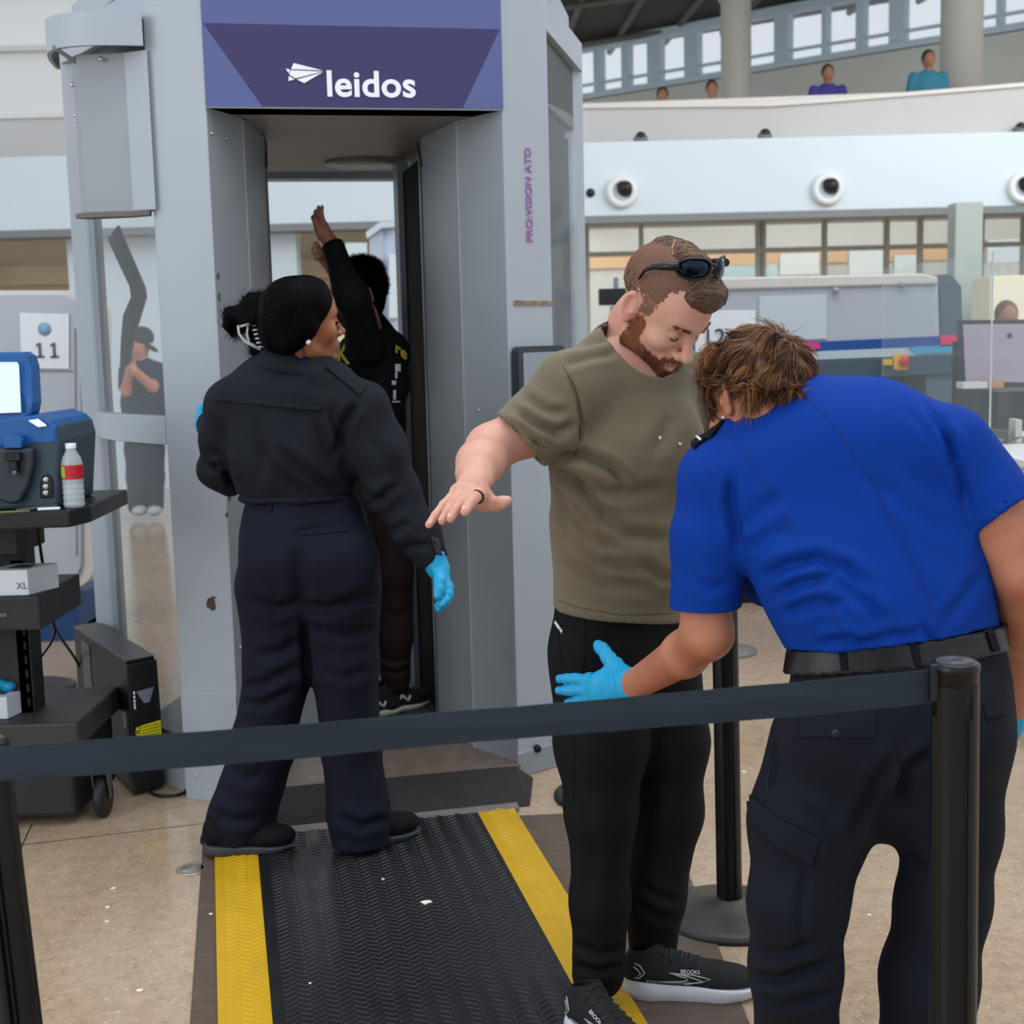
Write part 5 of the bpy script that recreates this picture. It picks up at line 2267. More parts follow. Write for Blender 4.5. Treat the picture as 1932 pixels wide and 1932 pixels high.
fold = creases([
    ([(520, 840), (560, 880), (600, 910), (655, 935)], -.007, 10),
    ([(480, 830), (530, 900), (600, 940)], -.006, 11),
    ([(590, 790), (620, 850), (648, 900)], -.006, 11),
    ([(480, 790), (490, 850), (500, 910)], -.004, 12),
    ([(636, 860), (650, 800), (672, 760)], -.010, 9),
    ([(625, 770), (632, 810), (650, 860), (652, 900)], -.006, 8),
    ([(660, 900), (690, 930), (720, 950)], -.007, 9),
    ([(680, 960), (720, 940), (750, 910)], -.007, 8),
    ([(720, 1005), (745, 1000), (775, 985)], -.006, 8),
    ([(745, 1040), (780, 1030), (810, 1030)], -.004, 7),
    ([(395, 880), (420, 885), (445, 915)], -.010, 7),
    ([(400, 850), (425, 870), (440, 890)], -.006, 7),
    ([(700, 820), (730, 870), (745, 910)], -.004, 12),
    ([(460, 700), (560, 715), (640, 740)], -.003, 12)])
JV, JF = q.mesh(.0048, mix_disp(cloth_noise(14, .0045, 20), lambda V, N: fold(V, N) * 1.7))
jk = link('jacket', np_mesh('jacket', [(JV, JF)]), M_navy, wom)
jb = bvh_of([(JV, JF)])
patch('back_yoke', jb, [(408, 748), (500, 756), (606, 768), (606, 777), (500, 766), (408, 757)], M_navy, jk, .0035, .003, 6)
seam('yoke_stitch', jb, [(404, 760), (500, 769), (606, 780)], .0011, M_navy_s, jk)
seam('armhole_seam', jb, [(606, 700), (614, 740), (628, 790), (640, 840)], .0016, M_navy_s, jk)
seam('armhole_seam', jb, [(444, 690), (420, 730), (404, 790)], .0014, M_navy_s, jk)
patch('epaulette', jb, [(612, 693), (640, 686), (690, 730), (680, 748)], M_navy, jk, .004, .003, 6)
patch('cuff_tab', jb, [(812, 1012), (826, 1018), (834, 1048), (822, 1046)], M_black, jk, .003, .003, 4)
# stand-up collar
mb = MB()
nu = Vector(nz).normalized()
Xc = Vector((1, 0, 0)) - nu * nu.x
Xc.normalize()
Yc = nu.cross(Xc)
n_ = 40
vs, fs = [], []
for k in range(n_):
    a = 2 * math.pi * k / n_
    o_ = Xc * math.cos(a) * 1.12 + Yc * math.sin(a)
    fr_ = max(0, math.cos(a))          # towards the chin the collar lies open
    for rr, zz in ((.064, .032 - .045 * fr_), (.071, .035 - .045 * fr_), (.084 + .012 * fr_, .008 - .02 * fr_), (.098 + .018 * fr_, -.022), (.090 + .01 * fr_, -.030), (.062, -.03)):
        vs.append(Vector(nbw) + Vector((0.0, 0, .008)) + o_ * rr + nu * zz)
for k in range(n_):
    k2 = (k + 1) % n_
    for j in range(6):
        j2 = (j + 1) % 6
        fs.append((k * 6 + j, k2 * 6 + j, k2 * 6 + j2, k * 6 + j2))
mb.add(vs, fs, True)
mb.build('collar', M_navy, jk)
q = Sdf()
q.cone(nbw + np.array([.012, 0, .0]), nbw + nz * .020 + np.array([.014, 0, 0]), .064, .062, .0)
link('shirt_collar', np_mesh('shirt_collar', [q.mesh(.004)]), mat('royal_blue_cloth', (22, 62, 160), .7), wom)

# trousers
q = Sdf()
q.chain([J(572, 945, 3.88), J(575, 1010, 3.88), J(585, 1080, 3.87)], [.155, .178, .175], .03, ((0, 1, 0), .68))
q.ell(J(528, 1060, 3.81), (.112, .10, .12), None, .044)
q.ell(J(640, 1065, 3.80), (.115, .10, .12), None, .044)
q.chain([J(524, 1110, 3.88), J(528, 1250, 3.88), J(498, 1400, 3.88), J(455, 1540, 3.89)], [.118, .096, .088, .098], .03)
q.cone(J(455, 1540, 3.89), J(436, 1592, 3.885), .098, .092, .02)
q.chain([J(642, 1110, 3.86), J(650, 1250, 3.86), J(663, 1400, 3.86), J(678, 1530, 3.85)], [.120, .094, .080, .088], .03)
q.cone(J(678, 1530, 3.85), J(684, 1585, 3.84), .088, .086, .02)
q.cut((0, 0, J(560, 940, 3.88)[2]), (0, 0, 1))
q.cut((0, 0, .03), (0, 0, -1))
fold = creases([
    ([(568, 1030), (566, 1080), (572, 1140)], -.006, 14),
    ([(470, 1130), (520, 1150), (565, 1135)], -.008, 10),
    ([(570, 1140), (620, 1150), (700, 1120)], -.008, 10),
    ([(480, 1240), (530, 1230), (572, 1200)], -.006, 10),
    ([(450, 1300), (500, 1290), (570, 1255)], -.006, 9),
    ([(455, 1325), (500, 1330), (560, 1300)], -.005, 9),
    ([(590, 1180), (640, 1200), (700, 1190)], -.005, 10),
    ([(600, 1260), (650, 1280), (700, 1260)], -.004, 10),
    ([(395, 1530), (440, 1550), (490, 1545)], -.006, 10),
    ([(640, 1540), (680, 1560), (735, 1545)], -.006, 9),
    ([(420, 1440), (460, 1470), (500, 1460)], -.005, 11),
    ([(575, 1160), (578, 1240), (582, 1310)], -.010, 8),
    ([(550, 1010), (600, 995), (660, 990)], -.003, 6)])
WV, WF = q.mesh(.0052, mix_disp(cloth_noise(23, .0035, 18, (1, 1, .6)), lambda V, N: fold(V, N) * 1.6))
wt = link('trousers', np_mesh('trousers', [(WV, WF)]), M_navyt, wom)
wb_ = bvh_of([(WV, WF)])
patch('hip_pocket_flap', wb_, [(560, 1003), (640, 987), (658, 990), (658, 1004), (620, 1006), (562, 1012)], M_navyt, wt, .002, .002, 6)
patch('cargo_pocket', wb_, [(646, 1142), (708, 1138), (706, 1180), (648, 1178)], M_navyt, wt, .004, .004, 6)
patch('belt_loop', wb_, [(506, 948), (514, 948), (514, 966), (506, 966)], M_navyt, wt, .003, .003, 4)
seam('seat_seam', wb_, [(508, 960), (500, 1010), (498, 1060), (515, 1100), (566, 1145)], .0012, M_navy_s, wt)
seam('waist_seam', wb_, [(462, 968), (560, 972), (668, 960)], .0012, M_navy_s, wt)
M_wsole = mat('grey_rubber_sole', (58, 62, 70), .6)
shoe(wom, G(374, 1608, .0145) + Vector((.02, 0, 0)), G(532, 1600, .0145), mat('matt_black_upper', (14, 15, 17), .8, spec=.2), M_wsole, L=.265, W=.098, sole_h=.028)
shoe(wom, G(632, 1608, .0145), G(800, 1566, .0145), MATS['matt_black_upper'], M_wsole, L=.28, W=.096, sole_h=.028)

# smooth hair drawn back into a twist
Vl = to_l(frW, HVw)
q = Sdf()
q.ell((0, .020, .040), (.086, .100, .092), None, .02)
q.ell((0, .055, -.015), (.074, .068, .072), None, .03)
q.ell((0, -.026, .056), (.072, .064, .072), None, .02)
q.cone((-.066, .015, -.012), (-.058, .06, -.04), .020, .024, .03)
q.cone((.066, .015, -.012), (.058, .06, -.04), .020, .024, .03)
for s_x in (-1, 1):
    q.ell((s_x * .068, .016, .012), (.026, .034, .036), None, .02)
q.cut((0, -.080, .07), (0, -1, .12), .008)
q.cut((0, -.043, 0), (0, -1, -.60), .01)
hv, hf = q.mesh(.003, lambda V, N: .00015 * np.sin((V[:, 2] - V[:, 1] * .3) * 930 + V[:, 0] * 30))
capw = link('hair', np_mesh('hair', [(to_w(frW, hv), hf)]), M_hairk, wom)
pts, nrm = sample_surface(hv, hf, hv[:, 2] > -.08, 5200, 8)
tgt_ = np.array([0, .11, -.035])
dl_ = tgt_ - pts
dl_ = dl_ - nrm * (dl_ * nrm).sum(1)[:, None] * 1.0
V1, F1, m1 = strands(pts + nrm * .0005, dl_, .05, .0009, 6, 6, .03, colscale=30, lift=lambda Pp, t: -(Pp - np.array([0, .02, .03])) * 5.5)
hair_obj('hair_strands', [(to_w(frW, V1), F1, m1)], [M_hairk, mat('hair_black_sheen', (11, 10, 11), .4, spec=.12), M_hairk], capw)
# the twist, in picture space of her back: rolls of hair and loose ends
d0 = 3.90
q = Sdf()
q.ell(J(478, 578, d0), (.040, .045, .038), None, .012)
q.ell(J(508, 578, d0 - .01), (.040, .05, .042), None, .02)
q.chain([J(520, 600, d0), J(480, 606, d0 - .02), J(445, 596, d0 - .01)], [.045, .038, .022], .015)
q.chain([J(515, 640, d0), J(500, 655, d0)], [.05, .045], .03)
q.chain([J(450, 590, d0), J(434, 592, d0), J(430, 612, d0 - .005), J(438, 632, d0)], [.020, .018, .013, .006], .012)


def twist(V, N):
    return .0010 * np.sin(V[:, 0] * 240 + V[:, 2] * 330 + 2 * np.sin(V[:, 2] * 60)) + .0006 * np.sin(V[:, 0] * 500 - V[:, 2] * 700)


bv, bf = q.mesh(.003, twist)
bun = link('twisted_bun', np_mesh('twisted_bun', [(bv, bf)]), M_hairk, wom)
r = np.random.default_rng(5)
n_ = 260
ro = np.array([J(436 + 18 * r.random(), 600 + 14 * r.random(), d0 - .02 + .04 * r.random()) for _ in range(n_)])
di = np.stack([r.normal(.05, .25, n_), r.normal(0, .2, n_), np.full(n_, -1.0)], 1)
V1, F1, m1 = strands(ro, di, .055, .0006, 6, 5, .25, wave=.15)
hair_obj('loose_ends', [(V1, F1, m1)], [M_hairk] * 3, bun)
n_ = 900
pts, nrm = sample_surface(bv, bf, bv[:, 2] > 0, n_, 8)
di = np.cross(nrm, np.array([.3, -.8, .5])) + r.normal(size=(n_, 3)) * .25
V1, F1, m1 = strands(pts - nrm * .0005, di + nrm * .1, .035, .0006, 5, 5, .15, wave=.1)
hair_obj('bun_strands', [(V1, F1, m1)], [M_hairk, MATS['hair_black_sheen'], M_hairk], bun)
# clear claw clip
M_clear = mat('clear_plastic', (215, 220, 225), .08, alpha=.55, spec=.8)
clip = empty('hair_claw_clip', J(475, 640, d0 - .06))
tag(clip, 'clear plastic claw clip holding the twisted black hair', 'hair clip')
mb = MB()
dc_ = d0 - .055
mb.tube([J(449, 614, dc_), J(451, 630, dc_ - .004), J(461, 643, dc_ - .004), J(476, 652, dc_), J(492, 660, dc_ + .005)], .0035, 8)
mb.tube([J(468, 612, dc_), J(466, 630, dc_ - .008), J(470, 646, dc_ - .004), J(484, 654, dc_)], .003, 8)
mb.tube([J(452, 616, dc_), J(468, 612, dc_ - .004), J(476, 612, dc_)], .0035, 8)
mb.build('clip_frame', M_clear, clip)
for k in range(6):
    mb = MB()
    y0 = 615 + k * 8
    x0 = 475 + k * 2.4
    mb.tube([J(x0, y0, dc_), J(x0 + 6, y0 - 1, dc_ - .004), J(x0 + 12, y0 + 1, dc_ + .006)], [.0032, .0028, .0018], 8)
    mb.build('clip_tooth', M_clear, clip)
# ear stud, brow, lashes, lips
h_, n_ = hit(bvh_of([(HVw, HFw)]), 581, 644, .004)
mb = MB()
ec = h_ if h_ is not None else Vector(J(581, 645, 3.78))
for k in range(5):
    a = 2 * math.pi * k / 5
    mb.sphere(ec + Vector((.005 * math.cos(a), 0, .005 * math.sin(a))), .0035, 8)
mb.sphere(ec + Vector((0, -.003, 0)), .004, 8)
mb.build('earring', mat('silver_stud', (235, 235, 238), .12, metal=.9), wom)
for s in (-1,):
    n_ = 220
    r = np.random.default_rng(60)
    t = r.uniform(0, 1, n_)
    bp_ = np.stack([s * (.012 + .036 * t), -.0935 + .024 * t ** 2.0, .028 + .006 * np.sin(t * 3) + r.normal(size=n_) * .0012], 1)
    V1, F1, m1 = strands(bp_, np.stack([np.full(n_, s * .9), np.full(n_, .2), .2 - .5 * t], 1), .008, .0005, 2, 30, .12)
    hair_obj('eyebrow', [(to_w(frW, V1), F1, m1)], [M_hairk] * 3, wom)
    n_ = 60
    t = np.linspace(0, 1, n_)
    lp = np.stack([s * (.020 + .026 * t), -.0870 + .012 * t ** 2, -.001 + 0 * t], 1)
    V1, F1, m1 = strands(lp, np.stack([s * (t - .3), np.full(n_, -1.), np.full(n_, .1)], 1), .011, .0006, 3, 31, .08)
    hair_obj('eyelashes', [(to_w(frW, V1), F1, m1)], [M_hairk] * 3, wom)
q = Sdf()
for s in (-1, 1):
    q.cone((s * .019, -.0893, -.0725), (0, -.0982, -.0756), .0036, .0064, .004)
    q.cone((s * .020, -.0875, -.0675), (s * .005, -.0985, -.0630), .0034, .0052, .004)
V1, F1 = q.mesh(.0018)
link('lips', np_mesh('lips', [(to_w(frW, V1), F1)]), mat('lip_brown', (140, 78, 66), .4), wom)
# ------------------------------------------------------------------ officer in the bright blue shirt, bent forward
M_skin_o = mat('skin_tanned', (186, 124, 94), .5, sss=.08, bump=.15, bscale=400, rgb2=(170, 104, 78), vscale=14)
M_blue = mat('royal_blue_shirt', (0, 54, 146), .8, bump=.2, bscale=1200, spec=.2, var=.05, vscale=5)
M_blue_s = mat('blue_seam', (6, 40, 120), .8)
M_navyo = mat('dark_navy_cargo', (20, 23, 34), .85, bump=.3, bscale=1100, spec=.25, var=.15, vscale=5)
M_navyo_s = mat('navy_edge', (14, 16, 24), .85)
M_belt = mat('black_leather', (13, 14, 16), .33, bump=.15, bscale=250)
frO = hframe_at((33, -8, 206), .99, (.080, .014, .002), 1368, 746, 2.42)
HVo, HFo = head_mesh(frO, .003, jaw=1.0, nose=1.05)
bN = np.array([-.05, -1.0, .45])
q = Sdf()
nbo = J(1446, 822, 2.50)
q.chain([J(1530, 880, 2.42), nbo, to_w(frO, (0, .03, -.045))], [.09, .068, .058], .03)
q.cone(nbo, J(1350, 900, 2.42), .05, .045, .03)
LSo = J(1352, 905, 2.42)
elo, wro = J(1334, 1196, 2.42), J(1196, 1293, 2.665)
q.chain([LSo, J(1330, 1080, 2.43), elo], [.052, .050, .044], .02)
q.chain([elo, J(1292, 1234, 2.50), wro], [.045, .041, .029], .02)
RSo = J(1785, 850, 2.36)
q.chain([RSo, J(1865, 960, 2.33), J(1930, 1085, 2.30)], [.055, .056, .046], .02)
q.chain([J(1930, 1085, 2.30), J(1925, 1180, 2.38), J(1918, 1290, 2.50), J(1905, 1350, 2.56)], [.046, .043, .033, .028], .02)


def o_hand(q, grow=0.0):
    hand_prims(q, wro, [J(1112, 1282, 2.775), J(1110, 1303, 2.775), J(1113, 1322, 2.775), J(1120, 1338, 2.775)],
               [J(1056, 1281, 2.80), J(1055, 1303, 2.80), J(1072, 1326, 2.80), J(1094, 1344, 2.80)],
               [J(1172, 1268, 2.71), J(1160, 1254, 2.735), J(1146, 1239, 2.75), J(1135, 1224, 2.765), J(1129, 1217, 2.77)],
               r=(.0100, .0100, .0095, .0088), wr=.036, bend=[-.006, -.006, -.005, -.004], palm_up=(.3, -1, .1), grow=grow)
    q.ell(J(1150, 1298, 2.735), (.045 + grow, .022 + grow, .040 + grow), None, .014)


def o_hand2(q, grow=0.0):
    hand_prims(q, J(1905, 1350, 2.56), [J(1888, 1412, 2.60), J(1893, 1414, 2.62), J(1897, 1414, 2.64), J(1900, 1410, 2.66)],
               [J(1880, 1462, 2.60), J(1884, 1472, 2.62), J(1888, 1472, 2.64), J(1892, 1460, 2.66)],
               [J(1895, 1370, 2.57), J(1884, 1385, 2.57), J(1878, 1405, 2.57), J(1875, 1425, 2.58)],
               wr=.030, palm_up=(1, .1, .2), grow=grow)


o_hand(q, -.0022)
o_hand2(q, -.0022)
bo = q.mesh(.0042)
q = Sdf()
q.chain([J(1560, 900, 2.42), J(1640, 1080, 2.36), J(1690, 1215, 2.34)], [.13, .12, .12], .03, (bN, .45))
for a in (((1570, 1330, 2.34), (1510, 1700, 2.26), (1500, 2150, 2.34)), ((1800, 1330, 2.34), (1760, 1700, 2.30), (1740, 2150, 2.36))):
    q.chain([J(*a[0]), J(*a[1]), J(*a[2])], [.06, .036, .03], .03)
bo2 = q.mesh(.008)
off = link('person', np_mesh('person', [(HVo, HFo), bo, bo2]), M_skin_o)
tag(off, 'person in bright blue short-sleeved uniform shirt bending forward, gloved hand on the man\'s thigh', 'person')
for fn, c0, c1, rr in ((o_hand, J(1190, 1293, 2.675), J(1168, 1295, 2.71), .034), (o_hand2, J(1906, 1345, 2.555), J(1900, 1365, 2.57), .033)):
    g = Sdf()
    fn(g, .0016)
    g.cone(c0, c1, rr, rr, .01)
    gv = g.mesh(.0032, mix_disp(cloth_noise(3, .0008, 90), lambda V, N: .0008 * np.sin(V[:, 0] * 620 + 1.5 * np.sin(V[:, 2] * 70)) * np.clip((V[:, 0] - J(1120, 1300, 2.7)[0]) * 20, 0, 1)))
    link('glove', np_mesh('glove', [gv]), M_glove, off)

# shirt: sleeves, openings, trunk
q = Sdf()
q.chain([LSo, J(1341, 1010, 2.42), J(1330, 1170, 2.42)], [.062, .064, .064], .03)
q.chain([RSo, J(1838, 915, 2.35), J(1898, 990, 2.32)], [.074, .072, .072], .03)
s0, s1 = J(1330, 1147, 2.42), J(1335, 1000, 2.42)
q.cut(s0, s0 - s1 + np.array([.012, 0, 0]))
q.cone(s0 + (s1 - s0) * .2, s0 - (s1 - s0) * .3, .054, .056, .0, None, 's')
q.cut(J(1888, 974, 2.32), J(1898, 990, 2.32) - J(1838, 915, 2.35))
q.cone(J(1878, 962, 2.325), J(1920, 1020, 2.31), .062, .064, .0, None, 's')
q.chain([J(1560, 905, 2.40), J(1612, 985, 2.375), J(1650, 1090, 2.35), J(1690, 1215, 2.34)], [.185, .190, .186, .182], .035, (bN, .58))
q.chain([J(1462, 845, 2.45), J(1560, 828, 2.41), J(1650, 825, 2.385), RSo], [.086, .095, .088, .070], .04)
q.cone(J(1462, 858, 2.45), LSo, .072, .058, .04)
q.ell(J(1600, 890, 2.39), (.185, .10, .14), None, .04)
q.ell(J(1452, 1062, 2.50), (.062, .10, .082), None, .04)
wz = (J(1500, 1218, 2.30), J(1700, 1212, 2.25), J(1892, 1168, 2.32))
wn = np.cross(wz[2] - wz[0], np.array([0, 1.0, -.12]))
wn = wn / np.linalg.norm(wn) * (1 if wn[2] > 0 else -1)
q.cut(wz[1], -wn)
nn = (to_w(frO, (0, .03, -.045)) - nbo)
nn = nn / np.linalg.norm(nn)
q.cone(J(1446, 842, 2.46), J(1530, 808, 2.43), .070, .078, .04)
fold = creases([
    ([(1440, 1095), (1480, 1070), (1540, 1055), (1600, 1075), (1650, 1120)], -.010, 12),
    ([(1460, 1125), (1510, 1100), (1570, 1090), (1640, 1140), (1680, 1190)], -.008, 12),
    ([(1475, 1160), (1540, 1135), (1600, 1140)], -.006, 12),
    ([(1780, 800), (1800, 850), (1812, 900), (1826, 960)], -.010, 10),
    ([(1745, 760), (1790, 830), (1800, 880)], -.006, 8),
    ([(1720, 770), (1770, 840), (1795, 900)], -.004, 10),
    ([(1378, 900), (1380, 960), (1395, 1040)], -.009, 10),
    ([(1400, 1000), (1430, 960), (1480, 930)], -.004, 14),
    ([(1410, 1040), (1450, 1010), (1500, 1000)], -.004, 14),
    ([(1650, 920), (1690, 1000), (1730, 1080), (1765, 1160)], -.004, 11),
    ([(1640, 900), (1720, 960), (1800, 1010)], -.004, 14),
    ([(1310, 1090), (1340, 1110), (1375, 1100)], -.003, 10),
    ([(1540, 1215), (1600, 1205), (1640, 1215)], -.006, 9),
    ([(1600, 1225), (1680, 1200), (1740, 1195)], -.005, 9),
    ([(1740, 1180), (1760, 1205), (1765, 1225)], -.005, 7),
    ([(1850, 1080), (1820, 1130), (1780, 1180)], -.004, 12)])
OV, OF = q.mesh(.0042, mix_disp(cloth_noise(31, .0028, 18), lambda V, N: fold(V, N) * 1.3))
osh = link('uniform_shirt', np_mesh('uniform_shirt', [(OV, OF)]), M_blue, off)
ob = bvh_of([(OV, OF)])
seam('back_pleat', ob, [(1512, 742), (1560, 785), (1600, 840), (1640, 900), (1700, 1010), (1745, 1110), (1772, 1190)], .0012, M_blue_s, osh)
seam('side_pleat', ob, [(1368, 815), (1400, 850), (1440, 910), (1480, 975), (1520, 1060), (1560, 1130), (1598, 1215)], .0012, M_blue_s, osh)
seam('armhole_seam', ob, [(1330, 880), (1355, 915), (1378, 960), (1392, 1030)], .0010, M_blue_s, osh)
seam('armhole_seam', ob, [(1745, 752), (1785, 800), (1800, 870), (1810, 930), (1828, 1000)], .0010, M_blue_s, osh)
# epaulette and white sleeve patch edge
ep_pts = []
for px in range(1362, 1296, -11):
    for py in range(780, 930, 2):
        h_, n_ = hit(ob, px, py)
        if h_ is not None:
            ep_pts.append(h_)
            break
vs, fs = [], []
for p_ in ep_pts:
    for a_, b_ in ((-.020, .007), (.026, .009), (.026, -.004), (-.020, -.004)):
        vs.append(p_ + Vector((0, a_, b_)))
n_e = len(ep_pts)
for k in range(n_e - 1):
    for j in range(4):
        j2 = (j + 1) % 4
        fs.append((k * 4 + j, k * 4 + j2, (k + 1) * 4 + j2, (k + 1) * 4 + j))
fs += [(0, 3, 2, 1), tuple((n_e - 1) * 4 + i for i in range(4))]
ep = MB()
ep.add(vs, fs)
epo = ep.build('epaulette', mat('epaulette_black', (10, 12, 22), .7, spec=.2), osh, .0015)
for k in (0, n_e - 2):
    mb = MB()
    p_ = ep_pts[k]
    mb.tube([p_ + Vector((0, -.021, .0085)), p_ + Vector((0, .026, .0105))], .0022, 6)
    mb.build('white_stripe', M_white, epo)
mb = MB()
q_ = [J(1293, y_, 2.43) for y_ in (932, 950, 970, 990)]
mb.tube([v + np.array([.004, 0, 0]) for v in q_], .003, 6)
mb.build('sleeve_patch', M_white, osh)
# dark collar with bright flecks
q = Sdf()
q.cone(nbo + nn * -.03, nbo + nn * .022, .078, .072, .0)
q.cut(nbo + nn * .024, nn)
link('collar', np_mesh('collar', [q.mesh(.003)]), mat('dark_collar', (14, 16, 26), .6), osh)

# trousers, belt
hips = [J(1692, 1190, 2.345), J(1695, 1330, 2.34), J(1690, 1400, 2.34)]


def pelvis(q, g=0.0):
    q.chain(hips, [.181 + g, .190 + g, .185 + g], .03, ((0, 1, 0), .62 + g))


q = Sdf()
pelvis(q)
q.ell(J(1610, 1390, 2.28), (.100, .09, .11), None, .04)
q.ell(J(1790, 1380, 2.28), (.095, .09, .11), None, .04)
q.chain([J(1570, 1410, 2.34), J(1527, 1560, 2.31), J(1507, 1700, 2.28), J(1503, 1830, 2.29), J(1508, 2300, 2.36)], [.112, .100, .080, .076, .078], .035)
q.chain([J(1798, 1400, 2.34), J(1794, 1560, 2.33), J(1778, 1700, 2.33), J(1752, 1850, 2.34), J(1745, 2300, 2.38)], [.100, .084, .078, .082, .082], .035)
q.cut(wz[1] + wn * .0, wn)
q.cut((0, 0, .03), (0, 0, -1))
fold = creases([
    ([(1700, 1420), (1650, 1470), (1620, 1540), (1600, 1600)], -.009, 12),
    ([(1760, 1420), (1710, 1450), (1690, 1520)], -.012, 12),
    ([(1420, 1840), (1470, 1850), (1580, 1810)], -.010, 10),
    ([(1425, 1880), (1480, 1900), (1590, 1870)], -.009, 10),
    ([(1435, 1795), (1480, 1800), (1560, 1770)], -.006, 10),
    ([(1455, 1400), (1460, 1440), (1450, 1490)], -.008, 7),
    ([(1510, 1520), (1560, 1560), (1590, 1640)], -.005, 12),
    ([(1520, 1640), (1510, 1720), (1510, 1800)], -.004, 9),
    ([(1690, 1600), (1740, 1640), (1780, 1640)], -.005, 10)])
QV, QF = q.mesh(.0052, mix_disp(cloth_noise(41, .0035, 16), lambda V, N: fold(V, N) * 1.3))
otr = link('cargo_trousers', np_mesh('cargo_trousers', [(QV, QF)]), M_navyo, off)
qb = bvh_of([(QV, QF)])
patch('back_pocket_flap', qb, [(1505, 1352), (1652, 1342), (1650, 1392), (1508, 1390)], M_navyo, otr, .0022, .002, 6)
patch('back_pocket_flap', qb, [(1855, 1330), (1900, 1310), (1895, 1350), (1860, 1358)], M_navyo, otr, .0022, .002, 6)
h_, n_ = hit(qb, 1578, 1384, .004)
mb = MB()
mb.sphere(h_, (.008, .004, .008), 12)
mb.build('button', M_black, otr)
patch('cargo_flap', qb, [(1413, 1495), (1470, 1545), (1548, 1580), (1532, 1634), (1470, 1600), (1416, 1548)], M_navyo, otr, .004, .0035, 6)
seam('yoke_stitch', qb, [(1420, 1500), (1480, 1553), (1546, 1586)], .0012, M_navyo_s, otr)
seam('inner_seam', qb, [(1750, 1418), (1700, 1450), (1650, 1510), (1625, 1600)], .0014, M_navyo_s, otr)
seam('side_seam', qb, [(1475, 1340), (1452, 1430), (1448, 1500)], .0014, M_navyo_s, otr)
q = Sdf()
q.cone(J(1862, 1490, 2.34), J(1868, 1512, 2.34), .020, .014, .01)
q.cone(J(1840, 1480, 2.34), J(1862, 1490, 2.34), .020, .020, .01)
link('pocket_corner', np_mesh('pocket_corner', [q.mesh(.004)]), M_navyo, otr)
q = Sdf()
pelvis(q, .007)
q.cut(wz[1] + wn * .001, wn)
q.cut(wz[1] - wn * .043, -wn)
bvv = q.mesh(.004)
belt = link('belt', np_mesh('belt', [bvv]), M_belt, otr)
bb_ = bvh_of([bvv])
for px, py, dx in ((1590, 1238, 2), (1724, 1236, 8), (1862, 1202, 14)):
    patch('belt_loop', bb_, [(px - 10, py - 33), (px + 4, py - 34), (px + 8 + dx, py + 26), (px - 4 + dx, py + 28)], M_navyo, otr, .003, .003, 4)
# hidden feet below the frame keep the figure standing
for c0, c1 in ((G(1508, 2420), (.25, .97)), (G(1735, 2430), (.35, .94))):
    h0 = Vector((c0.x, 2.27, 0))
    shoe(off, h0, h0 + Vector((c1[0], c1[1], 0)) * .28, M_black, M_wsole, L=.28, W=.098, sole_h=.028)

# tousled brown hair
M_ho = [mat('hair_chestnut_dark', (54, 33, 20), .45, spec=.3), mat('hair_chestnut', (98, 60, 35), .45, spec=.3), mat('hair_chestnut_light', (150, 100, 60), .45, spec=.3), mat('hair_ash', (112, 84, 60), .45, spec=.3)]
Vl = to_l(frO, HVo)
q = Sdf()
q.ell((0, .018, .046), (.080, .098, .082), None, .02)
q.ell((0, .060, -.015), (.066, .050, .066), None, .03)
q.cut((0, -.070, .06), (0, -1, -.15), .01)
q.cut((0, -.020, 0), (0, -1, -.75), .01)
q.cut((0, .026, .022), (0, -.80, -1.0), .012)
ov, of = q.mesh(.0034, lambda V, N: .002 * np.sin(V[:, 1] * 190 + V[:, 2] * 60 + 2 * np.sin(V[:, 0] * 50)) + .001 * np.sin(V[:, 2] * 330 + V[:, 0] * 90))
cap_o = link('hair', np_mesh('hair', [(to_w(frO, ov), of)]), mat('hair_chestnut_mass', (50, 32, 22), .6), off)
r = np.random.default_rng(77)
n_ = 9500
pts, nrm = sample_surface(ov, of, ov[:, 2] > -.09, n_, 9)
# locks fall from the crown towards front, sides and nape with a loose wave
whorl = np.array([-.01, .105, .085])
dl_ = pts - whorl
dl_ = dl_ + np.array([0, .02, 0])
lock = np.sin(pts @ np.array([95., 60., 80.])) * .45
dl_ = dl_ / np.linalg.norm(dl_, axis=1)[:, None]
side_ = np.cross(nrm, dl_)
dl_ = dl_ - nrm * (dl_ * nrm).sum(1)[:, None] + side_ * lock[:, None] + nrm * .12
V1, F1, m1 = strands(pts - nrm * .0006, dl_, .050, .0010, 7, 6, .07, colscale=70, nmat=4,
                     lift=lambda Pp, t: -(Pp - np.array([0, .018, .04])) * (5.0 * t) + np.stack([.3 * np.sin(Pp[:, 1] * 120), .2 * np.sin(Pp[:, 2] * 130), .2 * np.sin(Pp[:, 0] * 110)], 1))
hair_obj('hair_locks', [(to_w(frO, V1), F1, m1)], M_ho, cap_o)
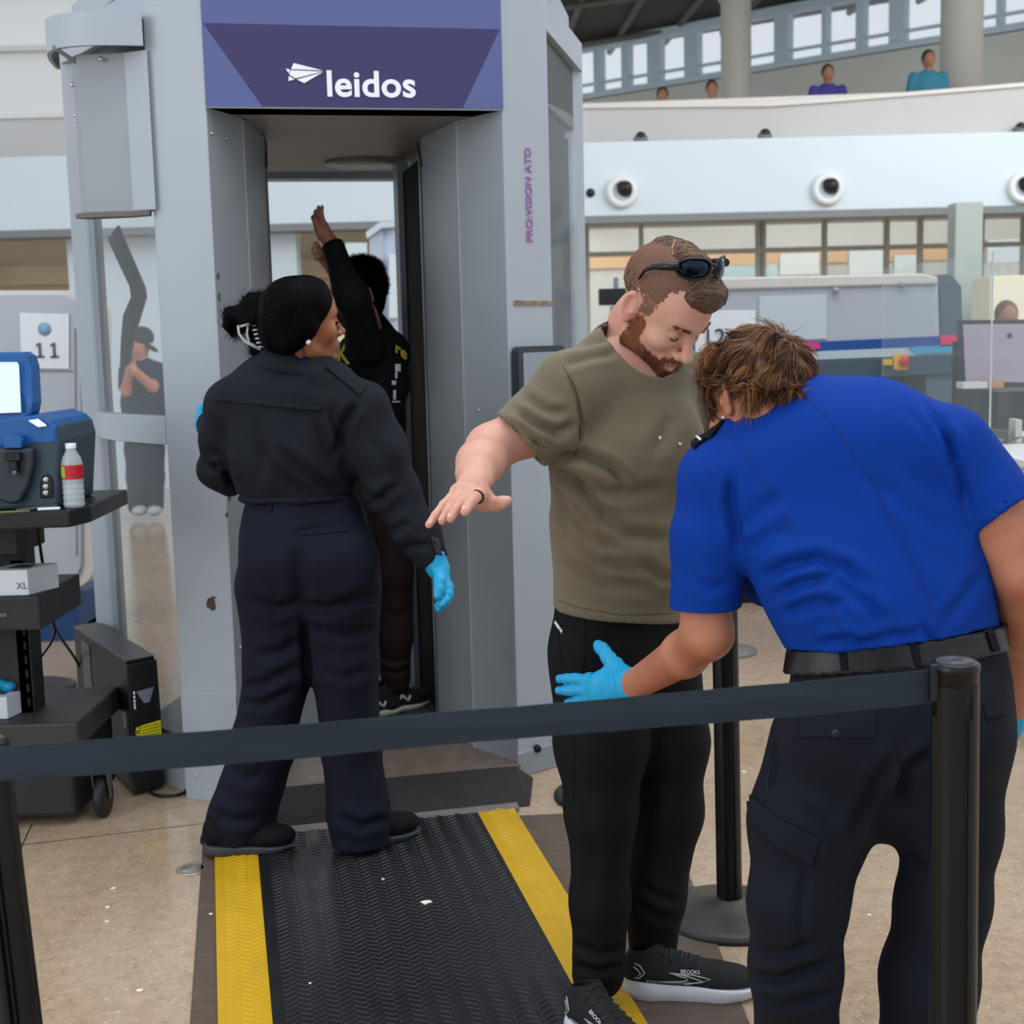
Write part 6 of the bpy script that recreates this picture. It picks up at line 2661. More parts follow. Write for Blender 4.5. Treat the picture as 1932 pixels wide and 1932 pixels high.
# forelocks curling over the brow, nape tuft
pc, cc = [], []
for (px, py, dd, dx, dz, ln) in ((1336, 668, 2.44, -.7, -.6, .06), (1326, 700, 2.45, -.5, -.8, .06), (1326, 735, 2.46, -.3, -1, .055), (1334, 768, 2.47, -.1, -1, .06)):
    for k in range(110):
        pc.append(J(px + r.normal() * 5 + 8, py + r.normal() * 7 - 12, dd + r.normal() * .012))
        cc.append((dx + r.normal() * .12, r.normal() * .2, dz + r.normal() * .12))
V1, F1, m1 = strands(np.array(pc), np.array(cc), .052, .0006, 8, 4, .1, nmat=3, lift=lambda Pp, t: np.array([1.6 * t * t, 0, .9 * t * t * t]) + 0 * Pp)
hair_obj('forelocks', [(V1, F1, m1)], M_ho[:3], cap_o)
pc, cc = [], []
for k in range(1200):
    a = r.uniform()
    pc.append(J(1405 + 125 * a + r.normal() * 5, 735 - 45 * a + r.normal() * 7, 2.38 + .05 * a + .015 * r.normal()))
    cc.append((.05 + .35 * a + r.normal() * .15, .1 + r.normal() * .15, -1))
V1, F1, m1 = strands(np.array(pc), np.array(cc), .060, .0008, 6, 14, .10, nmat=3, wave=.1)
hair_obj('nape_hair', [(V1, F1, m1)], M_ho[1:], cap_o)
# ------------------------------------------------------------------ belt posts and belts
M_post = mat('black_powder_coat', (5, 6, 9), .32, spec=.4)
M_web = mat('charcoal_webbing', (46, 57, 66), .75, spec=.25, bump=.7, bscale=500, stretch=(.06, 1, 1), var=.3, vscale=30)


def stanchion(x, y, h, label, r=.032, lean=0.0, slots=None, base_r=.178):
    o = empty('belt_post', (x, y, 0))
    T = Matrix.Translation((x, y, 0)) @ Matrix.Rotation(lean, 4, 'Y')
    mb = MB(T)
    ring = []
    n = 48
    for k in range(n):
        a = 2 * math.pi * k / n
        rr = r
        for c_ in (0.95, 2.52, 4.09, 5.66):     # T-slots running up the post
            dlt = abs((a - c_ + math.pi) % (2 * math.pi) - math.pi)
            if dlt < .14:
                rr = r - .006
        ring.append((rr * math.cos(a - .7), rr * math.sin(a - .7)))
    mb.prism(ring, .045, h - .03)
    mb.build('post', M_post, o)
    mb = MB(T)
    mb.lathe([(0, h), (r * .90, h), (r * 1.02, h - .004), (r * 1.02, h - .012), (r * .985, h - .014), (r * .985, h - .075), (0, h - .075)], (0, 0, 0), 40)
    head = mb.build('belt_head', M_post, o)
    mb = MB(T)
    mb.lathe([(0, h + .0012), (r * .80, h + .0012), (r * .80, h), (0, h)], (0, 0, 0), 32)
    mb.build('top_disc', mat('worn_navy_disc', (34, 38, 58), .5, rgb2=(90, 88, 86), vscale=60), head)
    mb = MB()
    br = base_r
    mb.lathe([(0, .052), (.034, .052), (.040, .044), (br * .55, .034), (br * .85, .020), (br * .97, .013), (br * .97, .012)], (x, y, 0), 56)
    mb.build('weighted_base', mat('base_cover', (62, 58, 56), .45, var=.25, vscale=12), o)
    mb = MB()
    mb.lathe([(br * .97, .0125), (br, .011), (br, .001), (br * .97, 0), (0, 0)], (x, y, 0), 56)
    mb.build('rubber_rim', M_rubber, o)
    tag(o, label, 'stanchion')
    return o


pr = P(1811, 1250, 1.83)
HR = P(1811, 1247, 1.83).z
stanchion(pr.x + .004, 1.83, HR, 'black belt post closest to the camera, in front of the bending officer', lean=-.010)
pm = G(1377, 1728)
stanchion(pm.x, pm.y, 1.02, 'black belt post with round base between the man\'s legs and the officer', lean=-.012)
stanchion(.290, 4.27, 1.02, 'black belt post hidden behind the man, only its base edge showing', lean=0)
pl = Vector((-.652, 1.70, 0))
stanchion(P(28, 1932, 1.80).x + .030, 1.80, P(0, 1400, 1.80).z + .004, 'black belt post cropped by the left edge of the picture', lean=-.046)


def belt_strip(name, A, B, sag, h, label, m, n=40, twist=0.0, cat='belt barrier'):
    A, B = Vector(A), Vector(B)
    vs, fs = [], []
    d = (B - A)
    nrm = Vector((d.y, -d.x, 0)).normalized() * .0009
    for k in range(n + 1):
        t = k / n
        p = A.lerp(B, t) - Vector((0, 0, sag * 4 * t * (1 - t)))
        wv = .0012 * math.sin(t * 23) + .001 * math.sin(t * 61)
        off = nrm.normalized() * wv
        hh = h * (1 + .04 * math.sin(t * 9))
        for z_, s_ in ((0, 1), (-hh, 1), (-hh, -1), (0, -1)):
            vs.append(p + Vector((0, 0, z_)) + nrm * s_ + off)
    for k in range(n):
        for j in range(4):
            j2 = (j + 1) % 4
            fs.append((k * 4 + j, k * 4 + j2, (k + 1) * 4 + j2, (k + 1) * 4 + j))
    fs += [(0, 3, 2, 1), (n * 4, n * 4 + 1, n * 4 + 2, n * 4 + 3)]
    o = link(name, mesh(name, vs, fs), m, None, smooth=False)
    return tag(o, label, cat)


bl = belt_strip('barrier_belt', P(-40, 1411, 1.755), P(1779, 1261, 1.83), .004, .046, 'wide dark grey belt stretched across the whole picture between two posts', M_web, 60)
mb = MB()
e = P(1772, 1258, 1.822)
mb.box((e.x - .004, 1.822, e.z - .022), (.009, .006, .026))
mb.build('belt_clip', M_black, bl, .002)
stanchion(P(36, 900, 5.85).x, 5.85, P(36, 795, 5.85).z + .03, 'black belt post standing far behind the detector on the cart')
belt_strip('barrier_belt', P(36, 797, 5.85), P(188, 796, 5.45), 0, .058, 'short stretch of black belt seen behind the water bottle', mat('black_webbing', (30, 38, 42), .7), 8)

# ------------------------------------------------------------------ left cart with the trace detector
M_cart = mat('cart_charcoal', (38, 40, 43), .55, bump=.2, bscale=90, var=.3, vscale=10)
M_cartg = mat('cart_grey_plate', (86, 86, 86), .5, var=.2, vscale=8)
M_dteal = mat('detector_slate', (44, 62, 74), .5, bump=.1, bscale=200)
M_dblue = mat('detector_blue', (10, 84, 150), .42)
YC = 3.95
cart = empty('equipment_cart', (-1.52, 4.15, 0))
tag(cart, 'black wheeled equipment cart with trays, at the left edge of the picture', 'cart')
mb = MB()
zt_ = P(90, 960, YC).z
tx = P(181, 950, YC).x
mb.prism([(-1.95, 3.72), (tx - .03, 3.80), (tx, 3.90), (tx - .01, 4.32), (-1.95, 4.32)], zt_ - .036, zt_ + .012)
mb.build('top_tray', M_black, cart, .006)
mb = MB()
xa, xb = P(0, 1050, 4.1).x - .12, P(50, 1050, 4.1).x
mb.box(((xa + xb) / 2, 4.12, zt_ - .09), ((xb - xa) / 2 + .012, .12, .05))
mb.build('tray_bracket', M_cart, cart, .004)
mb = MB()
mb.box(((xa + xb) / 2 - .02, 4.24, .64), ((xb - xa) / 2 - .02, .05, .36))
mb.box((P(52, 1250, 4.22).x, 4.22, .57), (.022, .03, .26))
col = mb.build('column', M_cart, cart, .003)
mb = MB()
for k in range(9):
    mb.box((P(50, 1250, 4.19).x, 4.1885, .38 + k * .045), (.004, .002, .012))
tag(mb.build('rack_slots', M_dark, col), kind='stuff')
z2 = P(50, 1115, 4.0).z
mb = MB()
xr = P(95, 1140, 4.0).x
mb.box(((xr - 2.05) / 2, 4.10, z2 - .05), ((xr + 2.05) / 2, .19, .05))
mb.build('middle_shelf', M_cart, cart, .006)
mb = MB()
mb.box((xr - .13, 3.908, z2 - .052), (.035, .003, .006))
mb.build('shelf_slot', M_cartg, cart)
# stepped base
mb = MB()
bx = P(153, 1400, 4.08).x
mb.box(((bx - 2.05) / 2, 4.28, .304), ((bx + 2.05) / 2, .22, .041))
mb.build('base_box', mat('base_dull', (58, 56, 54), .55, var=.2, vscale=9), cart, .008)
mb = MB()
mb.prism([(-2.05, 4.08), (P(160, 1500, 4.15).x - .02, 4.11), (P(166, 1500, 4.15).x, 4.46), (-2.05, 4.48)], .035, .262)
mb.build('base_skirt', M_cart, cart, .014)
cp = G(192, 1546)
mb = MB()
Rw_ = Matrix.Rotation(math.radians(90), 3, 'Y') @ Matrix.Rotation(math.radians(0), 3, 'X')
mb.lathe([(0, -.016), (.058, -.016), (.066, -.010), (.066, .010), (.058, .016), (0, .016)], (cp.x, cp.y + .03, .066), 32, Rw_)
wh = mb.build('caster_wheel', M_rubber, cart)
mb = MB()
for s in (-1, 1):
    mb.extr([(cp.x + s * .022, cp.y + .0, .16), (cp.x + s * .022, cp.y + .06, .16), (cp.x + s * .022, cp.y + .04, .06), (cp.x + s * .022, cp.y + .02, .06)], (s * .003, 0, 0))
mb.box((cp.x, cp.y + .03, .162), (.027, .035, .004))
mb.build('caster_fork', mat('dull_steel', (120, 122, 120), .4, metal=.7), wh)

# trace detector
zt2 = zt_ + .012
det = empty('trace_detector', (-1.38, 3.95, zt2))
tag(det, 'blue and slate trace detector with a tilted screen, standing on the cart tray', 'detector')


def D(px, py, d=3.86):
    return P(px, py, d)


mb = MB()
c = [D(-30, 950), D(112, 935), D(119, 830), D(110, 800), D(-30, 835)]
c = [Vector((v.x, 3.84, max(v.z, zt2))) for v in c]
c[0].z = c[1].z = zt2
mb.extr(c, (0, .34, 0))
mb.build('lower_body', M_dteal, det, .012, 3)
mb = MB()
c = [Vector((D(a, b).x, 3.838, D(a, b).z)) for a, b in ((-30, 842), (60, 842), (64, 836), (112, 834), (111, 806), (98, 793), (70, 782), (-30, 795))]
mb.extr(c, (0, .346, 0))
mb.build('upper_body', M_dblue, det, .008, 3)
mb = MB()
c = [D(-30, 846, 3.81), D(62, 846, 3.81), D(62, 880, 3.81), D(52, 920, 3.81), D(38, 945, 3.81), D(20, 952, 3.81), D(-30, 935, 3.81)]
mb.extr(c, (0, .05, 0))
mb.build('nose_panel', mat('detector_dark', (34, 46, 56), .5), det, .008, 3)
mb = MB()
mb.extr([D(5, 828, 3.80), D(12, 822, 3.80), D(36, 822, 3.80), D(42, 830, 3.80), D(40, 846, 3.80), D(6, 846, 3.80)], (0, .03, 0))
mb.build('hood', M_dblue, det, .004)
mb = MB()
mb.box(D(25, 862, 3.80), (.022, .012, .012))
mb.box(D(27, 880, 3.80), (.012, .016, .016))
mb.build('sample_port', M_blackgloss, det, .003)
mb = MB()
mb.tube([D(28, 888, 3.79), D(28, 897, 3.79)], .008, 12)
mb.build('nozzle', mat('grey_nozzle', (96, 102, 108), .3, metal=.5), det)
mb = MB()
mb.extr([D(75, 940, 3.835), D(75, 910, 3.835), D(80, 898, 3.835), D(88, 895, 3.835), D(97, 900, 3.835), D(100, 912, 3.835), D(100, 940, 3.835)], (0, .012, 0))
sp_ = mb.build('side_port', M_blackgloss, det, .003)
for k, yy in enumerate((905, 918, 930)):
    mb = MB()
    mb.sphere(D(86, yy, 3.832), (.009, .004, .008), 12)
    mb.build('connector', mat('connector_silver', (170, 180, 184), .3, metal=.6), sp_)
# screen part
mb = MB()
tl = Vector((0, .07, 0))
o3 = [(-40, 665), (42, 664), (54, 672), (60, 690), (64, 760), (60, 782), (44, 794), (-40, 797)]
pts = [P(a, b, 3.86 + (b < 730) * .03) for a, b in o3]
mb.extr(pts, tl)
scr = mb.build('screen_housing', M_dblue, det, .008, 3)
mb = MB()
pts = [P(a, b, 3.845 + .026 * (b < 730)) for a, b in ((-40, 683), (33, 683), (36, 690), (40, 778), (-40, 781))]
mb.extr(pts, (0, -.002, 0))
mb.build('display', mat('pale_screen', (196, 212, 222), .2, emit=.35), scr)
mb = MB()
mb.extr([P(50, 792, 3.84), P(68, 789, 3.84), P(88, 804, 3.83), P(72, 806, 3.83)], (0, 0, .003))
mb.build('receipt', M_white, det)
mb = MB()
mb.tube([P(66, 781, 3.9), P(95, 800, 3.9)], .007, 8)
mb.build('hinge_bar', M_dteal, det)

# bottle
bc = P(140, 944, 3.86)
bz = zt2
bt = empty('water_bottle', (bc.x, 3.86, bz))
tag(bt, 'clear plastic water bottle with a red label on the cart tray', 'bottle')
k_ = 3.86 / F
mb = MB()
hB = (P(140, 836, 3.86).z - bz)
rB = 20 * k_
prof = [(0, .002), (rB * .9, .002), (rB, .01)]
for i in range(5):
    z_ = .015 + i * hB * .085
    prof += [(rB, z_), (rB * .93, z_ + hB * .035), (rB, z_ + hB * .07)]
prof += [(rB * 1.0, hB * .45), (rB * 1.0, hB * .68), (rB * .85, hB * .78), (rB * .5, hB * .88), (rB * .46, hB * .93)]
mb.lathe(prof, (bc.x, 3.86, bz), 28)
mb.build('bottle_body', mat('clear_pet', (225, 235, 240), .06, alpha=.4, spec=.8, bump=.3, bscale=60), bt)
mb = MB()
mb.lathe([(rB * .5, hB * .92), (rB * .5, hB * 1.0), (0, hB * 1.0)], (bc.x, 3.86, bz), 20)
mb.build('cap', mat('clear_cap', (220, 226, 230), .3), bt)
mb = MB()
mb.lathe([(rB * 1.015, hB * .46), (rB * 1.015, hB * .67)], (bc.x, 3.86, bz), 28)
lab = mb.build('label', mat('red_label', (186, 26, 42), .5), bt)
mb = MB()
mb.lathe([(rB * 1.02, hB * .47), (rB * 1.02, hB * .66)], (bc.x, 3.86, bz), 6, Matrix.Rotation(math.radians(200), 3, 'Z'))
gl_ = MB()
vs, fs = [], []
for k in range(7):
    a = math.radians(205 + k * 7)
    for z_ in (.48, .65):
        vs.append((bc.x + rB * 1.03 * math.cos(a), 3.86 + rB * 1.03 * math.sin(a), bz + hB * z_))
for k in range(6):
    fs.append((k * 2, k * 2 + 2, k * 2 + 3, k * 2 + 1))
gl_.add(vs, fs, True)
gl_.build('label_emblem', mat('label_green_yellow', (150, 180, 80), .5), lab)
mb = MB()
mb.lathe([(0, .004), (rB * .9, .004), (rB * .93, hB * .4), (0, hB * .4)], (bc.x, 3.86, bz), 20)
mb.build('water', mat('water', (200, 212, 216), .05, alpha=.3), bt)
# loose things on the tray
mb = MB()
a, b = P(30, 955, 3.79), P(108, 934, 3.84)
mb.tube([Vector((a.x, 3.79, zt2 + .006)), Vector((b.x, 3.83, zt2 + .009))], [.003, .006], 8)
o = mb.build('sampling_wand', mat('wand_grey', (70, 74, 78), .4))
tag(o, 'thin grey sampling wand lying on the cart tray beside the bottle', 'wand')
mb = MB()
mb.box((P(95, 947, 3.83).x, 3.815, zt2 + .0045), (.03, .007, .0035), Matrix.Rotation(.2, 3, 'Z'))
o = mb.build('marker_pen', M_white, None, .002)
tag(o, 'short white marker lying next to the wand on the cart tray', 'pen')
mb = MB()
mb.tube([Vector((P(0, 968, 3.80).x, 3.76, zt2 + .004)), Vector((P(30, 962, 3.8).x, 3.765, zt2 + .004)), Vector((P(62, 955, 3.8).x, 3.775, zt2 + .004))], .0028, 6)
tag(mb.build('lanyard', mat('yellow_black_cord', (120, 116, 52), .7)), 'thin yellowish cord along the front of the cart tray', 'cord')
# glove boxes
def glove_box(x0, x1, y0, y1, d, side, label, letters, zb):
    a, b = P(x0, y1, d), P(x1, y0, d)
    o = empty('glove_box', ((a.x + b.x) / 2, d + .06, zb))
    h = b.z - zb
    mb = MB()
    mb.extr([(a.x, d, zb), (b.x, d, zb), (b.x, d, zb + h), (a.x, d, zb + h)], (side, .12, 0))
    mb.build('carton', mat('white_carton', (214, 220, 226), .6), o, .002)
    mb = MB()
    mb.extr([(a.x + .03 + side * .5, d + .03, zb + h + .0005), (b.x - .03 + side * .5, d + .03, zb + h + .0005), (b.x - .04 + side * .7, d + .09, zb + h + .0005), (a.x + .04 + side * .7, d + .09, zb + h + .0005)], (0, 0, .001))
    mb.build('dark_top', mat('box_top_print', (66, 74, 82), .5), o)
    if letters:
        text_obj('size_print', letters, mat('grey_print', (110, 116, 124), .5), .028, P(41, 1106, d - .002), (1, 0, 0), (0, 0, 1), o, .0004)
    tag(o, label, 'box', 'disposable glove boxes on the cart')
    return o


glove_box(-30, 51, 1075, 1116, 3.93, .05, 'white glove box on the cart\'s middle shelf with letters on its side', 'XL', z2)
zb3 = .346
glove_box(-40, 12, 1315, 1352, 4.12, .03, 'white glove box low on the cart base, blue glove sticking out', None, zb3)
q = Sdf()
gz = P(5, 1305, 4.18)
for k in range(5):
    q.ell((gz.x - .03 + k * .014, 4.18 + .01 * (k % 2), P(12, 1315, 4.12).z + .012 + .008 * (k % 3)), (.016, .02, .014), None, .01)
o = link('disposable_glove', np_mesh('disposable_glove', [q.mesh(.004)]), M_glove)
tag(o, 'crumpled bright blue disposable glove on top of the low glove box', 'glove')

# ------------------------------------------------------------------ battery unit on the floor
ub = empty('battery_backup', (-1.2, 4.75, 0))
tag(ub, 'black tower battery unit with a yellow caution label standing left of the scanner', 'computer')
f0, f1 = G(253, 1502), G(306, 1488)
zt3 = P(252, 1248, f0.y).z
b0 = P(141, 1213, f0.y + .58)
dU = Vector((b0.x - f0.x, .58, 0))
pl0 = [Vector((f0.x, f0.y, 0)), Vector((f1.x, f1.y, 0))]
mb = MB()
mb.prism([(v.x, v.y) for v in (pl0[0], pl0[1], pl0[1] + dU, pl0[0] + dU)], .012, zt3)
mb.build('case', mat('case_black', (9, 9, 11), .5, spec=.3), ub, .004)
mb = MB()
mb.prism([(v.x, v.y) for v in (pl0[0], pl0[1], pl0[1] + dU, pl0[0] + dU)], zt3, zt3 + .003)
mb.build('top_panel', mat('top_panel_grey', (66, 62, 60), .35), ub)
W3 = pl0[1] - pl0[0]
nF = Vector((W3.y, -W3.x, 0)).normalized()


def uf(s, z, o=.002):
    return pl0[0] + W3 * s + Vector((0, 0, z)) + nF * o


mb = MB()
mb.extr([uf(-.02, .012, 0), uf(1.04, .012, 0), uf(1.06, zt3 * .5, 0), uf(1.02, zt3 * .98, 0), uf(-.02, zt3 * .98, 0)], nF * .012)
bz_ = mb.build('front_bezel', M_black, ub, .003)
for i, (za, zb4) in enumerate(((.83, .96), (.545, .62))):
    for k in range(8):
        mb = MB()
        s_ = .12 + k * .10
        mb.extr([uf(s_, zt3 * za, .012), uf(s_ + .04, zt3 * za, .012), uf(s_ + .04, zt3 * zb4, .012), uf(s_, zt3 * zb4, .012)], nF * .003)
        mb.build('vent_rib', M_black, bz_)
mb = MB()
mb.extr([uf(.10, zt3 * .64, .013), uf(.92, zt3 * .66, .013), uf(.92, zt3 * .80, .013), uf(.10, zt3 * .79, .013)], nF * .002)
pn = mb.build('status_panel', M_blackgloss, bz_)
mb = MB()
mb.extr([uf(.22, zt3 * .775, .0155), uf(.84, zt3 * .785, .0155), uf(.66, zt3 * .68, .0155), uf(.46, zt3 * .68, .0155)], nF * .0006)
mb.build('meter_print', mat('meter_grey', (120, 128, 140), .4), pn)
mb = MB()
for z_ in (.65, .675, .70, .73, .76):
    mb.extr([uf(.11, zt3 * z_, .0155), uf(.17, zt3 * z_, .0155), uf(.17, zt3 * (z_ + .02), .0155), uf(.11, zt3 * (z_ + .02), .0155)], nF * .0006)
mb.build('indicator_marks', M_white, pn)
mb = MB()
mb.extr([uf(.10, zt3 * .36, .0165), uf(1.0, zt3 * .37, .0165), uf(1.0, zt3 * .53, .0165), uf(.10, zt3 * .515, .0165)], nF * .001)
yl = mb.build('caution_label', mat('label_yellow', (226, 216, 20), .5), bz_)
mb = MB()
for k in range(6):
    z_ = zt3 * (.385 + k * .023)
    mb.extr([uf(.30, z_, .0176), uf(.94, z_ + .002, .0176), uf(.94, z_ + .0045, .0176), uf(.30, z_ + .0025, .0176)], nF * .0004)
mb.build('small_print', mat('label_olive_print', (120, 112, 20), .6), yl)
text_obj('caution_lettering', 'CAUTION', M_black, .026, uf(.19, zt3 * .44, .0178), (0, 0, 1), -W3.normalized(), yl, .0003, bold=.0004)
mb = MB()
sd = dU.normalized()
nS = Vector((0, 0, 1)).cross(sd)
if nS.x > 0:
    nS = -nS
sp0 = pl0[0] + sd * .03 + Vector((0, 0, zt3 * .48)) + nS * .001
mb.extr([sp0, sp0 + sd * .045, sp0 + sd * .045 + Vector((0, 0, .055)), sp0 + Vector((0, 0, .055))], nS * .0006)
mb.build('side_sticker', mat('sticker_grey', (150, 160, 164), .5), ub)
mb = MB()
sp1 = pl0[0] + sd * .44 + Vector((0, 0, zt3 * .50)) + nS * .001
mb.extr([sp1, sp1 + sd * .13, sp1 + sd * .13 + Vector((0, 0, zt3 * .44)), sp1 + sd * .02 + Vector((0, 0, zt3 * .44)), sp1 + sd * .02 + Vector((0, 0, zt3 * .2))], nS * .0012)
mb.build('socket_panel', mat('socket_panel', (62, 60, 58), .45), ub)
# cables
def cable(name, pts, r, label):
    mb = MB()
    mb.tube(spline_(pts), r, 8)
    return tag(mb.build(name, M_black), label, 'cable', 'black cables round the cart')


cable('power_cable', [P(69, 975, 4.1), P(73, 1010, 4.12), P(80, 1060, 4.15), P(90, 1120, 4.25), P(98, 1170, 4.35), P(112, 1200, 4.6), P(140, 1240, 4.9), P(165, 1290, 5.0), G(175, 1330)], .005,
      'black cable from the cart tray down and over to the battery unit')
cable('power_cable', [P(97, 1165, 4.30), P(104, 1190, 4.35), P(95, 1215, 4.4), P(72, 1250, 4.42), P(66, 1290, 4.4), P(72, 1320, 4.3)], .004,
      'black cable looping down beside the cart column')
cable('power_cable', [G(315, 1475) + Vector((0, 0, .03)), G(345, 1462) + Vector((0, 0, .006)), G(352, 1480) + Vector((0, 0, .006)), G(345, 1500) + Vector((0, 0, .006)), G(305, 1505) + Vector((0, 0, .006)), G(280, 1495) + Vector((0, 0, .006)), G(290, 1482) + Vector((0, 0, .006)), G(316, 1472) + Vector((0, 0, .012))], .005,
      'black cable coiled on the floor between battery unit and scanner')
cable('power_cable', [G(135, 1335) + Vector((0, 0, .006)), G(150, 1325) + Vector((0, 0, .006)), G(165, 1310) + Vector((0, 0, .006)), G(185, 1290) + Vector((0, 0, .006))], .004,
      'short black cable on the floor behind the cart base')

# ------------------------------------------------------------------ inspection lane machines far behind
M_mach = mat('machine_light_grey', (176, 182, 190), .45, var=.04, vscale=2)
M_rim = mat('machine_cream_rim', (206, 202, 196), .45)
M_bbase = mat('machine_blue_base', (12, 58, 112), .5)


def plate(pxs, d, th, m, name, parent, bevel=.0):
    mb = MB()
    mb.extr([P(a, b, d) for a, b in pxs], (0, th, 0))
    return mb.build(name, m, parent, bevel)


def rr_px(x0, x1, y0, y1, r, n=6):
    pts = []
    for cx_, cy_, a0 in ((x1 - r, y0 + r, -90), (x1 - r, y1 - r, 0), (x0 + r, y1 - r, 90), (x0 + r, y0 + r, 180)):
        for i in range(n + 1):
            a = math.radians(a0 + 90 * i / n)
            pts.append((cx_ + r * math.cos(a), cy_ + r * math.sin(a)))
    return pts


YM = 6.75
m1_ = empty('xray_machine', (-2.5, YM + .4, 0))
tag(m1_, 'large light grey lane machine with rounded corners behind the cart, number 11 on it', 'x-ray machine')
plate(rr_px(-300, 178, 548, 1112, 48), YM + .02, .3, M_rim, 'side_shell', m1_, .01)
plate(rr_px(-300, 152, 556, 1104, 42), YM - .01, .06, M_mach, 'front_panel', m1_, .012)
plate([(-300, 696), (137, 699), (137, 702), (-300, 699)], YM - .014, .01, M_greytrim, 'panel_joint', m1_)
plate([(140, 620), (143, 620), (146, 1050), (143, 1050)], YM - .014, .01, M_greytrim, 'panel_joint', m1_)
mb = MB()
a, b = P(66, 1120, YM + .1), P(153, 1213, YM + .1)
mb.box(((a.x - .6 + b.x) / 2, YM + .45, b.z / 2 + .5 * a.z * .5 + .02), ((b.x - a.x + .6) / 2, .38, .15))
o = mb.build('blue_base', M_bbase, m1_, .004)
mb = MB()
mb.box(((a.x - .6 + b.x) / 2, YM + .45, .03), ((b.x - a.x + .6) / 2, .34, .03))
mb.build('plinth', mat('plinth_grey', (150, 154, 158), .6), m1_)
sg_ = MB()
sg_.extr([P(a_, b_, YM - .02) for a_, b_ in ((37, 590), (130, 592), (130, 696), (40, 694))], (0, .003, 0))
sgn = sg_.build('lane_sign', mat('sign_white', (226, 232, 238), .6), m1_)
mb = MB()
mb.lathe([(0, .002), (.028, .002), (.028, 0), (0, 0)], P(84, 621, YM - .021), 24, Matrix.Rotation(math.radians(90), 3, 'X'))
mb.lathe([(.030, .001), (.033, .001), (.033, 0), (.030, 0)], P(84, 621, YM - .021), 24, Matrix.Rotation(math.radians(90), 3, 'X'))
mb.build('seal', mat('seal_blue', (130, 168, 196), .6), sgn)
for px, ch in ((75, '1'), (102, '1')):
    mb = MB()
    c_ = P(px, 660, YM - .024)
    k_ = YM / F
    mb.box(c_, (2.6 * k_, .001, 13 * k_))
    mb.box(c_ + Vector((0, 0, -13 * k_)), (8 * k_, .001, 2 * k_))
    mb.extr([c_ + Vector((-2 * k_, 0, 13 * k_)), c_ + Vector((-7 * k_, 0, 9 * k_)), c_ + Vector((-7 * k_, 0, 6 * k_)), c_ + Vector((-2 * k_, 0, 9 * k_))], (0, -.001, 0))
    mb.build('numeral', mat('numeral_grey', (96, 96, 100), .6), sgn)

YR = 7.3
m2_ = empty('xray_machine', (1.6, YR + .5, 0))
tag(m2_, 'wide grey and blue lane machine behind the bending officer, blue stripe along it', 'x-ray machine')
plate([(1322, 536), (1360, 526), (1740, 518), (1772, 530), (1775, 640), (1322, 655)], YR, .9, M_mach, 'hood', m2_, .02)
plate([(1322, 534), (1360, 524), (1740, 516), (1770, 522), (1770, 536), (1322, 548)], YR - .02, .9, M_rim, 'hood_top', m2_, .01)
plate([(1322, 655), (1775, 634), (1775, 652), (1322, 672)], YR - .01, .9, mat('stripe_blue', (18, 74, 146), .45), 'blue_stripe', m2_)
plate([(1322, 672), (1800, 652), (1800, 668), (1322, 688)], YR - .02, .92, mat('ledge_pale', (178, 196, 204), .4), 'pale_ledge', m2_)
plate([(1715, 655), (1800, 650), (1800, 664), (1730, 668)], YR - .03, .2, mat('ledge_cyan', (60, 168, 206), .4), 'cyan_ledge', m2_)
plate([(1775, 634), (1806, 632), (1806, 652), (1775, 654)], YR - .03, .3, mat('marker_pink', (232, 40, 92), .5), 'red_marker', m2_)
plate([(1500, 648), (1545, 646), (1548, 658), (1500, 660)], YR - .03, .1, mat('marker_magenta', (216, 50, 140), .5), 'pink_marker', m2_)
plate([(1750, 520), (1795, 516), (1815, 540), (1818, 655), (1775, 655), (1772, 545)], YR + .02, .6, mat('machine_slate', (74, 88, 104), .45), 'corner_post', m2_, .01)
plate([(1322, 690), (1815, 668), (1820, 705), (1322, 725)], YR - .02, .9, mat('machine_slate2', (70, 88, 100), .45), 'apron', m2_, .006)
plate([(1400, 705), (1580, 703), (1580, 800), (1400, 800)], YR + .0, .85, mat('machine_slate3', (104, 118, 126), .5), 'left_leg', m2_)
plate([(1748, 700), (1815, 698), (1815, 1160), (1748, 1160)], YR - .0, .85, mat('machine_slate3', (104, 118, 126), .5), 'right_leg', m2_, .004)
plate([(1570, 700), (1760, 697), (1760, 900), (1570, 900)], YR + .5, .05, M_dark, 'tunnel', m2_)
for px in (1638, 1700):
    plate([(px, 704), (px + 5, 704), (px + 5, 900), (px, 900)], YR + .4, .02, mat('curtain_edge', (54, 70, 84), .5), 'curtain', m2_)
mb = MB()
a, b = P(1330, 1050, YR), P(1790, 1150, YR)
mb.box(((a.x + b.x) / 2, YR + .45, .17), ((b.x - a.x) / 2, .42, .13))
mb.build('blue_base', M_bbase, m2_, .004)
mb = MB()
mb.box(((a.x + b.x) / 2, YR + .45, .02), ((b.x - a.x) / 2 - .02, .40, .02))
mb.build('plinth', M_dark, m2_)  # near-black colour stands in for the shadow under the blue base
plate(rr_px(1687, 1713, 668, 698, 4), YR - .05, .03, mat('estop_yellow', (228, 176, 50), .5), 'stop_plate', m2_)
mb = MB()
mb.lathe([(0, .03), (.022, .03), (.028, .02), (.02, 0), (0, 0)], P(1704, 682, YR - .06), 20, Matrix.Rotation(math.radians(90), 3, 'X'))
mb.build('stop_button', mat('estop_red', (206, 40, 36), .4), m2_)
plate([(1667, 678), (1684, 678), (1684, 689), (1667, 689)], YR - .05, .03, mat('estop_yellow', (228, 176, 50), .5), 'yellow_tag', m2_)
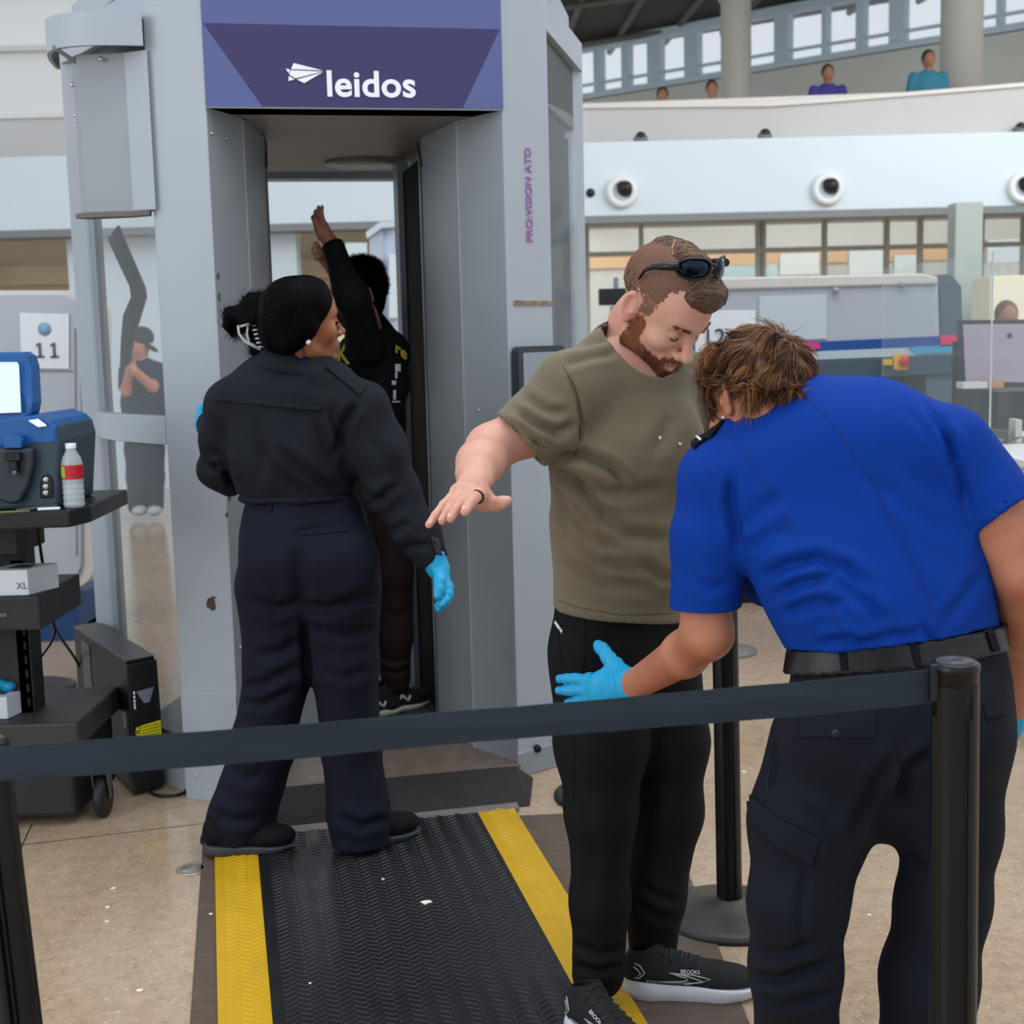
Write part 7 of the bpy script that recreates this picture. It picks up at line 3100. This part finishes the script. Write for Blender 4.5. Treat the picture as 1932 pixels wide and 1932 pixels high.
for px, py in ((1577, 548), (1702, 536)):
    mb = MB()
    mb.sphere(P(px, py, YR - .03), .018, 12)
    mb.build('knob', mat('grey_knob', (150, 156, 160), .5), m2_)
plate([(1432, 560), (1560, 556), (1560, 640), (1432, 644)], YR - .012, .02, mat('panel_pale', (190, 200, 208), .45), 'service_panel', m2_, .004)
# lane sign 12 between the two heads
s12 = empty('lane_sign', P(1345, 655, 6.2))
tag(s12, 'white paper sign with the number 12, showing between the two bowed heads', 'sign')
mb = MB()
mb.extr([P(a_, b_, 6.2) for a_, b_ in ((1312, 585), (1425, 585), (1425, 692), (1312, 692))], (0, .004, 0))
mb.build('paper', mat('sign_white', (226, 232, 238), .6), s12)
mb = MB()
mb.tube([P(1368, 690, 6.22), Vector((P(1368, 690, 6.22).x, 6.22, 0))], .012, 8)
mb.lathe([(0, .015), (.14, .012), (.14, 0), (0, 0)], (P(1368, 690, 6.22).x, 6.22, 0), 24)
mb.build('sign_stand', M_greytrim, s12)
text_obj('sign_number', '12', mat('numeral_black', (60, 62, 66), .6), .105, P(1347, 638, 6.19), (1, 0, 0), (0, 0, 1), s12, .0006)

# ------------------------------------------------------------------ second scanner through the doorway
s2 = empty('distant_scanner', (-1.4, 10.5, 0))
tag(s2, 'pale lilac-grey scanner of the next lane seen through the entry behind the raised arm', 'body scanner')
d_ = 10.5
for nm, pxs, mm, off in (('front_panel', [(697, 440), (722, 425), (722, 1020), (697, 1020)], (176, 186, 200), 0),
                         ('side_panel', [(722, 422), (742, 424), (744, 1020), (722, 1020)], (186, 194, 216), .05),
                         ('top_rail', [(690, 438), (718, 418), (748, 418), (748, 428), (720, 430), (692, 450)], (196, 206, 214), -.05),
                         ('white_box', [(734, 480), (745, 480), (747, 600), (734, 600)], (214, 222, 226), -.1)):
    mb = MB()
    mb.extr([P(a_, b_, d_ + off) for a_, b_ in pxs], (0, .5, 0))
    mb.build(nm, mat('scanner2_' + nm, mm, .5), s2)
mb = MB()
mb.box((P(720, 900, d_).x, d_ + .3, .2), (.12, .3, .2))
mb.build('base', mat('scanner2_base', (130, 136, 142), .5), s2)
mb = MB()
a, b = P(652, 475, 13), P(692, 455, 13)
mb.extr([P(x_, y_, 13.2) for x_, y_ in ((652, 458), (692, 458), (692, 640), (652, 640))], (0, .05, 0))
o = mb.build('pale_panel', mat('pale_panel', (206, 224, 224), .4))  # one even pale colour over the whole panel
mb = MB()
mb.box((P(672, 640, 13.2).x, 13.22, P(672, 640, 13.2).z / 2), (.10, .02, P(672, 640, 13.2).z / 2))
mb.build('panel_base', mat('scanner2_base', (130, 136, 142), .5), o)
tag(o, 'pale upright panel in the far opening behind the raised arm', 'panel')

# ------------------------------------------------------------------ screened booth at the right edge
M_booth = mat('booth_white', (198, 196, 194), .5)
bo0, bo1, bo2_ = (1.84, 4.70), (1.83, 5.25), (1.83, 6.9)
zc_ = .99
bth = empty('operator_booth', (2.2, 5.4, 0))
tag(bth, 'pale grey operator booth counter with a glass screen at the right edge', 'counter')
mb = MB()
mb.prism([(1.84, 4.55), (1.84, 6.9), (3.4, 6.9), (3.4, 4.55)], .06, zc_ - .03)
mb.build('counter_body', M_booth, bth, .004)
mb = MB()
mb.prism([(1.82, 4.53), (1.82, 6.92), (3.4, 6.92), (3.4, 4.53)], zc_ - .03, zc_)
mb.build('counter_top', mat('booth_edge', (226, 226, 224), .4), bth, .004)
mb = MB()
mb.prism([(1.855, 4.57), (1.855, 6.88), (3.4, 6.88), (3.4, 4.57)], 0, .06)
mb.build('skirting', mat('booth_skirt', (150, 150, 148), .5), bth)
mb = MB()
mb.prism([(1.86, 4.9), (1.87, 4.9), (1.87, 6.9), (1.86, 6.9)], zc_, 1.75)
mb.build('glass_screen', mat('booth_glass', (210, 225, 228), .04, alpha=.12, spec=.6), bth)
mb = MB()
xg = 1.865
mb.box((xg, 5.35, (zc_ + 1.75) / 2), (.003, .003, (1.75 - zc_) / 2))
mb.build('glass_joint', mat('joint_pale', (190, 196, 194), .3), bth)
# dark desk behind the glass
dk = empty('operator_desk', (2.2, 6.2, 0))
mb = MB()
z1_ = zc_ + .002
mb.box((2.75, 6.55, zc_ + .09), (.58, .18, .085))
mb.build('desk_shelf', mat('desk_dark', (34, 32, 30), .6), dk, .004)
mb = MB()
mb.box((2.75, 6.75, zc_ + .20), (.58, .02, .20))
mb.build('desk_back', M_dark, dk)
mb = MB()
mb.box((2.75, 6.40, zc_ + .185), (.55, .14, .010))
mb.build('desk_top', mat('desk_grey_wood', (106, 100, 92), .5), dk)
tag(dk, 'dark cluttered desk shelf behind the booth glass', 'desk')
ym = 6.25
mo = empty('monitor', (P(1880, 720, ym).x, ym, zc_))
mb = MB()
mb.extr([P(a_, b_, ym) for a_, b_ in ((1810, 604), (2010, 602), (2010, 730), (1816, 728))], (0, .05, 0))
mb.build('bezel', M_black, mo, .004)
mb = MB()
mb.extr([P(a_, b_, ym - .003) for a_, b_ in ((1817, 612), (2004, 610), (2004, 722), (1822, 720))], (0, .002, 0))
mb.build('display', mat('lilac_screen', (150, 138, 152), .3, emit=.12), mo)
mb = MB()
px_ = P(1900, 730, ym)
mb.box((px_.x, ym + .04, (px_.z + zc_) / 2), (.03, .015, (px_.z - zc_) / 2))
mb.box((px_.x, ym + .03, zc_ + .008), (.12, .09, .008))
mb.build('stand', M_black, mo)
mb = MB()
mb.sphere(P(1905, 633, ym - .006), (.012, .003, .012), 12)
mb.build('screen_mark', mat('mark_dark', (60, 56, 66), .5), mo)
tag(mo, 'large black monitor showing a plain lilac-grey picture, at the right edge', 'monitor')
r_ = random.Random(12)
items = [(1835, 806, 26, 6, (196, 196, 190), 'crumpled white paper'), (1868, 806, 16, 7, (176, 120, 96), 'small reddish packet'), (1905, 822, 34, 5, (120, 116, 108), 'flat grey folder'),
         (1842, 838, 12, 14, (34, 70, 88), 'dark teal box'), (1880, 850, 20, 12, (46, 52, 50), 'dark green box'), (1915, 845, 6, 22, (186, 184, 170), 'pale upright card')]
for px, py, w_, h_2, col_, nm in items:
    d2 = 5.6 if py > 812 else 6.22
    c_ = P(px, py, d2)
    k_ = d2 / F
    zb_ = zc_ + .001 if py > 812 else zc_ + .196
    mb = MB()
    mb.box((c_.x, d2, zb_ + h_2 * k_), (w_ * k_, .05, h_2 * k_), Matrix.Rotation(r_.uniform(-.3, .3), 3, 'Z'))
    o = mb.build({'c': 'paper', 's': 'packet', 'f': 'folder', 'd': 'storage_box', 'p': 'card'}[nm[0]], mat('item_%d' % px, col_, .6), None, .003)
    tag(o, nm + ' lying behind the booth glass at the right edge', {'c': 'paper', 's': 'packet', 'f': 'folder', 'd': 'box', 'p': 'card'}[nm[0]])
cable('booth_cable', [P(1820, 830, 5.5), P(1850, 815, 5.5), P(1880, 835, 5.45), P(1925, 825, 5.45)], .004, 'thin cable arching over the boxes behind the booth glass')
# ------------------------------------------------------------------ traveller inside the scanner, arms up
M_skin_t = mat('skin_mid_brown', (166, 112, 92), .5, sss=.05, rgb2=(146, 94, 76), vscale=14)
M_sweat = mat('black_sweatshirt', (10, 12, 16), .85, spec=.2, bump=.15, bscale=800)
M_brownp = mat('dark_brown_trousers', (38, 26, 24), .8, spec=.25, bump=.2, bscale=600)
frT = hframe_at((-2, -9, -66), 1.0, (.080, .014, .002), 692, 557, 5.06)
HVt, HFt = head_mesh(frT, .0035)
q = Sdf()
nbt = J(688, 622, 5.14)
q.chain([nbt + np.array([0, 0, -.08]), nbt, to_w(frT, (0, .03, -.045))], [.065, .056, .05], .03)
q.chain([J(692, 720, 5.15), J(700, 860, 5.15)], [.12, .12], .03, ((0, 1, 0), .6))
elt, wrt = J(664, 560, 4.86), J(624, 458, 4.93)
q.chain([J(694, 650, 5.02), elt, wrt], [.04, .036, .026], .02)
q.cone(wrt, J(614, 440, 4.935), .026, .022, .01)
hand_prims(q, J(614, 444, 4.935), [J(612, 425, 4.93), J(608, 423, 4.945), J(604, 424, 4.96), J(600, 426, 4.97)],
           [J(608, 389, 4.92), J(601, 390, 4.94), J(595, 397, 4.96), J(590, 407, 4.975)],
           [J(606, 446, 4.93), J(602, 434, 4.92), J(598, 424, 4.92), J(595, 415, 4.92)], r=(.0085, .0085, .008, .0075), wr=.026, palm_up=(-1, 0, .3))
q.chain([J(735, 650, 5.26), J(664, 560, 5.42), J(612, 486, 5.32)], [.04, .034, .024], .02)
hand_prims(q, J(612, 486, 5.32), [J(604, 476, 5.30), J(601, 474, 5.31), J(598, 476, 5.32), J(597, 480, 5.33)],
           [J(600, 462, 5.28), J(596, 458, 5.30), J(592, 466, 5.31), J(592, 474, 5.33)],
           [J(606, 480, 5.29), J(600, 484, 5.28), J(596, 486, 5.28)], wr=.024, palm_up=(-1, 0, .3))
for a in (((735, 880, 5.17), (742, 1080, 5.18), (748, 1300, 5.20)), ((668, 880, 5.12), (672, 1080, 5.10), (676, 1310, 5.08))):
    q.chain([J(*v) for v in a], [.06, .045, .035], .03)
bt_ = q.mesh(.006)
trv = link('person', np_mesh('person', [(HVt, HFt), bt_]), M_skin_t)
tag(trv, 'person in black sweatshirt standing inside the body scanner with an arm raised high', 'person')
q = Sdf()
q.chain([J(694, 700, 5.15), J(694, 800, 5.15), J(697, 868, 5.15)], [.150, .140, .145], .03, ((.3, 1, 0), .68))
q.cone(J(690, 650, 5.15), J(738, 662, 5.18), .060, .058, .04)
q.cone(J(690, 650, 5.15), J(690, 655, 5.03), .060, .060, .04)
q.chain([J(692, 655, 5.03), elt, wrt], [.064, .056, .040], .03)
q.chain([J(738, 662, 5.20), J(664, 560, 5.42), J(616, 492, 5.33)], [.062, .052, .036], .03)
q.cone(J(738, 662, 5.20), J(752, 730, 5.18), .060, .045, .04)
q.cut(J(623, 463, 4.93), wrt - elt)
q.cut((0, 0, J(700, 862, 5.1)[2]), (0, 0, -1))
q.cone(nbt + np.array([0, 0, .02]), nbt + np.array([0, 0, .2]), .058, .07, .004, None, 's')
sv = q.mesh(.0055, mix_disp(cloth_noise(51, .004, 18), creases([([(640, 520), (670, 560)], -.006, 6), ([(655, 610), (690, 630), (700, 660)], -.007, 6), ([(690, 700), (720, 760), (735, 800)], -.006, 7)])))
sw = link('sweatshirt', np_mesh('sweatshirt', [sv]), M_sweat, trv)
sb = bvh_of([sv])
M_yel = mat('yellow_print', (206, 188, 52), .6)
for ch, px, py, sz, mm in (('K', 650, 670, .115, M_yel), ('re', 754, 664, .075, M_yel)):
    h_, n_ = hit(sb, px, py, .004)
    if h_ is not None:
        X2 = Vector((1, 0, 0)) - n_ * n_.x
        X2.normalize()
        Z2 = n_.cross(X2)
        if Z2.z < 0:
            Z2 = -Z2
        text_obj('chest_lettering' if ch == 'K' else 'shoulder_lettering', ch, mm, sz, h_ + n_ * .003, X2, Z2, sw, .001, bold=.001)
for px, py, w_, h2 in ((750, 694, 5, 7), (747, 708, 2, 6), (743, 722, 4, 4), (744, 745, 2.5, 9), (747, 758, 7, 1.5)):
    patch('white_print', sb, [(px - w_, py - h2), (px + w_, py - h2), (px + w_, py + h2), (px - w_, py + h2)], mat('white_print_dull', (196, 200, 206), .6), sw, .003, .001, 3)
q = Sdf()
q.cone(J(697, 850, 5.15), J(700, 885, 5.15), .138, .145, .03, ((.2, 1, 0), .68))
q.chain([J(736, 890, 5.17), J(742, 1080, 5.18), J(744, 1200, 5.19), J(746, 1284, 5.20)], [.078, .072, .066, .056], .03)
q.chain([J(670, 890, 5.12), J(672, 1080, 5.10), J(676, 1300, 5.08)], [.078, .07, .056], .03)
tv_ = q.mesh(.006, mix_disp(cloth_noise(53, .004, 16, (1, 1, .6)), creases([([(722, 1262), (745, 1270), (770, 1262)], -.008, 5), ([(722, 1240), (745, 1250), (772, 1240)], -.006, 5), ([(725, 1150), (750, 1165), (770, 1150)], -.004, 7)])))
link('trousers', np_mesh('trousers', [tv_]), M_brownp, trv)
q = Sdf()
q.ell((0, .02, .062), (.084, .102, .085), None, .02)
q.ell((0, .03, .115), (.066, .078, .050), None, .02)
q.ell((0, .075, .0), (.058, .030, .06), None, .03)
q.cut((0, -.074, .07), (0, -1, .1), .008)
q.cut((0, -.02, 0), (0, -1, -.62), .01)
av, af = q.mesh(.0035, lambda V, N: .003 * np.sin(V[:, 0] * 210 + 2 * np.sin(V[:, 1] * 90)) * np.sin(V[:, 1] * 230) * np.sin(V[:, 2] * 190 + 1))
hr = link('curly_hair', np_mesh('curly_hair', [(to_w(frT, av), af)]), M_hairk, trv)
n_ = 2600
pts, nrm = sample_surface(av, af, av[:, 2] > .02, n_, 8)
V1, F1, m1 = strands(pts - nrm * .001, nrm + RNG.normal(size=(n_, 3)) * .5, .016, .0009, 4, 6, .5, wave=.5)
hair_obj('curls', [(to_w(frT, V1), F1, m1)], [M_hairk] * 3, hr)
pb2, nb2 = sample_surface(HVt, HFt, (to_l(frT, HVt)[:, 2] < -.048) & (to_l(frT, HVt)[:, 1] < -.02), 2500, 3)
hair_obj('beard', [strands(pb2, nb2 * .6 + np.array([0, 0, -1.]), .008, .0007, 2, 9, .3)], [M_hairk] * 3, trv)


def n_mark(onto, side, up):
    y_ = side * .06
    mb = MB()
    A, B, C_, D_ = onto(.120, y_, .040, side), onto(.135, y_, .074, side), onto(.158, y_, .036, side), onto(.172, y_, .068, side)
    mb.tube([A, B], .0048, 6)
    mb.tube([B, C_], .0048, 6)
    mb.tube([C_, D_], .0048, 6)
    mb.build('letter_mark', mat('silver_white', (206, 208, 210), .5), up)


hT = G(698, 1350, .047)
tT = G(790, 1330, .047)
shoe(trv, hT, hT + (tT - hT).normalized() * .27, M_upper, mat('off_white_sole', (196, 194, 184), .6), L=.27, W=.095, accent=n_mark, sole_h=.026)
h2_ = G(650, 1362, .047)
shoe(trv, h2_, h2_ + (tT - hT).normalized() * .27, M_upper, MATS['off_white_sole'], L=.27, W=.095, accent=n_mark, sole_h=.026)

# ------------------------------------------------------------------ person seen through the scanner's side glass
dR_ = 11.6
M_skin_r = mat('skin_ruddy', (196, 128, 100), .5)
q = Sdf()
q.ell(J(262, 652, dR_), (.085, .1, .12), None, .02)
q.cone(J(268, 690, dR_), J(265, 665, dR_), .06, .055, .02)
q.chain([J(270, 720, dR_), J(272, 790, dR_)], [.15, .14], .03, ((0, 1, 0), .6))
q.chain([J(296, 700, dR_), J(288, 730, dR_ - .2), J(254, 700, dR_ - .35)], [.05, .045, .035], .02)
q.chain([J(240, 700, dR_), J(238, 738, dR_ - .2), J(246, 690, dR_ - .35)], [.05, .045, .032], .02)
hand_prims(q, J(253, 698, dR_ - .35), [J(250, 686, dR_ - .36), J(249, 682, dR_ - .36), J(249, 678, dR_ - .36), J(250, 675, dR_ - .36)],
           [J(244, 680, dR_ - .36), J(243, 676, dR_ - .36), J(243, 672, dR_ - .36), J(244, 668, dR_ - .36)],
           [J(250, 694, dR_ - .37), J(245, 692, dR_ - .37), J(241, 690, dR_ - .37)], wr=.03, palm_up=(0, -1, 0))
for s_, x0 in ((0, 262), (1, 284)):
    q.chain([J(x0, 840, dR_), J(x0 + 4 * s_, 900, dR_), J(x0 + 4 * s_, 962, dR_)], [.08, .055, .045], .03)
rp = link('person', np_mesh('person', [q.mesh(.011)]), M_skin_r)
tag(rp, 'person in cap and navy T-shirt, hands up, seen through the scanner\'s left glass', 'person')
q = Sdf()
q.chain([J(297, 702, dR_), J(291, 724, dR_ - .12)], [.085, .075], .03)
q.chain([J(243, 702, dR_), J(239, 728, dR_ - .12)], [.085, .07], .03)
q.chain([J(270, 712, dR_), J(271, 760, dR_), J(272, 815, dR_)], [.17, .185, .18], .03, ((0, 1, 0), .62))
q.cone(J(268, 692, dR_), J(296, 702, dR_), .05, .07, .03)
q.cone(J(268, 692, dR_), J(244, 702, dR_), .05, .07, .03)
link('tshirt', np_mesh('tshirt', [q.mesh(.010)]), mat('navy_tee', (22, 30, 48), .8, spec=.2), rp)
q = Sdf()
q.cone(J(272, 820, dR_), J(272, 845, dR_), .17, .165, .03, ((0, 1, 0), .62))
for s_, x0 in ((0, 258), (1, 288)):
    q.chain([J(x0, 850, dR_), J(x0 + 3 * s_, 900, dR_), J(x0 + 4 * s_, 955, dR_)], [.10, .085, .075], .03)
link('trousers', np_mesh('trousers', [q.mesh(.010)]), mat('dark_jeans', (34, 40, 54), .8), rp)
q = Sdf()
q.ell(J(268, 637, dR_), (.098, .11, .095), None, .01)
q.cut(J(268, 648, dR_), (0, 0, -1))
cpv = q.mesh(.009)
cp_ = link('cap', np_mesh('cap', [cpv]), mat('cap_black', (22, 22, 26), .7), rp)
q = Sdf()
q.ell(J(284, 655, dR_), (.075, .08, .018), np.array(Euler((0, math.radians(35), 0)).to_matrix()), .01)
link('cap_bill', np_mesh('cap_bill', [q.mesh(.008)]), mat('cap_black', (22, 22, 26), .7), cp_)
for x0, k_ in ((262, 0), (290, 1)):
    q = Sdf()
    q.ell(J(x0 + 2, 963, dR_ - .05), (.06, .13, .045), None, .01)
    q.cut((0, 0, .0), (0, 0, -1))
    link('shoe', np_mesh('shoe', [q.mesh(.009)]), mat('pale_shoe', (186, 186, 188), .6), rp)
mb = MB()
mb.box(J(240, 676, dR_ - .40), (.045, .006, .03))
tag(mb.build('phone', M_black, None, .003), 'small dark phone held up by the person seen through the glass', 'phone')

far_person('person', (P(1958, 700, 7.3).x, 7.3, 0), 1.40, (22, 24, 30), (24, 26, 32), 'person in dark clothing cut off by the right edge behind the booth glass', skin=(140, 98, 76), hair=(60, 66, 50))
